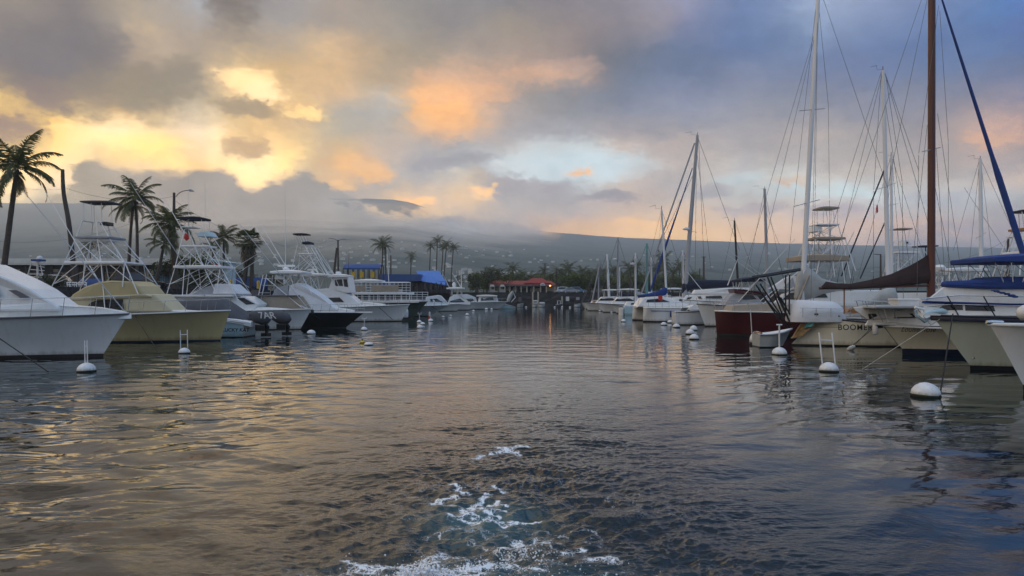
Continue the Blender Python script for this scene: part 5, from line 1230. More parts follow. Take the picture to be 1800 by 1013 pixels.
def boomcover(T, name, pts, d, w, m):
    """sail under a cover along a boom: pts (px, top py, bottom py)"""
    b = MB(); rr = []
    for k, (px, pt_, pb) in enumerate(pts):
        x = X_(px, d); z1, z0 = Z_(pt_, d), Z_(pb, d); ww = w * (0.75 + .25 * math.sin(k * 2.3))
        zc, hz = (z1 + z0) / 2, (z1 - z0) / 2
        rr.append([(x, d + ww * math.cos(a), zc + hz * math.sin(a)) for a in [6.283 * j / 10 + .3 for j in range(10)]])
    b.loft(rr); return b.build(name, m, T, smooth=70)
D = 46.5; T = boat('sailboat', 'white sailboat with the tallest white mast and a grey sail cover', 'sailboat', (1430, 598), D, GR)
hW = Hull(T, P_(1405, 555, D), .8, -1, 11, 3.3, 1.3, 1.2, top='gelcoat', boot=.1, full=.4)
House(T, 'cabin_trunk', [(1420, 556), (1428, 545), (1560, 543), (1600, 556)], D, 1.0, 'gelcoat', .2)
rig(T, (1409, 545), (1441, -60), D, .16, 'mast_white', spread=((193, 1.25, .35), (357, 1.25, .35)),
    stays=[((1430, 65), (1300, 505)), ((1432, 65), (1322, 520)), ((1441, -20), (1560, 330, 2)), ((1438, 0), (1425, 540, -1.5)), ((1438, 0), (1430, 540, 1.5)), ((1442, -60), (1375, 552)), ((1456, 184, 1), (1458, 350, 1)), ((1456, 184, 1), (1440, 20)), ((1414, 357), (1432, 545, 1.2)), ((1458, 352, 1), (1460, 540, 1))], vane=False)
boomcover(T, 'sail_cover', [(1402, 535, 541), (1440, 533, 543), (1470, 534, 545), (1500, 533, 548), (1520, 528, 541), (1545, 511, 540), (1560, 506, 539), (1572, 506, 539), (1574, 512, 538)], D - 1.2, .45, 'canvas_silver')
boomcover(T, 'mast_boot', [(1398, 520, 526), (1402, 480, 531), (1410, 468, 528), (1420, 470, 527), (1432, 478, 523), (1444, 489, 518), (1470, 497, 512), (1500, 502, 511)], D, .34, 'canvas_silver')
pole(T, 'boom_strut', (1398, 540), (1422, 484), D - .5, D - .3, .06, 'canvas_tan', 1.0)

# ---- ketch: dark red wooden mast, brown sail, blue furled genoa
D = 37.9; T = boat('sailing_ketch', 'sailing boat with a dark red wooden mast, brown sail cover and blue furled headsail', 'sailboat', (1640, 615), D, GR)
hK = Hull(T, P_(1900, 545, D), .6, 1, 8, 2.5, 1.35, 1.4, top='gelcoat', boot=.1, full=.45, sternw=.8)
House(T, 'cabin_trunk', [(1620, 562), (1622, 545), (1780, 543), (1800, 562)], D, .85, 'deck_white', .2)
rig(T, (1637, 548), (1638, -120), D, .19, 'mast_wood', spread=((263, .95, .28),), vane=False, taper=.9,
    stays=[((1640, -60), (1457, 480)), ((1634, -20), (1560, 330)), ((1650, 10), (1615, 270, -.8)), ((1615, 273, -.8), (1612, 520, -1)), ((1652, 20), (1667, 250, .8)), ((1667, 252, .8), (1667, 500, 1)), ((1648, 200), (1690, 480)), ((1630, 220), (1600, 500)), ((1646, 262), (1663, 520, .7)), ((1638, 300), (1690, 560, -1)), ((1634, 40), (1629, 540))], wr=.011)
sb = MB(); rr = []
for px, pt_, pb, w in ((1443, 505, 507, .05), (1452, 495, 509, .16), (1470, 498, 509, .2), (1495, 499, 509, .2), (1530, 492, 507, .22), (1566, 482, 504, .24), (1600, 467, 501, .22), (1622, 454, 499, .18), (1633, 446, 499, .14), (1637, 446, 499, .1)):
    x = X_(px, D); z1, z0 = Z_(pt_, D), Z_(pb, D); h_ = z1 - z0
    rr.append([(x, D - w, z0 + .12 * h_), (x, D - w, z0 + .35 * h_), (x, D - w * .5, z0 + .7 * h_), (x, D, z1), (x, D + w * .5, z0 + .7 * h_), (x, D + w, z0 + .35 * h_), (x, D + w, z0 + .12 * h_), (x, D, z0)])
sb.loft(rr); sc1 = sb.build('sail_cover', 'canvas_brown', T, smooth=60)
b = MB()
for px in (1495, 1530, 1575, 1612): b.tube([P_(px, 512, D - .25), P_(px + 3, 500, D - .26), P_(px + 6, 486, D - .22)], .012, 5)
b.build('sail_tie', 'rope_dark', T)
b = MB(); b.bar(P_(1440, 507, D), P_(1640, 502, D), .07, 8); b.build('boom', 'mast_wood', T, smooth=60)
b = MB(); a, c = P_(1648, -25, D), P_(1822, 520, D); b.tube([a.lerp(c, t) for t in (0, .08, .3, .55, .62, .8, .95)], [.03, .05, .075, .10, .15, .15, .13], 10); b.build('furled_headsail', 'canvas_blue', T, smooth=60)
pole(T, 'boom_crutch', (1484, 552), (1484, 508), D, D, .04, 'varnish', 1.0)
b = MB(); b.box(X_(1570, D), X_(1606, D), D - .5, D + .5, Z_(541, D), Z_(526, D)); b.box(X_(1569, D), X_(1607, D), D - .53, D + .53, Z_(529, D), Z_(526, D) + .03); b.build('deck_box', 'white_paint', T, bevel=.03)

# ---- the two white masts beside it and their boats, farther back
D = 62.0; T = boat('sailboat', 'white sailboat whose white mast has a flag at its starboard spreader', 'sailboat', (1600, 578), D, GR)
Hull(T, P_(1500, 545, D), .7, -1, 11, 3.2, 1.4, 1.3, top='gelcoat', boot=.1, full=.45)
rig(T, (1563, 560), (1552, 124), D, .19, 'mast_white', spread=((328, 1.55, .5),), stays=[((1550, 124), (1440, 470)), ((1552, 124), (1460, 500)), ((1554, 124), (1615, 300, 1.5)), ((1549, 130), (1536, 334, -1.2)), ((1536, 336, -1.2), (1535, 520, -1.4)), ((1558, 140), (1586, 320, 1.3)), ((1586, 321, 1.3), (1588, 530, 1.4)), ((1554, 124), (1680, 560)), ((1556, 180), (1604, 500))], wr=.018)
b = MB(); b.add([P_(1541, 360, D), P_(1543, 362, D), P_(1543.5, 372, D), P_(1541, 376, D), P_(1539.5, 368, D)], [(0, 1, 2, 3, 4)]); o = b.build('flag', 'red', T); o.modifiers.new('solid', 'SOLIDIFY').thickness = .02
pole(T, 'furled_headsail', (1556, 295), (1479, 486), D, D, .06, 'canvas_navy', 1.0)
D = 72.0; T = boat('sailboat', 'white sailboat with a white mast just right of the flagged mast', 'sailboat', (1620, 570), D, GR)
Hull(T, P_(1530, 540, D), .7, -1, 10, 3.0, 1.4, 1.3, top='gelcoat', boot=.1, full=.45)
rig(T, (1568, 548), (1566.5, 274), D, .15, 'mast_white', spread=((360, 1.1, .2),), stays=[((1566, 274), (1505, 500)), ((1567, 274), (1640, 500)), ((1566, 280), (1552, 510, -1)), ((1568, 280), (1586, 510, 1))], wr=.018)
pole(T, 'furled_headsail', (1556, 390), (1512, 490), D, D, .06, 'canvas_navy', 1.0)
D = 78.0; T = boat('sailboat', 'white sailboat whose mast stands alone behind the blue furled headsail', 'sailboat', (1700, 566), D, GR)
Hull(T, P_(1640, 540, D), .7, -1, 11, 3.2, 1.4, 1.3, top='gelcoat', boot=.1, full=.45)
rig(T, (1726, 545), (1723, 280), D, .22, 'mast_white', spread=((414, 1.25, .4),), stays=[((1722, 280), (1676, 440)), ((1724, 280), (1800, 450)), ((1695, 330), (1780, 460)), ((1722, 284), (1700, 500)), ((1724, 284), (1750, 500))], wr=.018)

# ---- power boats in the second rank on the right
D = 58.0; T = boat('sport_fishing_boat', 'white sport fishing boat under white peaked covers with a pale three storey tower', 'fishing boat', (1375, 580), D, GR)
hP = Hull(T, P_(1352, 540, D), .8, -1, 14, 4.4, 1.7, 1.5, top='gelcoat', boot=.1, full=.6)
hc = House(T, 'cabin', [(1362, 545), (1390, 517), (1420, 511), (1560, 510), (1600, 545)], D, 1.8, 'gelcoat', .1, bevel=.08)
hc.window([(1388, 527), (1400, 515), (1415, 513), (1408, 527)]); hc.window([(1420, 513), (1456, 513), (1462, 523), (1420, 524)])
House(T, 'flybridge_cover', [(1362, 508), (1393, 488), (1402, 485), (1432, 486), (1454, 492), (1462, 511)], D, 1.6, 'canvas_white', .22, bevel=.1)
House(T, 'cover_panel', [(1388, 506), (1400, 492), (1404, 487), (1408, 506)], D, 1.63, 'screen', .22, bevel=.02)
tower(T, D, [[(1400, 488), (1424, 422), (1432, 407)], [(1418, 488), (1428, 455)], [(1477, 490), (1470, 422), (1466, 395)], [(1450, 488), (1449, 396)], [(1487, 478), (1475, 420)]], 1.8, .7, rungs=[(1424, 422), (1472, 421), (1432, 407)], braces=[((1424, 422), (1462, 450)), ((1470, 422), (1432, 450)), ((1432, 407), (1466, 421)), ((1466, 397), (1430, 421))], r=.036)
slab(T, 'upper_canopy', 1435, 1468, 366, 369, D, .8, 'canvas_tan', camber=.1)
tower(T, D, [[(1442, 398), (1442, 369)], [(1462, 396), (1458, 369)], [(1466, 396), (1467, 369)]], .6, .6, name='canopy_posts', r=.022)
House(T, 'control_box', [(1429, 408), (1430, 398), (1445, 397), (1446, 407)], D, .6, 'white_paint', .05)
slab(T, 'control_roof', 1429, 1468, 395, 397.5, D, .8, 'white_paint'); slab(T, 'lower_canopy', 1422, 1476, 419, 422.5, D, 1.1, 'canvas_tan', camber=.08)
slab(T, 'hardtop', 1393, 1478, 452, 460, D, 1.5, 'canvas_tan', camber=.25); ladder(T, D, 1458, 488, 1457, 425, 8, 8)
pole(T, 'outrigger', (1455, 500), (1501, 408), D, D - 4, .045); pole(T, 'outrigger', (1486, 505), (1479, 450), D, D + 2, .035); pole(T, 'outrigger', (1432, 488), (1450, 460), D, D - 3, .04)
pole(T, 'outrigger', (1330, 545), (1412, 470), D - 2, D - 4, .035); pole(T, 'outrigger', (1348, 548), (1395, 505), D - 2, D - 2, .04)

D = 66.0; T = boat('sport_fishing_boat', 'white fishing boat with a maroon topped windscreen and navy bimini behind the maroon hull', 'fishing boat', (1240, 574), D, GR)
hQ = Hull(T, P_(1225, 534, D), .7, -1, 13, 4.2, 1.75, 1.6, top='gelcoat', boot=.1, full=.6, railm='rub')
hc = House(T, 'cabin', [(1275, 540), (1288, 521), (1297, 514), (1330, 515), (1345, 538)], D, 1.5, 'screen', .15, bevel=.08)
House(T, 'windscreen_cover', [(1294, 515), (1292, 508), (1306, 508.5), (1340, 513), (1340, 519), (1302, 516)], D, 1.3, 'maroon', .1)
hc.window([(1310, 519), (1325, 519), (1332, 526), (1308, 527)])
slab(T, 'bimini', 1294, 1336, 492, 495.5, D, 1.4, 'canvas_navy', camber=.22)
tower(T, D, [[(1297, 510), (1296, 495)], [(1312, 512), (1306, 495)], [(1330, 514), (1334, 495)], [(1308, 508), (1320, 496)]], 1.2, 1.3, name='bimini_frame', r=.03)
pole(T, 'outrigger', (1297, 532), (1398, 420), D - 1, D - 3, .05); pole(T, 'outrigger', (1335, 530), (1465, 430), D + 2, D + 4, .03); pole(T, 'outrigger', (1352, 500), (1259, 434), D - 2, D - 2, .025); pole(T, 'outrigger', (1340, 485), (1272, 433), D - 1, D - 2, .022); pole(T, 'outrigger', (1279, 502), (1297, 455), D, D, .05)
b = MB()
for k in range(6): b.bar(P_(1296 + 7 * k, 510, D - 1), P_(1300 + 6 * k, 498, D - .5), .03, 5)
b.build('bridge_frame', 'alu', T); hQ.rail(.4, .5, 6)

D = 80.0; T = boat('cabin_cruiser', 'white cruiser with several small roof hatches behind the white catamaran', 'motorboat', (1250, 565), D, GR)
Hull(T, P_(1200, 527, D), .8, -1, 12, 4.2, 2.0, 1.9, top='gelcoat', boot=.1, full=.6)
hc = House(T, 'cabin', [(1205, 530), (1212, 519), (1240, 517), (1275, 516), (1305, 520), (1310, 530)], D, 1.6, 'gelcoat', .15, bevel=.08)
hc.window([(1214, 523), (1236, 521), (1238, 526), (1212, 527)]); hc.window([(1244, 521), (1270, 520), (1272, 525), (1244, 526)])
House(T, 'flybridge', [(1222, 517), (1226, 510), (1290, 506), (1318, 506), (1320, 517)], D, 1.4, 'white_paint', .1, bevel=.08)

D = 74.0; T = boat('sport_fishing_boat', 'white fishing boat with a ladder tower and square control box behind the brown sail', 'fishing boat', (1580, 568), D, GR)
Hull(T, P_(1550, 542, D), .8, -1, 13, 4.2, 1.7, 1.5, top='gelcoat', boot=.1, full=.6)
House(T, 'cabin', [(1570, 545), (1578, 515), (1690, 514), (1700, 545)], D, 1.7, 'gelcoat', .05)
tower(T, D, [[(1562, 500), (1572, 440), (1578, 424)], [(1628, 505), (1606, 440), (1600, 424)], [(1640, 480), (1615, 440)]], 1.6, .7, rungs=[(1572, 440), (1606, 440)], braces=[((1566, 478), (1604, 444)), ((1618, 478), (1572, 444))], r=.04)
slab(T, 'upper_canopy', 1570, 1597, 402.5, 404.5, D, .8, 'canvas_tan', camber=.06); tower(T, D, [[(1571, 425), (1573, 404)], [(1591, 424), (1593, 404)]], .6, .6, name='canopy_posts', r=.025)
House(T, 'control_box', [(1586, 432), (1588, 423), (1598, 423), (1603, 430)], D, .5, 'white_paint', .05); slab(T, 'control_screen', 1588.5, 1592, 426, 429, D - .02, .52, 'plastic_black')
slab(T, 'tower_platform', 1570, 1608, 443, 446, D, 1.0, 'white_paint'); ladder(T, D, 1583, 500, 1585, 447, 8, 9); ladder(T, D, 1576, 500, 1577, 447, 6, 9)
slab(T, 'hardtop', 1612, 1640, 432.5, 434.5, D, 1.0, 'canvas_navy'); pole(T, 'radio_mast', (1627, 460), (1627, 434), D, D, .06, 'plastic_black', 1.0)

D = 70.0; T = boat('sport_fishing_boat', 'white fishing boat with a pipe framed hardtop and radar dome behind the dark red mast', 'fishing boat', (1650, 571), D, GR)
Hull(T, P_(1635, 540, D), .8, -1, 13, 4.4, 1.7, 1.5, top='gelcoat', boot=.1, full=.6)
House(T, 'cabin', [(1650, 545), (1656, 508), (1740, 506), (1760, 545)], D, 1.8, 'gelcoat', .05).window([(1664, 520), (1700, 518), (1700, 532), (1662, 532)])
tower(T, D, [[(1648, 515), (1654, 480)], [(1668, 515), (1664, 480)], [(1680, 512), (1684, 480)], [(1700, 515), (1700, 478)], [(1720, 515), (1722, 478)]], 1.5, 1.4, rungs=[(1654, 480), (1684, 480), (1722, 478), (1650, 500), (1690, 500)], braces=[((1650, 510), (1664, 484)), ((1668, 510), (1684, 484)), ((1684, 510), (1700, 482)), ((1720, 510), (1702, 482)), ((1646, 498), (1726, 496))], name='hardtop_frame', r=.045)
slab(T, 'hardtop', 1655, 1722, 473.5, 477.5, D, 1.5, 'white_paint', camber=.15)
b = MB(); c = P_(1652, 470, D); b.lathe((c.x, c.y, c.z - .3), [(0, 0), (.42, .05), (.5, .3), (.35, .5), (0, .56)], 14); b.build('radar', 'white_paint', T, smooth=50)
b = MB()
for k in range(7): b.bar(P_(1640 + 12 * k, 512, D - 1.5), P_(1646 + 12 * k, 486, D - 1.2), .035, 5); b.bar(P_(1652 + 12 * k, 512, D - 1.5), P_(1642 + 12 * k, 486, D - 1.2), .03, 5)
b.build('rod_holder', 'alu', T)
D = 60.0; T = boat('sport_fishing_boat', 'white sport fishing boat whose dark canopied tower is cut by the right edge', 'fishing boat', (1770, 580), D, GR)
Hull(T, P_(1742, 540, D), .8, -1, 13, 4.4, 1.8, 1.6, top='gelcoat', boot=.1, full=.6)
House(T, 'cabin', [(1755, 545), (1765, 500), (1850, 498), (1870, 545)], D, 1.8, 'gelcoat', .05)
tower(T, D, [[(1768, 485), (1784, 418), (1792, 405)], [(1782, 480), (1796, 405)], [(1830, 490), (1815, 405)]], 1.7, .8, rungs=[(1784, 418), (1776, 450)], braces=[((1772, 470), (1815, 420))], r=.05)
slab(T, 'upper_canopy', 1785, 1822, 371, 374, D, .9, 'canvas_navy', camber=.1); tower(T, D, [[(1790, 405), (1786, 374)], [(1803, 405), (1801, 374)]], .7, .7, name='canopy_posts', r=.035)
slab(T, 'tower_platform', 1786, 1820, 402, 406, D, 1.0, 'varnish'); slab(T, 'lower_platform', 1778, 1826, 443, 447, D, 1.3, 'white_paint'); ladder(T, D, 1776, 485, 1790, 408, 10, 10)

# ---- white sailing catamaran with open outboard boat at its stern
D = 79.0; T = boat('sailing_catamaran', 'white sailing catamaran with a blue side stripe and blue fender', 'catamaran', (1131, 565), D, GR)
h1 = Hull(T, P_(1131, 541, D - 1.4), -.05, -1, 9.5, 1.7, 1.5, 1.55, top='gelcoat', bot='navy_paint', boot=.12, full=.04, wl=.97, flare=1.0, sternw=.6, names=('hull', 'bottom_paint', 'deck', 'rub_rail'), railm='deck_white')
h2 = Hull(T, P_(1112, 541, D + 3.2), -.05, -1, 9.5, 1.7, 1.5, 1.55, top='gelcoat', bot='navy_paint', boot=.12, full=.04, wl=.97, flare=1.0, sternw=.6, railm='deck_white')
slab(T, 'bridge_deck', 1125, 1230, 536, 541, D + 1, 2.6, 'deck_white')
House(T, 'saloon', [(1120, 540), (1132, 524), (1165, 521), (1190, 528), (1215, 538)], D + 1, 1.7, 'gelcoat', .15, bevel=.08).window([(1138, 527), (1162, 525), (1178, 531), (1136, 532)])
pole(T, 'side_stripe', (1144, 546.5), (1210, 547.5), D - 2.26, D - 2.26, .035, 'canvas_blue', 1.0)
b = MB(); c = P_(1180, 552, D - 2.4); b.tube([c + Vector((0, 0, .34)), c + Vector((0, 0, .28)), c - Vector((0, 0, .28)), c - Vector((0, 0, .34))], [.06, .14, .14, .06], 10); b.build('fender', 'canvas_blue', T, smooth=60)
b = MB()
for k in range(8): b.bar(P_(1140 + 12 * k, 541, D - 2), P_(1140 + 12 * k, 532, D - 2), .02, 5)
b.tube([P_(1140, 532, D - 2), P_(1224, 532, D - 2)], .02); b.build('lifeline', 'steel', T)
b = MB(); c = P_(1161, 524, D - 1.2); b.box(c.x - .22, c.x + .22, c.y, c.y + .1, c.z - .25, c.z + .25); b.build('life_ring_case', 'red', T, bevel=.04)
rig(T, (1172, 525), (1163, 368), D, .12, 'mast_white', stays=[((1163, 368), (1120, 540)), ((1163, 368), (1215, 535)), ((1163, 372), (1150, 535, -2)), ((1163, 372), (1182, 535, 2))], spread=((478, .55, .05),), wr=.018)
boomcover(T, 'sail_cover', [(1121, 519, 522), (1140, 516, 521.5), (1158, 511, 521), (1166, 506, 520), (1171, 504, 519), (1173, 506, 518)], D, .22, 'canvas_blue')

D = 70.0; T = boat('center_console', 'grey and white open boat with a black outboard and steel arch beside the catamaran stern', 'motorboat', (1213, 571), D, GR)
Hull(T, P_(1262, 545, D), .8, 1, 4.2, 2.0, 1.3, 1.25, top='gelcoat', bot='black_paint', boot=.08, full=.7, railm='rub')
b = MB(); b.tube([P_(1211, 544, D), P_(1203, 546, D), P_(1196, 556, D), P_(1194, 568, D)], [.18, .34, .3, .14], 8); b.build('outboard_motor', 'plastic_black', T, smooth=60)
House(T, 'gunwale_cover', [(1212, 545), (1212, 540), (1222, 536), (1236, 540), (1236, 545)], D, .8, 'gelcoat', .2, bevel=.05)
b = MB(); b.tube([P_(1207, 546, D - .7), P_(1222, 535, D - .7), P_(1232, 536, D - .7), P_(1240, 546, D - .7)], .03); b.tube([P_(1207, 546, D + .7), P_(1222, 535, D + .7), P_(1232, 536, D + .7), P_(1240, 546, D + .7)], .03); b.build('arch_frame', 'steel', T)

D = 86.0; T = boat('sailboat', 'white sailboat with a raked dark mast, radar pod and navy boom cover', 'sailboat', (1195, 561), D, GR)
Hull(T, P_(1150, 533, D), .9, -1, 13, 3.6, 1.8, 1.7, top='gelcoat', bot='navy_paint', boot=.12, full=.45)
House(T, 'cabin_trunk', [(1175, 533), (1185, 524), (1290, 522), (1300, 533)], D, 1.2, 'gelcoat', .2).window([(1195, 526), (1225, 525.5), (1225, 529), (1195, 529.5)])
rig(T, (1203, 530), (1226, 238), D, .26, 'mast_grey', spread=((406, 1.1, -.1),), taper=.6, stays=[((1226, 240), (1300, 440)), ((1224, 260), (1250, 475, 1.5)), ((1224, 300), (1222, 475, -1.5)), ((1228, 245), (1238, 475, 1)), ((1222, 300), (1140, 470)), ((1219, 320), (1200, 520, 1))], wr=.022)
b = MB(); c = P_(1207, 403, D); b.lathe((c.x, c.y, c.z - .15), [(0, 0), (.35, .04), (.4, .2), (.2, .34), (0, .36)], 12); b.build('radar', 'mast_white', T, smooth=50)
pole(T, 'furled_headsail', (1221, 252), (1128, 515), D, D, .10, 'mast_grey', .9)
b = MB(); a, c = P_(1217, 296, D - .5), P_(1143, 512, D - .5); b.tube([a.lerp(c, t) for t in (0, .3, .6, .85, 1)], [.05, .07, .13, .16, .1], 8); b.build('furled_staysail', 'canvas_blue', T, smooth=60)
boomcover(T, 'boom_cover', [(1199, 500, 516), (1204, 496, 514), (1220, 493, 508), (1250, 492, 507), (1280, 493, 505), (1292, 494, 503)], D, .35, 'canvas_navy')
pole(T, 'boat_pole', (1262, 545), (1208, 478), D - 3, D - 1, .05)
D = 92.0; T = boat('sailboat', 'white sailboat with a black mast above the maroon hull', 'sailboat', (1290, 558), D, GR)
Hull(T, P_(1260, 535, D), .9, -1, 11, 3.4, 1.8, 1.7, top='gelcoat', boot=.1, full=.45)
rig(T, (1299, 530), (1291, 388), D, .15, 'plastic_black', stays=[((1291, 390), (1262, 520)), ((1292, 390), (1340, 520))], wr=.02)
D = 98.0; T = boat('sailboat', 'white sailboat with a bare grey mast left of the tallest white mast', 'sailboat', (1340, 556), D, GR)
Hull(T, P_(1310, 533, D), .9, -1, 11, 3.4, 1.8, 1.7, top='gelcoat', boot=.1, full=.45)
rig(T, (1350, 530), (1344, 332), D, .22, 'mast_grey', stays=[((1344, 334), (1382, 520)), ((1344, 334), (1306, 520)), ((1346, 372), (1370, 430))], wr=.02)
b = MB(); c = P_(1351, 446, D); b.lathe((c.x, c.y, c.z - .2), [(0, 0), (.25, .04), (.28, .3), (0, .4)], 10); b.build('radar', 'mast_white', T, smooth=50)

# ---- the crowd of smaller sailboats toward the channel's end
def small_sail(label, px, d, top, m='mast_white', hull='gelcoat', lean=0, cover=None, r=.11, cabin='gelcoat', Ln=8.5, radar=None, boom=None, stern=0):
    T = thing('sailboat', label, 'sailboat', (X_(px, d), d, 0), GR)
    tip = P_(px - Ln * .42 * F / d, 519 + (2.8 - 1.35) * F / d, d)
    Hull(T, tip, .7, -1, Ln, 2.7, 1.1, 1.1, top=hull, boot=.1, full=.45, bot='navy_paint')
    zt = lambda z: 519 + (2.8 - z) * F / d
    House(T, 'cabin_trunk', [(px - 1.6 * F / d, zt(1.1)), (px - 1.2 * F / d, zt(1.75)), (px + 1.8 * F / d, zt(1.8)), (px + 2.0 * F / d, zt(1.1))], d, .9, cabin, .2, bevel=.05).window([(px - .6 * F / d, zt(1.6)), (px + 1.3 * F / d, zt(1.62)), (px + 1.3 * F / d, zt(1.35)), (px - .7 * F / d, zt(1.35))])
    base = (px + lean, zt(1.7)); w = Ln * .42 * F / d
    rig(T, base, (px, top), d, r * max(1, d / 75), m, stays=[((px, top), (px - w, zt(1.3))), ((px, top), (px + w, zt(1.3))), ((px, top + 2), (px - 2, zt(1.2), -1.2)), ((px, top + 2), (px + 2, zt(1.2), 1.2))], wr=.00026 * d, vane=False, spread=((top * .55 + base[1] * .45, .5, .05),) if d < 120 else ())
    if cover: boomcover(T, 'sail_cover', [(base[0], zt(3.4), zt(2.6)), (base[0] + 1.6 * F / d, zt(3.0), zt(2.55)), (base[0] + 3.4 * F / d, zt(2.8), zt(2.55))], d, .2, cover)
    if radar:
        b = MB(); c = P_(px - 5, radar, d); b.lathe((c.x, c.y, c.z), [(0, 0), (.35, .05), (.4, .25), (0, .4)], 10); b.build('radar', 'mast_white', T, smooth=50)
        bb = MB(); bb.bar(P_(px - 5, radar, d), P_(px, radar + 1, d), .06); bb.build('radar_arm', 'mast_white', T)
    return T
small_sail('white sailboat with a teal painted mast', 1137, 118, 428, 'mast_teal', lean=0, cover='canvas_white', r=.14)
small_sail('white sailboat with radar on a short arm of its white mast', 1117, 112, 445, radar=466, cover='canvas_silver')
small_sail('small sailboat with a dark topped grey mast carrying a pale radar', 1086, 128, 418, 'mast_grey', radar=458, cover='canvas_navy')
small_sail('white sailboat with a plain white mast leaning slightly right over the far trees', 1067, 140, 447, lean=4, r=.13)
small_sail('sailboat with an orange tan cabin cover near the end of the right row', 1055, 146, 460, 'mast_grey', lean=-14, hull='pale_green', cabin='varnish', r=.08)
small_sail('small white sailboat with the shortest mast of the far right row', 1089, 134, 470, r=.08)
small_sail('white sailboat with a thin mast directly behind the teal mast', 1145, 130, 453, r=.1, cover='canvas_silver')
small_sail('white sailboat with a thick white mast left of the raked dark mast', 1200, 100, 440, r=.12, lean=1, cover='canvas_silver')
small_sail('small grey sailboat with a thin dark mast at the far right end', 1052, 152, 462, 'mast_grey', r=.06, hull='canvas_silver')
for px, d, lab in ((1178, 108, 'white motor cruiser with a rounded hardtop among the far sailboats'), (1100, 120, 'white motor cruiser with a low flybridge under the far masts'), (1070, 132, 'white runabout with a raised windscreen under the far masts')):
    zt = lambda z: 519 + (2.8 - z) * F / d; s = F / d
    T = thing('cabin_cruiser', lab, 'motorboat', (X_(px, d), d, 0), GR)
    Hull(T, P_(px - 4.5 * s, zt(1.5), d), .8, -1, 9, 3.2, 1.3, 1.2, boot=.1)
    c = House(T, 'cabin', [(px - 2.4 * s, zt(1.2)), (px - 1.2 * s, zt(2.5)), (px + 2 * s, zt(2.6)), (px + 2.4 * s, zt(1.2))], d, 1.2, 'gelcoat', .15, bevel=.08); c.window([(px - 1.4 * s, zt(2.2)), (px + 1.5 * s, zt(2.3)), (px + 1.6 * s, zt(1.8)), (px - 1.8 * s, zt(1.8))])
    slab(T, 'hardtop', px - 1.2 * s, px + 2 * s, zt(3.75), zt(3.62), d, 1.1, 'white_paint', camber=.12); tower(T, d, [[(px - .8 * s, zt(2.5)), (px - .9 * s, zt(3.65))], [(px + 1.6 * s, zt(2.5)), (px + 1.7 * s, zt(3.65))]], 1.0, 1.0, r=.04, name='hardtop_posts')
# pontoon end with a blue float
T = thing('mooring_float', 'blue and grey box float at the end of the far right row', 'float', (X_(1100, 105), 105, 0))
b = MB(); b.box(X_(1096, 105), X_(1110, 105), 104, 106, -.2, 1.2); b.build('float_box', 'pale_blue', T, bevel=.06); b = MB(); b.box(X_(1089, 105), X_(1094, 105), 104, 106, -.2, 1.0); b.build('fender_board', 'deck_white', T, bevel=.05)

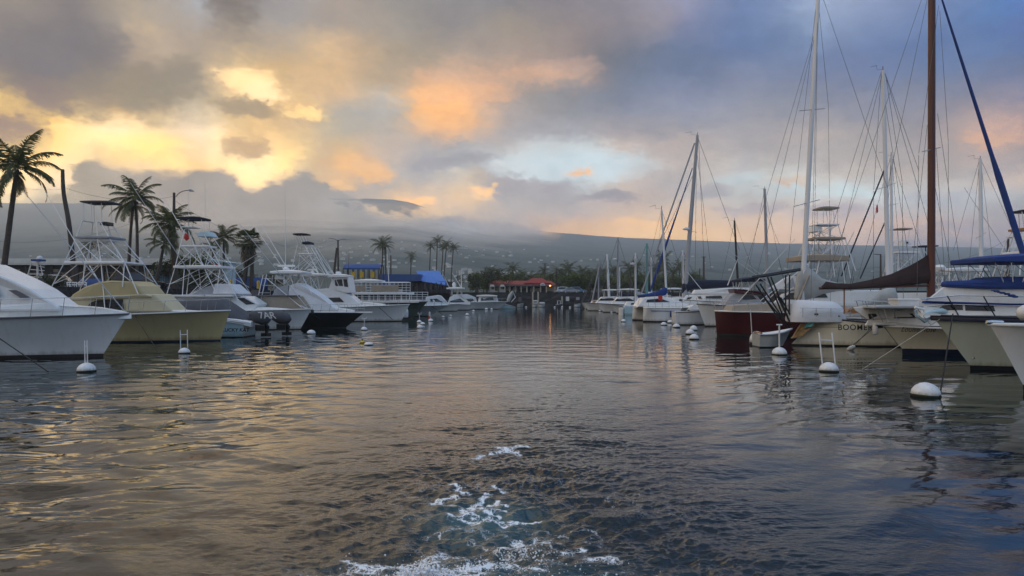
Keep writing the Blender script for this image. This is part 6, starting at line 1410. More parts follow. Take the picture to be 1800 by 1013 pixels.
# ------------------------------------------------------------------ mooring buoys
def buoy_mesh():
    b = MB(); b.lathe((0, 0, 0), [(0, -.5), (.35, -.42), (.62, -.25), (.78, 0), (.80, .16), (.74, .40), (.58, .62), (.34, .77), (.12, .83), (0, .84)], 24); return b
rb = random.Random(4)
BG = 'white mooring buoys along the channel'
proto = None
def buoy(px, py, wpx, label, kind='', scale_h=1.0, band=False, tilt=0.0):
    d = DW(py); r = wpx * d / F / 2 / .8
    T = thing('mooring_buoy', label, 'buoy', (X_(px, d), d, 0), BG)
    global proto
    if proto is None:
        proto = buoy_mesh().build('float', 'buoy', T, smooth=60); o = proto
        b = MB(); b.lathe((0, 0, 0), [(.76, -.06), (.80, -.04), (.825, .07), (.81, .13), (.78, .14)], 24); wd_ = b.build('waterline_band', 'weed', T, smooth=60)
        # meshes are in unit size: recentre on the thing
        for q in (o, wd_): q.data.transform(Matrix.Translation(Vector(T.location)))
        buoy.band = wd_.data; buoy.f = o.data
    else:
        o = bpy.data.objects.new('float', buoy.f); COL.objects.link(o); o.parent = T
        wd_ = bpy.data.objects.new('waterline_band', buoy.band); COL.objects.link(wd_); wd_.parent = T
    for q in (o, wd_): q.scale = (r, r, r * scale_h)
    if scale_h > 1.25: o.location.z = .25 * r; wd_.location.z = .12 * r
    if kind == 'H' or kind == 'post':
        hgt = {'H': 2.6, 'post': 2.1}[kind] * r
        b = MB(); c = Vector(T.location) + Vector((0, 0, .7 * r)); w = .52 * r if kind == 'H' else .12 * r; k = .06 * r if kind == 'H' else .05 * r
        lx = tilt
        for e in (-1, 1):
            b.tube([c + Vector((e * w, 0, -.1 * r)), c + Vector((e * w + lx, 0, hgt)), c + Vector((e * w + lx, 0, hgt + .02))], [k, k, k * .8], 8)
        b.bar(c + Vector((-w + lx * .75, 0, hgt * .76)), c + Vector((w + lx * .75, 0, hgt * .76)), k * .8, 8)
        b.build('handle_post', 'buoy', T, smooth=60)
    if kind == 'T':
        b = MB(); c = Vector(T.location) + Vector((0, 0, .7 * r)); b.bar(c, c + Vector((0, 0, 2.0 * r)), .08 * r, 8); b.bar(c + Vector((-.5 * r, 0, 2.0 * r)), c + Vector((.5 * r, 0, 2.0 * r)), .06 * r, 8)
        for e in (-1, 1): b.bar(c + Vector((e * .5 * r, 0, 2.0 * r)), c + Vector((e * .5 * r, 0, 2.6 * r)), .06 * r, 8)
        b.build('handle_post', 'buoy', T, smooth=60)
    if kind == 'pole':
        b = MB(); c = Vector(T.location) + Vector((0, 0, .7 * r)); b.bar(c, c + Vector((0, 0, 2.6 * r)), .09 * r, 8); b.bar(c + Vector((-.3 * r, 0, 2.55 * r)), c + Vector((.3 * r, 0, 2.55 * r)), .08 * r, 8); b.build('handle_post', 'buoy', T, smooth=60)
    if band:
        b = MB(); c = Vector(T.location); b.lathe((c.x, c.y, .22 * r), [(.795 * r, 0), (.83 * r, .02 * r), (.83 * r, .10 * r), (.795 * r, .12 * r)], 24); b.build('painted_band', 'navy_paint', T, smooth=60)
    T.rotation_euler = (rb.uniform(-.09, .09), rb.uniform(-.07, .07), rb.uniform(-.5, .5))
    return T
buoy(152, 654, 31, 'mooring buoy with a narrow double post in front of the nearest white yacht', 'post')
buoy(324, 622, 20, 'mooring buoy with a tall white H shaped handle beside the khaki hull', 'H')
buoy(547, 587, 15, 'bare white mooring buoy below the black hull bow', scale_h=.9)
buoy(640, 581, 12, 'mooring buoy with a T topped pole near the black hull pulpit', 'T')
buoy(648, 607, 17, 'low white buoy with a small yellow float beside it', scale_h=.6)
buoy(738, 577, 11, 'front buoy of the pair with a short pole before the green catamaran')
buoy(743, 571, 9, 'middle white buoy of the cluster before the green catamaran')
buoy(737, 567.5, 9, 'rear buoy with a forked pole in the cluster before the green catamaran', 'T')
buoy(757, 565, 9, 'white buoy with a red and white post', 'post')
for px, py, w, lab in ((779, 558, 6, 'small white buoy at the foot of the mooring line beyond the red post'), (792, 556, 5, 'small white buoy right of the mooring line beyond the red post'), (821, 554.5, 7, 'small white buoy alone between the red post and the far skiff'), (832, 547.5, 5, 'leftmost small buoy under the far white cruisers'), (855, 544.5, 6, 'small buoy below the low white cruiser at the end'), (864, 544.8, 5, 'small buoy between the low cruiser and the skiff')):
    buoy(px, py, w, lab)
buoy(1627, 697, 48, 'largest and nearest white buoy, beside a dark mooring chain', scale_h=.98)
buoy(1457, 654, 33, 'white buoy with a tall leaning H handle in front of the cream sailboat', 'H', tilt=-.12)
buoy(1370, 624, 26, 'white buoy with a single thin pole below the carved stern', 'pole')
buoy(1331, 606, 26, 'round white buoy ringed by a dark stripe beside the maroon hull', scale_h=1.45, band=True)
buoy(1220, 597, 17, 'front white buoy of the trio left of the maroon hull', scale_h=1.1)
buoy(1213, 588, 16, 'middle white buoy of the trio left of the maroon hull', scale_h=1.1)
buoy(1219, 581, 14, 'rear white buoy of the trio left of the maroon hull', scale_h=1.2)
buoy(1189, 576, 13, 'white buoy with a forked pole near the catamaran', 'T')
buoy(1167, 572, 11, 'white buoy in front of the catamaran below its blue fender')
buoy(1178, 568, 10, 'white buoy tucked against the catamaran side right of its blue fender')
buoy(1096, 566, 9, 'white buoy alone left of the catamaran stern')
for px, py, w in ((1047, 546, 4), (1054, 547.5, 4), (1030, 543, 4), (1037, 544, 3.5), (1075, 550, 4), (1002, 541, 4), (988, 541, 4), (975, 540.8, 3.5), (1062, 546, 4), (925, 540.6, 3.5)):
    buoy(px, py, w, 'tiny white buoy among the many at the far end of the channel')
T = thing('float', 'small yellow float beside the low buoy in the channel', 'float', (X_(637, DW(603)), DW(603), 0))
b = MB(); c = T.location; b.lathe((c.x, c.y, -.05), [(0, 0), (.13, .03), (.16, .1), (.08, .19), (0, .2)], 12); b.build('float_body', 'yellow', T, smooth=60)
b = MB(); b.lathe((c.x, c.y, .14), [(.03, 0), (.06, .03), (.06, .06), (.03, .08)], 8); b.build('float_eye', 'rope_dark', T)
T = thing('line_float', 'small white ribbed float on the cream sailboat mooring line', 'float', (X_(1496, DW(616)), DW(616), 0))
b = MB(); d = DW(616); b.tube([P_(1489, 617, d), P_(1491, 615, d), P_(1496, 612.5, d), P_(1501, 609.5, d), P_(1503, 608, d)], [.03, .1, .13, .1, .03], 10); b.build('float_body', 'buoy', T, smooth=60)
b = MB(); b.tube([P_(1493.5, 614, d), P_(1495, 613, d)], [.125, .13], 10); b.tube([P_(1498, 611.5, d), P_(1499, 610.8, d)], [.13, .125], 10); b.build('float_rib', 'canvas_silver', T)
T = thing('marker_post', 'red and white marker post in the water left of the channel', 'marker', (X_(755, 84), 84, 0))
b = MB(); b.bar(P_(755, 570, 84), P_(755, 548, 84), .07, 8); b.build('post', 'white_paint', T); b = MB(); b.bar(P_(755, 563, 83.98), P_(755, 556, 83.98), .14, 8); b.build('red_band', 'red', T)

# fishing rods standing in their holders, whip antennas
def rods(T, spots, d, h=2.3, name='fishing_rod'):
    for k, (px, py, lean) in enumerate(spots):
        b = MB(); a = P_(px, py, d + .5 * ((k * 7) % 5 - 2) * .5); c = a + Vector((lean, 0, h * (0.9 + .05 * (k % 4)))); b.tube([a, a.lerp(c, .25), a.lerp(c, .6), c], [.022, .02, .012, .006], 5); b.build(name, 'plastic_black', T)
def find(lbl):
    for o in bpy.data.objects:
        if o.get('label', '').startswith(lbl): return o
rods(find('khaki yellow'), [(120, 524, -.3), (128, 523, -.2), (137, 520, -.1), (146, 518, .1)], 45.0)
rods(find('white sport fishing boat with a tall pipe'), [(305, 520, -.5), (312, 520, -.35), (320, 519, -.2), (404, 520, .3), (411, 520, .4)], 60.0)
rods(find('black hulled'), [(458, 520, -.3), (466, 520, -.2), (476, 520, .1)], 63.0)
rods(find('white sport fishing boat with one dark'), [(528, 508, -.4), (538, 508, -.3), (546, 508, .2), (612, 486, .1)], 79.0, 2.8)
rods(find('white sport fishing boat under white peaked'), [(1380, 500, -.5), (1470, 505, .4), (1482, 505, .5), (1494, 506, .4)], 58.0)
rods(find('white fishing boat with a pipe'), [(1646, 500, -.3), (1690, 500, .2), (1712, 500, .3)], 70.0, 2.6)
rods(find('dark green tour'), [(606, 500, 0), (722, 498, .1)], 92.0, 3.2, 'whip_antenna')

# ------------------------------------------------------------------ palms and trees
def frond(b, c, az, el0, Ln, droop, rs, m=0, npairs=30, wl=.75):
    """one feather frond: arching midrib with hanging leaflets on both sides"""
    n = 12; pts = []; p = Vector(c); el = el0
    for i in range(n + 1):
        pts.append(p.copy()); d = Vector((math.cos(az) * math.cos(el), math.sin(az) * math.cos(el), math.sin(el)))
        p = p + d * (Ln / n); el -= droop / n * (0.6 + 1.0 * i / n)
    b.tube(pts, [.035 * Ln / 4 * (1 - .8 * i / n) for i in range(n + 1)], 4, m)
    side = Vector((-math.sin(az), math.cos(az), 0))
    for k in range(npairs):
        t = .12 + .88 * k / npairs; q = t * n; i = min(int(q), n - 1); pos = pts[i].lerp(pts[i + 1], q - i); d = (pts[i + 1] - pts[i]).normalized()
        ll = Ln * wl * .30 * (math.sin(math.pi * min(1, .18 + t * .82)) ** .6) * rs.uniform(.8, 1.15)
        for sd in (-1, 1):
            hang = rs.uniform(.25, .85); v = (side * sd * .8 + d * .75 + Vector((0, 0, -hang))).normalized()
            w = d * (.036 * Ln / 4 + .012)
            tip = pos + v * ll + Vector((0, 0, -.12 * ll)); mid = pos + v * ll * .55
            b.add([pos - w, pos + w, mid + w * .9, tip, mid - w * .9], [(0, 1, 2, 3, 4)], m)
def palm(label, crown, base, d, fl, seed, n=20, group=None, name='palm_tree', rt=.17, mid=None, dead=0, npairs=34, cat='palm tree', elmax=1.35):
    rs = random.Random(seed); s = d / F
    c = P_(crown[0], crown[1], d); g = Vector((X_(base[0], d), d, GZL - .2)) if base[1] is None else P_(base[0], base[1], d)
    if g.z > GZL: g.z = GZL - .2
    T = thing(name, label, cat, (g.x, g.y, g.z), group)
    md = P_(mid[0], mid[1], d) if mid else g.lerp(c, .5) + Vector(((g.x - c.x) * .12, 0, 0))
    pts = catmull([g, md, c], 8); b = MB(); m = len(pts) - 1
    b.tube(pts, [rt * (1.35 - .55 * i / m) * (1 + .06 * (i % 2)) for i in range(m + 1)], 9); b.build('trunk', 'bark', T, smooth=50)
    b = MB(); L_ = fl * s
    for k in range(n):
        t = (k + .5) / n; az = k * 2.39996 + rs.uniform(-.2, .2); el = elmax - (elmax + .45) * t ** 1.15 + rs.uniform(-.12, .12)
        frond(b, c + Vector((0, 0, .1)), az, el, L_ * rs.uniform(.85, 1.12), rs.uniform(1.0, 1.6) + .35 * t, rs, 0, npairs)
    b.build('crown', 'frond', T)
    if dead:
        b = MB()
        for k in range(dead): frond(b, c + Vector((0, 0, -.25 - .05 * k)), rs.uniform(0, 6.28), rs.uniform(-1.3, -.8), L_ * rs.uniform(.45, .75), .5, rs, 0, npairs // 2)
        b.build('dead_fronds', 'frond_dead', T)
    b = MB()
    for k in range(5):
        a = k * 1.3 + seed; q = c + Vector((.28 * math.cos(a), .28 * math.sin(a), -.3 - .05 * (k % 3))); b.lathe((q.x, q.y, q.z - .13), [(0, 0), (.11, .06), (.13, .14), (.08, .23), (0, .27)], 8)
    b.build('coconuts', 'leaf_dark', T, smooth=60)
    return T
PG = 'coconut palms on the left quay'
palm('tall leaning coconut palm nearest on the left edge', (30, 298), (2, None), 65, 84, 1, 18, PG, mid=(18, 385), dead=5, rt=.2, npairs=40)
palm('coconut palm with broad crown above two crossing trunks', (238, 352), (241, None), 95, 60, 2, 18, PG, mid=(241, 410), dead=4, npairs=36)
palm('shorter coconut palm whose leaning trunk crosses its neighbour', (234, 362), (224, None), 95.8, 44, 12, 9, PG, mid=(229, 418), npairs=26, elmax=.3)
palm('bushy coconut palm in front of the street lamp', (298, 396), (308, None), 88, 56, 3, 20, PG, mid=(306, 450), dead=6, rt=.28, npairs=34)
palm('low coconut palm leaning left below the street lamp', (288, 430), (268, None), 86, 40, 13, 12, PG, mid=(280, 470), npairs=26)
palm('small distant coconut palm behind the khaki boat tower', (160, 434), (160, None), 150, 28, 4, 18, PG, npairs=22)
palm('coconut palm with upright fronds between the towers', (393, 420), (394, None), 110, 36, 5, 20, PG, npairs=28)
palm('thin coconut palm half hidden left of the fan palm', (374, 436), (376, None), 118, 24, 15, 12, PG, npairs=20)
# fan palm with a skirt of dead leaves
d = 104.0; T = thing('fan_palm', 'fan palm with a thick skirt of dead brown leaves', 'palm tree', (X_(428, d), d, GZL), PG); rs = random.Random(8)
for (bx, tx) in ((427, 434), (440, 442)):
    b = MB(); b.tube(catmull([(X_(bx, d), d, GZL - .2), P_((bx + tx) / 2 + 2, 470, d), P_(tx, 430, d)], 6), [.3] * 6 + [.26] * 6 + [.22], 9); b.build('trunk', 'bark', T, smooth=50)
b = MB(); c = P_(436, 424, d)
for k in range(46):
    az = k * 2.39996; el = 1.2 - 1.7 * (k / 46) + rs.uniform(-.1, .1); Ls = rs.uniform(1.0, 1.5)
    hub = c + Vector((math.cos(az) * math.cos(el), math.sin(az) * math.cos(el), math.sin(el))) * Ls; b.bar(c, hub, .03, 4)
    f = (hub - c).normalized(); sd = f.cross(Vector((0, 0, 1))).normalized(); up = sd.cross(f)
    for j in range(13):
        a = -1.35 + 2.7 * j / 12; v = f * math.cos(a) + sd * math.sin(a); tip = hub + v * .95 + Vector((0, 0, -.25)); w = (sd * math.cos(a) - f * math.sin(a)) * .07
        b.add([hub, hub + v * .5 + w, tip, hub + v * .5 - w], [(0, 1, 2, 3)])
b.build('crown', 'frond', T)
b = MB()
for k in range(260):
    az = rs.uniform(0, 6.28); z = rs.uniform(0, 2.6); r = .45 + .75 * (1 - abs(z - 1.0) / 1.8); p = Vector((c.x + math.cos(az) * r * rs.uniform(.6, 1), c.y + math.sin(az) * r * rs.uniform(.6, 1), c.z - .4 - z))
    v = Vector((math.cos(az) * .35, math.sin(az) * .35, -1)).normalized() * rs.uniform(.5, .9); w = Vector((-math.sin(az), math.cos(az), 0)) * .12
    b.add([p, p + v * .5 + w, p + v, p + v * .5 - w], [(0, 1, 2, 3)])
b.build('leaf_skirt', 'frond_dead', T)
palm('coconut palm with a clear round crown above the blue awning', (672, 431), (666, 488), 200, 25, 6, 20, PG, mid=(672, 460), npairs=22)
palm('slim straight coconut palm standing against its neighbour over the blue awning', (677, 434), (679, None), 198, 20, 16, 12, PG, npairs=18)
palm('small coconut palm standing alone between the awning and the palm cluster', (723, 452), (721, None), 250, 15, 7, 16, PG, npairs=18)
for k, (cx, cy, bx, lab) in enumerate(((757, 434, 754, 'leftmost palm of the tall cluster behind the blue roof'), (769, 424, 766, 'tallest palm of the cluster behind the blue roof'), (779, 436, 775, 'thin palm in the middle of the cluster behind the blue roof'), (785, 431, 779, 'palm with a curved trunk in the cluster behind the blue roof'), (797, 437, 792, 'rightmost palm of the tall cluster behind the blue roof'))):
    palm(lab, (cx, cy), (bx, None), 240 + 4 * k, 15.5 + (k % 2), 30 + k, 18, 'cluster of tall palms behind the blue roof', npairs=18)
# low palms along the far shore: four kinds, copied
FP = 'low palms along the far shore'
far = [(862, 478), (876, 484), (901, 474), (912, 488), (957, 478), (966, 488), (984, 478), (1000, 478), (1011, 486), (1022, 480), (1037, 482), (1050, 486), (1062, 480), (1080, 479), (1096, 484), (1108, 478), (1121, 470), (1140, 482), (1156, 476), (1166, 466), (1182, 480), (1195, 472), (948, 488), (930, 490), (850, 488), (1215, 486)]
protos = []; fr_ = random.Random(6)
for k, (px, py) in enumerate(far):
    d = 205 + 18 * ((k * 7) % 5); c = P_(px, py, d)
    if k < 4:
        t = palm('low bushy coconut palm in the far shore row beyond the sea wall', (px, py), (px + fr_.uniform(-2, 2), None), d, 17 + 2 * k, 50 + k, 20, FP, npairs=16, rt=.22); t['hh'] = c.z - GZL; protos.append(t)
    else:
        q = copy_tree(protos[k % 4], (c.x, d, GZL - .2), rz=fr_.uniform(0, 6.28)); s = (c.z - GZL) / protos[k % 4]['hh']; q.scale = (fr_.uniform(.85, 1.15),) * 2 + (s,)
for t in protos:
    del t['hh']
for o_ in list(bpy.data.objects):
    if 'hh' in o_.keys(): del o_['hh']

def bush(label, px, d, w, z0, z1, seed, m='leaf', n=900, name='tree', trunk=True, group=None, cat='tree', leaf=.32):
    rs = random.Random(seed); x = X_(px, d); T = thing(name, label, cat, (x, d, z0), group); b = MB()
    cl = [(rs.gauss(0, .32) * w, rs.gauss(0, .3) * w, z0 + (z1 - z0) * (.35 + .55 * rs.random()), rs.uniform(.22, .42)) for _ in range(11)]
    for k in range(n):
        cx, cy, cz, r = rs.choice(cl); v = Vector((rs.gauss(0, 1), rs.gauss(0, 1), rs.gauss(0, 1))).normalized() * rs.random() ** .35
        p = Vector((x + cx + v.x * r * w * .75, d + cy + v.y * r * w * .75, cz + v.z * r * (z1 - z0) * .8)); p.z = max(p.z, z0 + .1)
        a = Vector((rs.gauss(0, 1), rs.gauss(0, 1), rs.gauss(0, .7))).normalized(); c_ = a.cross(Vector((rs.random(), rs.random(), 1))).normalized(); L_ = leaf * rs.uniform(.6, 1.3)
        b.add([p - a * L_, p + c_ * L_ * .4, p + a * L_, p - c_ * L_ * .4], [(0, 1, 2, 3)])
    b.build('crown', m, T)
    if trunk:
        b = MB(); b.tube([(x, d, z0 - .3), (x + .1 * w, d, z0 + .35 * (z1 - z0)), (x, d, z0 + .75 * (z1 - z0))], [.03 * w + .08, .02 * w + .06, .04], 7)
        for cx, cy, cz, r in cl[:5]: b.tube([(x + .08 * w, d, z0 + .35 * (z1 - z0)), (x + cx * .7, d + cy * .7, cz)], [.05 + .01 * w, .03], 5)
        b.build('trunk', 'bark', T, smooth=60)
    return T
SG = 'green trees along the far shore'
tp = None; tr2 = random.Random(14)
for k in range(30):
    px = 838 + k * 13.2 + tr2.uniform(-4, 4); d = 196 + tr2.uniform(0, 45); top = tr2.uniform(480, 490)
    if 866 < px < 972: d = 245 + tr2.uniform(0, 20)
    if k < 3: t = bush('rounded green tree in the row along the far shore', px, d, 6.5, GZL, 9.0, 70 + k, 'leaf', 1500, group=SG, leaf=.4); tp = (tp or []) + [t]
    else:
        c = copy_tree(tp[k % 3], (X_(px, d), d, GZL), rz=tr2.uniform(0, 6.28)); s = (Z_(top, d) - GZL) / 6.0; c.scale = (tr2.uniform(.8, 1.25), tr2.uniform(.8, 1.25), s)
LG = 'dark trees and shrubs on the left quay'
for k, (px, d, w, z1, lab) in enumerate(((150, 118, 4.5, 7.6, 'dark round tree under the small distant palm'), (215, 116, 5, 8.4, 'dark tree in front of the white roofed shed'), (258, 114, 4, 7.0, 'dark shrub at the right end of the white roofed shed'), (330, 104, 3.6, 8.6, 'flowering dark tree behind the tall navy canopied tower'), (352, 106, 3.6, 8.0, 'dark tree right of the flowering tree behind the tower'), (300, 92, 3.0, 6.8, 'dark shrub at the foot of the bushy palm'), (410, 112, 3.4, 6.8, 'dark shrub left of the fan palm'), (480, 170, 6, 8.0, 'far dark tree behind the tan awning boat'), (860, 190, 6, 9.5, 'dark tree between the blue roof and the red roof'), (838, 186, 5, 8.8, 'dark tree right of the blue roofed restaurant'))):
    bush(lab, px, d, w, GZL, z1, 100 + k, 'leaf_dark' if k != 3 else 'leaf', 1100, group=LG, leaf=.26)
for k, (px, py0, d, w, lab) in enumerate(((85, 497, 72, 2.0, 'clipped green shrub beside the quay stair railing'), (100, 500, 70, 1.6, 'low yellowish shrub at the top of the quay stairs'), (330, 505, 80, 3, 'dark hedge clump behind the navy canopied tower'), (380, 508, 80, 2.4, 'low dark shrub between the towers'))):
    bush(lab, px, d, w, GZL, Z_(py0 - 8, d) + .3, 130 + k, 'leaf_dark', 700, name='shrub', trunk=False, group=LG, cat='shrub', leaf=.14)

# ------------------------------------------------------------------ poles and lines
def wood_pole(label, base, top, d, r=.16, mids=None, name='utility_pole', arms=(), cat='pole', zb=None):
    g = P_(base[0], base[1], d); g.z = min(g.z, GZL - .3) if zb is None else zb
    T = thing(name, label, cat, (g.x, g.y, g.z)); b = MB()
    pts = [g] + [P_(q[0], q[1], d) for q in (mids or [])] + [P_(top[0], top[1], d)]
    if len(pts) > 2: pts = catmull(pts, 5)
    k = len(pts) - 1; b.tube(pts, [r * (1.2 - .45 * i / k) for i in range(k + 1)], 9); b.build('pole', 'timber_pole', T, smooth=60)
    if arms:
        b = MB()
        for (x0, y0, x1, y1) in arms: b.bar(P_(x0, y0, d - .2), P_(x1, y1, d - .2), .07, 6)
        b.build('crossarm', 'timber_pole', T)
    return T
wood_pole('bare curved palm trunk without a crown, leaning beside the nearest palm', (134, None) if False else (134, 500), (110, 298), 75, .22, [(122, 400), (112, 340)], name='bare_trunk', cat='trunk')
T = wood_pole('grey pole carrying a street lamp on a curved arm behind the bushy palm', (305, 510), (306, 339), 100, .22, name='street_lamp', cat='street lamp')
b = MB(); b.tube(catmull([P_(309, 346, 100), P_(316, 339, 100), P_(325, 335.5, 100), P_(333, 335, 100)], 5), .05, 6); b.build('arm', 'timber_pole', T)
b = MB(); b.tube([P_(331, 334.5, 100), P_(334, 334.5, 100), P_(341, 336.5, 100)], [.08, .2, .06], 8); b.build('lamp_head', 'mast_grey', T, smooth=60)
T = wood_pole('dark pole with two lamp arms above the blue awning', (595, 510), (594, 422), 150, .2, name='street_lamp', cat='street lamp')
b = MB(); b.tube(catmull([P_(594, 424, 150), P_(587, 420, 150), P_(578, 419, 150)], 4), .05, 5); b.tube(catmull([P_(594, 424, 150), P_(600, 421, 150), P_(608, 421, 150)], 4), .05, 5); b.build('arm', 'timber_pole', T)
b = MB(); b.tube([P_(580, 419, 150), P_(577, 418.5, 150)], [.16, .1], 6); b.tube([P_(607, 421, 150), P_(612, 421, 150)], [.16, .1], 6); b.build('lamp_head', 'mast_grey', T)
wood_pole('leaning timber post beside the double lamp', (583, 505), (592, 436), 149, .26)
wood_pole('thin timber pole in front of the palms over the blue awning', (687, 505), (687, 449), 190, .2)
wood_pole('pale timber pole with a short crossarm on the right skyline', (1237, 510), (1237, 451), 190, .28, arms=((1233, 452, 1241, 452),))
wood_pole('plain short pole left of the crossarm pole', (1230, 510), (1230, 472), 190, .14)
wood_pole('dark utility pole behind the brown sail', (1548, 520), (1548, 447), 130, .18, arms=((1537, 447, 1549, 448),))
wood_pole('timber pole with lamp arms at the right edge', (1772, 520), (1772, 417), 110, .22, arms=((1770, 419, 1781, 417),))
wood_pole('distant pole with a crossarm behind the red roofed building', (958, 505), (958, 463), 215, .2, arms=((953, 463.5, 962, 463.5), (954, 466, 962, 466)))
wood_pole('dark thin pole right of the red roofed building', (978, 510), (978, 472), 205, .2)
wood_pole('dark angled lamp post behind the blue roofed restaurant', (805, 508), (805, 476), 170, .12)
wood_pole('pale pole with a short crossarm behind the far white cruisers', (811, 510), (811, 479), 172, .14)
def line(label, pts, r=.015):
    b = MB(); L_ = []
    for (a, c, dr) in pts: L_ += sag(a, c, dr)
    b.tube(L_, r, 5); o = b.build('power_line', 'wire', None, o=L_[0]); tag(o, label, 'power line')
line('high power line from the bare trunk past the broad palm', [(P_(-60, 300, 78), P_(118, 332, 78), .8), (P_(118, 332, 78), P_(306, 345, 100), .9)])
line('sagging power line from the lamp pole to the double lamp', [(P_(306, 352, 100), P_(460, 415, 125), 1.2), (P_(460, 415, 125), P_(594, 425, 150), 2.0)], .02)
line('low power line crossing behind the nearest palm', [(P_(-40, 421, 90), P_(234, 392, 96), 1.2)])
line('power line low on the right skyline', [(P_(1548, 450, 130), P_(1772, 421, 110), 2.5)], .018)
line('thin power line above the harbour on the right', [(P_(1230, 476, 190), P_(1548, 470, 130), 1.0)], .02)

# ------------------------------------------------------------------ buildings
d = 108.0; T = thing('shed_building', 'long low shed with a flat white roof edge and dark open bays', 'building', (X_(140, d), d, GZL))
x0, x1 = X_(-420, d), X_(300, d)
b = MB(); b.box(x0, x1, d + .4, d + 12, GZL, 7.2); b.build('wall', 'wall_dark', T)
b = MB(); b.box(x0 - .5, x1 + .5, d - 1, d + 13, 7.2, 7.55); b.box(x0 - .5, x1 + .5, d - 1.05, d - 1.0, 7.45, 8.1); b.box(x0 - .5, x1 + .5, d - 1.04, d + 13, 7.95, 8.1); b.build('roof', 'roof_white', T)
for xa, xb in ((8, 32), (-60, -20), (88, 100), (255, 276)): b = MB(); b.box(X_(xa, d), X_(xb, d), d + .36, d + .4, GZL, 6.6); b.build('wall_panel', 'wall_cream', T)
for xa in range(-400, 300, 45): b = MB(); b.box(X_(xa, d) - .12, X_(xa, d) + .12, d - .6, d - .36, GZL, 7.2); b.build('column', 'wall_dark', T)
for k in range(5):
    b = MB(); xa = X_(40 + 46 * k, d); b.box(xa, xa + 2.6, d + .34, d + .4, 4.6, 6.2); f = b.build('window', 'rub', T); b = MB(); b.box(xa + .15, xa + 2.45, d + .33, d + .36, 4.75, 6.05); b.build('pane', 'glass', f)
# blue hoardings in front
for xa, xb, dd, lab, y0, y1 in ((236, 292, 100, 'blue tarpaulin fence behind the khaki boat', 492, 506), (410, 470, 104, 'blue tarpaulin fence behind the tan awning boat', 488, 502), (140, 178, 101, 'short blue tarpaulin fence below the small palm', 490, 506)):
    T = thing('tarp_fence', lab, 'fence', (X_(xa, dd), dd, GZL))
    b = MB(); n = 14
    za, zb = Z_(y0, dd), GZL + .1
    V = [(X_(xa + (xb - xa) * i / n, dd), dd + .06 * math.sin(i * 2.1), z) for z in (zb, za) for i in range(n + 1)]
    b.add(V, [(i, i + 1, n + 2 + i, n + 1 + i) for i in range(n)]); o = b.build('panel', 'wall_blue', T, smooth=60); o.modifiers.new('solid', 'SOLIDIFY').thickness = .03
    b = MB()
    for i in range(6): x = X_(xa + (xb - xa) * i / 5, dd); b.bar((x, dd + .15, GZL), (x, dd + .15, za + .15), .04)
    b.build('post', 'timber_pole', T)
T = thing('picket_fence', 'pale blue upright picket gate left of the navy canopied tower', 'fence', (X_(282, 92), 92, GZL)); b = MB()
for i in range(9): x = X_(274 + 3 * i, 92); b.box(x - .05, x + .05, 91.97, 92.03, GZL, Z_(472, 92))
b.box(X_(273, 92), X_(300, 92), 92.03, 92.07, Z_(476, 92), Z_(474.5, 92)); b.box(X_(273, 92), X_(300, 92), 92.03, 92.07, GZL + .4, GZL + .55); b.build('pickets', 'fence_blue', T)
b = MB(); b.box(X_(273, 92) - .1, X_(273, 92) + .1, 91.9, 92.1, GZL, Z_(471, 92)); b.box(X_(300, 92) - .1, X_(300, 92) + .1, 91.9, 92.1, GZL, Z_(471, 92)); b.build('post', 'fence_blue', T)
d = 96.0; T = thing('kiosk', 'small pale blue kiosk with a tilted roof behind the navy canopied tower', 'kiosk', (X_(398, d), d, GZL))
b = MB(); b.box(X_(394, d), X_(404, d), d, d + 2, GZL, Z_(462, d)); b.build('wall', 'pale_blue', T); b = MB(); b.prism([(X_(372, d), Z_(455, d)), (X_(406, d), Z_(461, d)), (X_(406, d), Z_(463, d)), (X_(372, d), Z_(457.5, d))], d - 1, d + 3); b.build('roof', 'pale_blue', T)
b = MB(); b.box(X_(375, d), X_(388, d), d - .2, d + .1, Z_(466, d), Z_(463, d)); b.build('counter_sign', 'red', T)
for px, dd in ((31, 78), (406, 92), (454, 96)):
    T = thing('bollard', {31: 'yellow bollard by the quay stairs at the left', 406: 'yellow bollard right of the navy canopied tower', 454: 'yellow bollard above the tan canvas enclosure'}[px], 'bollard', (X_(px, dd), dd, GZL)); b = MB(); x = X_(px, dd); b.lathe((x, dd, GZL), [(0, 0), (.2, 0), (.2, 1.25), (.14, 1.36), (0, 1.4)], 12); b.build('post', 'yellow', T, smooth=50); b = MB(); b.lathe((x, dd, GZL), [(.3, 0), (.3, .1), (.2, .12)], 12); b.build('base', 'concrete', T)
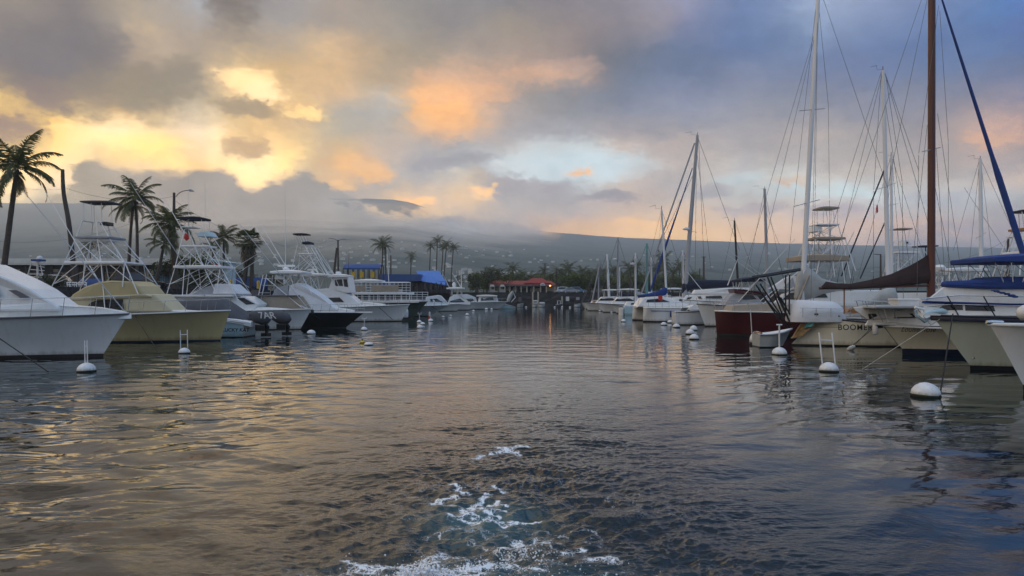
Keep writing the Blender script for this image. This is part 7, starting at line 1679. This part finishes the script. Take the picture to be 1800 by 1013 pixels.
# stairs down to the docks with railings, dark planter, light box
d = 64.0; T = thing('quay_stairs', 'dark quay stairs with slatted railings going down to the boats', 'stairs', (X_(85, d), d, 1.0))
b = MB()
for k in range(12): x = X_(55, d) + k * .28; b.box(x, x + .32, d - 1, d + 1, GZL - .2 * (k + 1) - .1, GZL - .2 * (k + 1))
b.build('steps', 'concrete', T)
b = MB()
for sd in (-1, 1):
    a, c = Vector((X_(55, d), d + sd, GZL + 1.0)), Vector((X_(55, d) + 3.5, d + sd, GZL - 1.5)); b.bar(a, c, .05); b.bar(a - Vector((0, 0, .85)), c - Vector((0, 0, .85)), .04)
    for k in range(14): q = a.lerp(c, k / 13); b.bar(q, q - Vector((0, 0, .9)), .03, 5)
b.build('railing', 'timber_pole', T)
T = thing('utility_cabinet', 'pale metal cabinet at the top of the quay stairs', 'cabinet', (X_(53, 66), 66, GZL - .8)); b = MB(); b.box(X_(40, 66), X_(67, 66), 66, 67, 2.0, Z_(498, 66)); b.build('body', 'screen', T, bevel=.03); b = MB(); b.box(X_(39, 66), X_(68, 66), 65.95, 67.05, Z_(498, 66), Z_(496.8, 66)); b.build('lid', 'alu', T)
b = MB(); b.box(X_(40, 66) - .02, X_(40, 66) + .12, 65.96, 66, 2.2, 3.4); b.build('handle', 'rub', T)
# dock railing pieces along the quay
T = thing('dock_railing', 'white dock railing between the nearest boats', 'railing', (X_(150, 62), 62, 2.0)); b = MB()
for y in (0, 1): b.bar(P_(118, 497 + 4 * y, 62), P_(152, 497 + 4 * y, 62), .05)
for k in range(9): b.bar(P_(118 + 4.2 * k, 497, 62), P_(118 + 4.2 * k, 505, 62), .035)
b.build('rail', 'white_paint', T); b = MB()
for k in (0, 4, 8): b.bar(P_(118 + 4.2 * k, 496, 62), P_(118 + 4.2 * k, 530, 62), .06)
b.build('post', 'white_paint', T)
T = thing('boat_hoist', 'blue post frame with a small boat hoist and pale dome behind the nearest yacht', 'hoist', (X_(62, 80), 80, GZL)); b = MB()
b.bar(P_(66, 505, 80), P_(66, 458, 80), .11); b.bar(P_(42, 505, 80), P_(56, 460, 80), .07); b.bar(P_(78, 500, 80), P_(70, 460, 80), .05)
for k in range(4): b.bar(P_(48 + 3 * k, 490 - 8 * k, 80), P_(78, 488 - 6 * k, 80), .045)
b.bar(P_(56, 462, 80), P_(78, 466, 80), .05); b.build('frame', 'alu', T); b = MB(); b.box(X_(60, 80), X_(75, 80), 79.4, 80.6, Z_(459.5, 80), Z_(456, 80)); b.build('winch_box', 'wall_blue', T, bevel=.04); b = MB(); c = P_(70, 453, 80); b.lathe((c.x, c.y, c.z - .3), [(0, 0), (.3, .03), (.34, .25), (.2, .45), (0, .5)], 14); b.build('dome', 'buoy', T, smooth=60)

# blue roofed restaurant, its awnings
d = 168.0; T = thing('restaurant_building', 'restaurant with a bright blue hipped roof and dark veranda', 'building', (X_(740, d), d, GZL))
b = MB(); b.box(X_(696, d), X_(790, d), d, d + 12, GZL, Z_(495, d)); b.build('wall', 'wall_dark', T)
b = MB(); V = [P_(732, 477, d + 5), P_(771, 477, d + 5), P_(788, 503, d - 1.5), P_(742, 495.5, d - 1.5), P_(732, 477, d + 6), P_(771, 477, d + 6), P_(788, 503, d + 13), P_(742, 495.5, d + 13)]
b.add(V, [(0, 1, 2, 3), (5, 4, 7, 6), (0, 3, 7, 4), (1, 5, 6, 2), (0, 4, 5, 1)]); o = b.build('roof', 'roof_blue', T); o.modifiers.new('solid', 'SOLIDIFY').thickness = .15
b = MB(); b.box(X_(690, d), X_(741, d), d - 2, d + 8, Z_(494.5, d), Z_(483, d)); b.build('parapet', 'wall_blue', T)
for k in range(11): b = MB(); x = X_(700 + 8.5 * k, d); b.box(x - .12, x + .12, d - 1.6, d - 1.36, GZL, Z_(497, d)); b.build('column', 'wall_dark', T)
for k in range(4): b = MB(); x = X_(745 + 10 * k, d); b.box(x, x + .9, d - .03, d, GZL + .8, GZL + 2.2); b.build('window', 'glass', T)
d = 140.0; T = thing('awning', 'dark blue awning on tall posts over yellow signs', 'awning', (X_(640, d), d, GZL))
b = MB(); n = 20
x0, x1 = X_(603, d), X_(668, d)
prof = [(0, Z_(471, d)), (1.0, Z_(466, d)), (2.4, Z_(463.5, d)), (4, Z_(466, d))]
for (ya, za), (yb, zb) in zip(prof[:-1], prof[1:]): b.add([(x0 + 1.5 * (0 if za < zb else 1) * 0, d + ya, za), (x1, d + ya, za), (x1, d + yb, zb), (x0, d + yb, zb)], [(0, 1, 2, 3)])
b.add([(x0, d, Z_(471, d)), (x1, d, Z_(471, d)), (x1, d, Z_(474, d)), (x0, d, Z_(474, d))], [(0, 1, 2, 3)]); o = b.build('canopy', 'wall_blue', T); o.modifiers.new('solid', 'SOLIDIFY').thickness = .06
for k in range(8):
    x = x0 + (x1 - x0) * k / 7
    for yy_, zz_ in ((.1, 472), (3.8, 467)): b = MB(); b.bar((x, d + yy_, GZL), (x, d + yy_, Z_(zz_, d)), .09); b.build('post', 'timber_pole', T)
for px in (621, 636, 655):
    b = MB(); x = X_(px, d); b.box(x - .35, x + .35, d - .1, d - .04, Z_(488, d), Z_(478, d)); b.build('sign_panel', 'yellow', T)
T = thing('tarp_fence', 'blue boundary wall right of the blue awning', 'fence', (X_(690, 180), 180, GZL)); b = MB(); b.box(X_(666, 180), X_(704, 180), 180, 180.2, GZL, Z_(483, 180)); b.build('panel', 'wall_blue', T); b = MB(); b.box(X_(666, 180), X_(704, 180), 179.97, 180.23, Z_(483, 180), Z_(482.3, 180)); b.build('cap', 'wall_blue', T)
T = thing('waste_bin', 'dark square bin beside the tan canvas enclosure', 'bin', (X_(442, 90), 90, GZL)); b = MB(); b.box(X_(441, 88), X_(453, 88), 88, 88.8, GZL - .6, Z_(509, 88)); b.build('body', 'rub', T, bevel=.03); b = MB(); b.box(X_(440, 88), X_(454, 88), 87.95, 88.85, Z_(509, 88), Z_(507.5, 88)); b.build('lid', 'plastic_black', T)

# red roofed building at the head of the channel
d = 190.0; T = thing('harbor_building', 'low building with a red hipped roof, pale columns and one lit lamp', 'building', (X_(920, d), d, GZL))
z_e = Z_(500.5, d); z_r = Z_(493, d)
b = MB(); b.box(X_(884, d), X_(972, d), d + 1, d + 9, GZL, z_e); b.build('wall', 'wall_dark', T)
b = MB(); X0, X1 = X_(859, d), X_(977, d)
V = [(X0, d - 1.5, z_e), (X1, d - 1.5, z_e), (X1, d + 10.5, z_e), (X0, d + 10.5, z_e), (X0 + 1.2, d + 4.5, z_r), (X1 - 1.2, d + 4.5, z_r)]
b.add(V, [(0, 1, 5, 4), (2, 3, 4, 5), (1, 2, 5), (3, 0, 4), (0, 3, 2, 1)])
xm = X_(944, d); b.add([(xm - 3.4, d - .9, z_e + .35), (xm + 3.6, d - .9, z_e + .35), (xm + 1.5, d + 4, Z_(488.7, d)), (xm - 1.2, d + 4, Z_(488.7, d)), (xm - 3.4, d + 9, z_e + .35), (xm + 3.6, d + 9, z_e + .35)], [(0, 1, 2, 3), (5, 4, 3, 2), (0, 3, 4), (1, 5, 2)])
b.build('roof', 'roof_red', T)
b = MB(); b.box(X0 + .2, X1 - .2, d - 1.45, d - 1.3, z_e - .42, z_e - .02); b.build('fascia', 'rub', T)
for px in (863, 879, 888, 896, 906, 916, 926, 938, 950, 960, 975): b = MB(); x = X_(px, d); b.box(x - .14, x + .14, d - 1.2, d - .92, GZL, z_e - .4); b.build('column', 'wall_cream', T)
for px0, px1, y0, y1 in ((890, 898, 511, 504), (902, 909, 512, 505), (914, 920, 508, 504), (932, 950, 512, 507), (962, 974, 512, 504)):
    b = MB(); b.box(X_(px0, d), X_(px1, d), d + .95, d + 1, Z_(y0, d), Z_(y1, d)); b.build('wall_panel', 'wall_cream', T)
for px0, px1 in ((918, 924), (933, 940), (955, 961)):
    b = MB(); b.box(X_(px0, d), X_(px1, d), d + .9, d + .95, Z_(506, d), Z_(502.5, d)); b.build('window', 'glass', T)
b = MB(); b.box(X_(949.5, d), X_(957.5, d), d - 1.7, d - 1.6, Z_(502.5, d), Z_(499, d)); b.prism([(X_(949.5, d), Z_(499, d)), (X_(957.5, d), Z_(499, d)), (X_(953.5, d), Z_(497.5, d))], d - 1.7, d - 1.6); b.build('sign_board', 'roof_white', T)
b = MB(); b.box(X_(951, d), X_(956, d), d - 1.73, d - 1.70, Z_(501.3, d), Z_(500.3, d)); b.build('sign_band', 'wall_blue', T)
b = MB(); c = P_(967, 502.5, d - 1.9); b.lathe((c.x, c.y, c.z - .2), [(0, 0), (.18, .05), (.24, .2), (.16, .36), (0, .4)], 12); b.build('lamp_globe', 'lamp_glow', T, smooth=60)
b = MB(); b.bar((c.x, c.y, c.z + .2), (c.x, c.y + .6, c.z + .5), .04); b.build('lamp_bracket', 'timber_pole', T)
pl = bpy.data.lights.new('lamp_light', 'POINT'); pl.energy = 6; pl.color = (1, .5, .2); pl.shadow_soft_size = .25; po = bpy.data.objects.new('lamp_light', pl); COL.objects.link(po); po.location = (c.x, c.y - .45, c.z); po['kind'] = 'helper'
for px, lab in ((865, 'pale gabled kiosk left of the second kiosk on the far wall'), (883, 'pale gabled kiosk nearest the red roofed building columns')):
    dd = 180.0; T = thing('kiosk', lab, 'kiosk', (X_(px, dd), dd, GZL))
    b = MB()
    for e in (-1, 1):
        for f in (0, 1.4): b.box(X_(px + 4 * e, dd) - .08, X_(px + 4 * e, dd) + .08, dd + f, dd + f + .16, GZL, Z_(504, dd))
    b.build('post', 'wall_cream', T); b = MB(); b.prism([(X_(px - 4.6, dd), Z_(504, dd)), (X_(px + 4.6, dd), Z_(504, dd)), (X_(px + 2.6, dd), Z_(500.5, dd)), (X_(px - 2.6, dd), Z_(500.5, dd))], dd - .3, dd + 1.9); b.build('roof', 'roof_white', T); b = MB(); b.box(X_(px - 4, dd), X_(px + 4, dd), dd + .1, dd + 1.5, GZL, GZL + .9); b.build('counter', 'screen', T)
# things on the far wall
for (x0_, x1_, y0_, y1_, lab, m) in ((994, 1001, 521, 530, 'white notice board on the far lava rock wall', 'roof_white'), (911, 917, 522, 531, 'dark framed panel on the far lava rock wall', 'rub'), (1012, 1019, 522, 528, 'grey framed panel on the far wall right of the notice board', 'mast_grey')):
    dd = 176.9; T = thing('notice_board', lab, 'sign', (X_(x0_, dd), dd, 1)); b = MB(); b.box(X_(x0_, dd), X_(x1_, dd), dd - .15, dd - .05, Z_(y1_, dd), Z_(y0_, dd)); b.build('frame', 'timber_pole', T); b = MB(); b.box(X_(x0_ + .6, dd), X_(x1_ - .6, dd), dd - .18, dd - .15, Z_(y1_ - .6, dd), Z_(y0_ + .6, dd)); b.build('panel', m, T)
for px, lab in ((936.5, 'left pale piling of the pair against the far wall'), (946, 'right pale piling of the pair against the far wall'), (988, 'pale piling left of the notice board')):
    dd = 174.0; o_ = MB(); o_.tube([(X_(px, dd), dd, -.8), (X_(px, dd), dd, Z_(513 if px < 980 else 521, dd))], .18, 10); o_ = o_.build('piling', 'wall_cream', None, smooth=60, o=(X_(px, dd), dd, 0)); tag(o_, lab, 'piling')

# ------------------------------------------------------------------ cars
def car(label, px, d, m, kind='sedan', rz=0.0, z=GZL):
    T = thing('parked_car', label, 'car', (X_(px, d), d, z), 'cars parked along the quay'); o = Vector(T.location)
    L_, hgt = (4.6, 1.42) if kind == 'sedan' else (4.7, 1.72)
    low = [(-L_ / 2, .32), (-L_ / 2 + .02, .72), (-L_ / 2 + .15, .86), (L_ / 2 - .9, .95), (L_ / 2 - .12, .82), (L_ / 2, .62), (L_ / 2 - .03, .3)]
    top = [(-L_ / 2 + .35, .86), (-L_ / 2 + (.95 if kind == 'sedan' else .5), hgt - .06), (-.6, hgt), (.45, hgt - .03), (L_ / 2 - 1.05, .95)]
    b = MB(); b.prism([(o.x + x, o.z + q) for x, q in low], d - .88, d + .88); b.build('body', m, T, bevel=.09)
    b = MB(); b.prism([(o.x + x, o.z + q) for x, q in top], d - .8, d + .8, wy=lambda x, q: max(0, (q - o.z - .86)) * .28); b.build('cabin', m, T, bevel=.05)
    for sd in (-1, 1):
        b = MB(); pts = [(-L_ / 2 + (.85 if kind == 'sedan' else .6), .98), (-L_ / 2 + (1.1 if kind == 'sedan' else .75), hgt - .14), (-.55, hgt - .1), (.4, hgt - .12), (L_ / 2 - 1.35, .98)]
        yy = lambda q: d + sd * (.8 - max(0, q - .86) * .28 + .008)
        b.add([(o.x + x, yy(q), o.z + q) for x, q in pts] + [(o.x + x, yy(q) - sd * .03, o.z + q) for x, q in pts], [tuple(range(5)), tuple(range(9, 4, -1))] + [(k, 5 + k, 5 + (k + 1) % 5, (k + 1) % 5) for k in range(5)]); b.build('window', 'glass', T)
        for wx in (-L_ / 2 + .85, L_ / 2 - .85):
            b = MB(); c = Vector((o.x + wx, d + sd * .80, o.z + .32)); rr = [[(c.x + r * math.cos(a), c.y + sd * y, c.z + r * math.sin(a)) for a in [6.283 * k / 16 for k in range(16)]] for r, y in ((.02, -.1), (.32, -.1), (.32, .1), (.2, .11), (.02, .09))]; b.loft(rr); w = b.build('wheel', 'tyre', T, smooth=40)
            b = MB(); rr = [[(c.x + r * math.cos(a), c.y + sd * y, c.z + r * math.sin(a)) for a in [6.283 * k / 12 for k in range(12)]] for r, y in ((.2, .1), (.18, .125), (.02, .12))]; b.loft(rr); b.build('rim', 'alu', w, smooth=40)
    for ys in (-.6, .6):
        b = MB(); b.box(o.x + L_ / 2 - .12, o.x + L_ / 2 - .01, d + ys - .18, d + ys + .18, o.z + .62, o.z + .76); b.build('headlight', 'screen', T, bevel=.02)
    T.rotation_euler = (0, 0, rz); return T
car('white sport utility car parked at the far left under the shed', 14, 84, 'car_white', 'suv', R(12), 3.55)
car('pale blue car parked between the white utility car and the dark stairs', 50, 82, 'car_blue', 'sedan', R(165), 3.45)
car('silver car parked behind the quay stairs railing', 104, 84, 'car_silver', 'suv', R(8), 3.4)
car('dark car with a pale roof parked behind the khaki boat', 262, 88, 'car_black', 'sedan', R(5), 3.5)
car('white car parked behind the khaki boat tower leg', 218, 92, 'car_white', 'sedan', R(170), 3.5)
car('white van like car on the far quay left of the palms', 992, 196, 'car_white', 'suv', R(4)); car('pale car in the middle of the far quay row', 1003, 196, 'car_silver', 'sedan', R(4)); car('blue grey car at the right of the far quay row', 1015, 197, 'car_blue', 'suv', R(4))

# ------------------------------------------------------------------ person on the stairs
d = 63.0; x = X_(51, d); zf = Z_(503, d) - 1.55
T = thing('person', 'person in dark clothes standing at the quay stairs looking down', 'person', (x, d, zf))
def skinned(name, verts, edges, radii, m, parent, levels=2):
    me = bpy.data.meshes.new(name); off = parent_loc(parent); me.from_pydata([(a - off.x, b_ - off.y, c - off.z) for a, b_, c in verts], edges, []); me.materials.append(M[m])
    o = bpy.data.objects.new(name, me); COL.objects.link(o); o.parent = parent
    s = o.modifiers.new('skin', 'SKIN'); 
    for k, r in enumerate(radii): me.skin_vertices[0].data[k].radius = (r, r)
    me.skin_vertices[0].data[0].use_root = True; o.modifiers.new('sub', 'SUBSURF').levels = levels; o.modifiers['sub'].render_levels = levels; me.shade_smooth(); return o
def V3(a, b_, c): return (x + a, d + b_, zf + c)
vs = [V3(0, 0, .95), V3(0, 0, 1.15), V3(.01, -.01, 1.36), V3(.02, -.02, 1.48), V3(.04, -.05, 1.56), V3(.05, -.06, 1.68),
      V3(-.19, 0, 1.40), V3(-.24, .02, 1.12), V3(-.20, -.14, .92), V3(.19, 0, 1.40), V3(.24, .02, 1.12), V3(.22, -.14, .92),
      V3(-.09, 0, .88), V3(-.10, -.02, .48), V3(-.10, .02, .07), V3(-.10, -.12, .03), V3(.09, 0, .88), V3(.10, -.02, .48), V3(.10, .02, .07), V3(.10, -.12, .03)]
ed = [(0, 1), (1, 2), (2, 3), (3, 4), (4, 5), (2, 6), (6, 7), (7, 8), (2, 9), (9, 10), (10, 11), (0, 12), (12, 13), (13, 14), (14, 15), (0, 16), (16, 17), (17, 18), (18, 19)]
ra = [.15, .145, .15, .06, .075, .085, .07, .05, .038, .07, .05, .038, .095, .065, .045, .035, .095, .065, .045, .035]
def extend(): pass
skinned('body', vs, ed, ra, 'skin', T)
skinned('shirt', [vs[0], vs[1], vs[2], vs[6], vs[7], vs[9], vs[10]], [(0, 1), (1, 2), (2, 3), (3, 4), (2, 5), (5, 6)], [.165, .165, .17, .09, .065, .09, .065], 'cloth_dark', T)
skinned('trousers', [vs[0], vs[12], vs[13], vs[14], vs[16], vs[17], vs[18]], [(0, 1), (1, 2), (2, 3), (0, 4), (4, 5), (5, 6)], [.16, .11, .085, .065, .11, .085, .065], 'cloth_dark', T)
skinned('hair', [V3(.06, -.03, 1.70), V3(.05, .02, 1.66)], [(0, 1)], [.095, .085], 'hair', T)
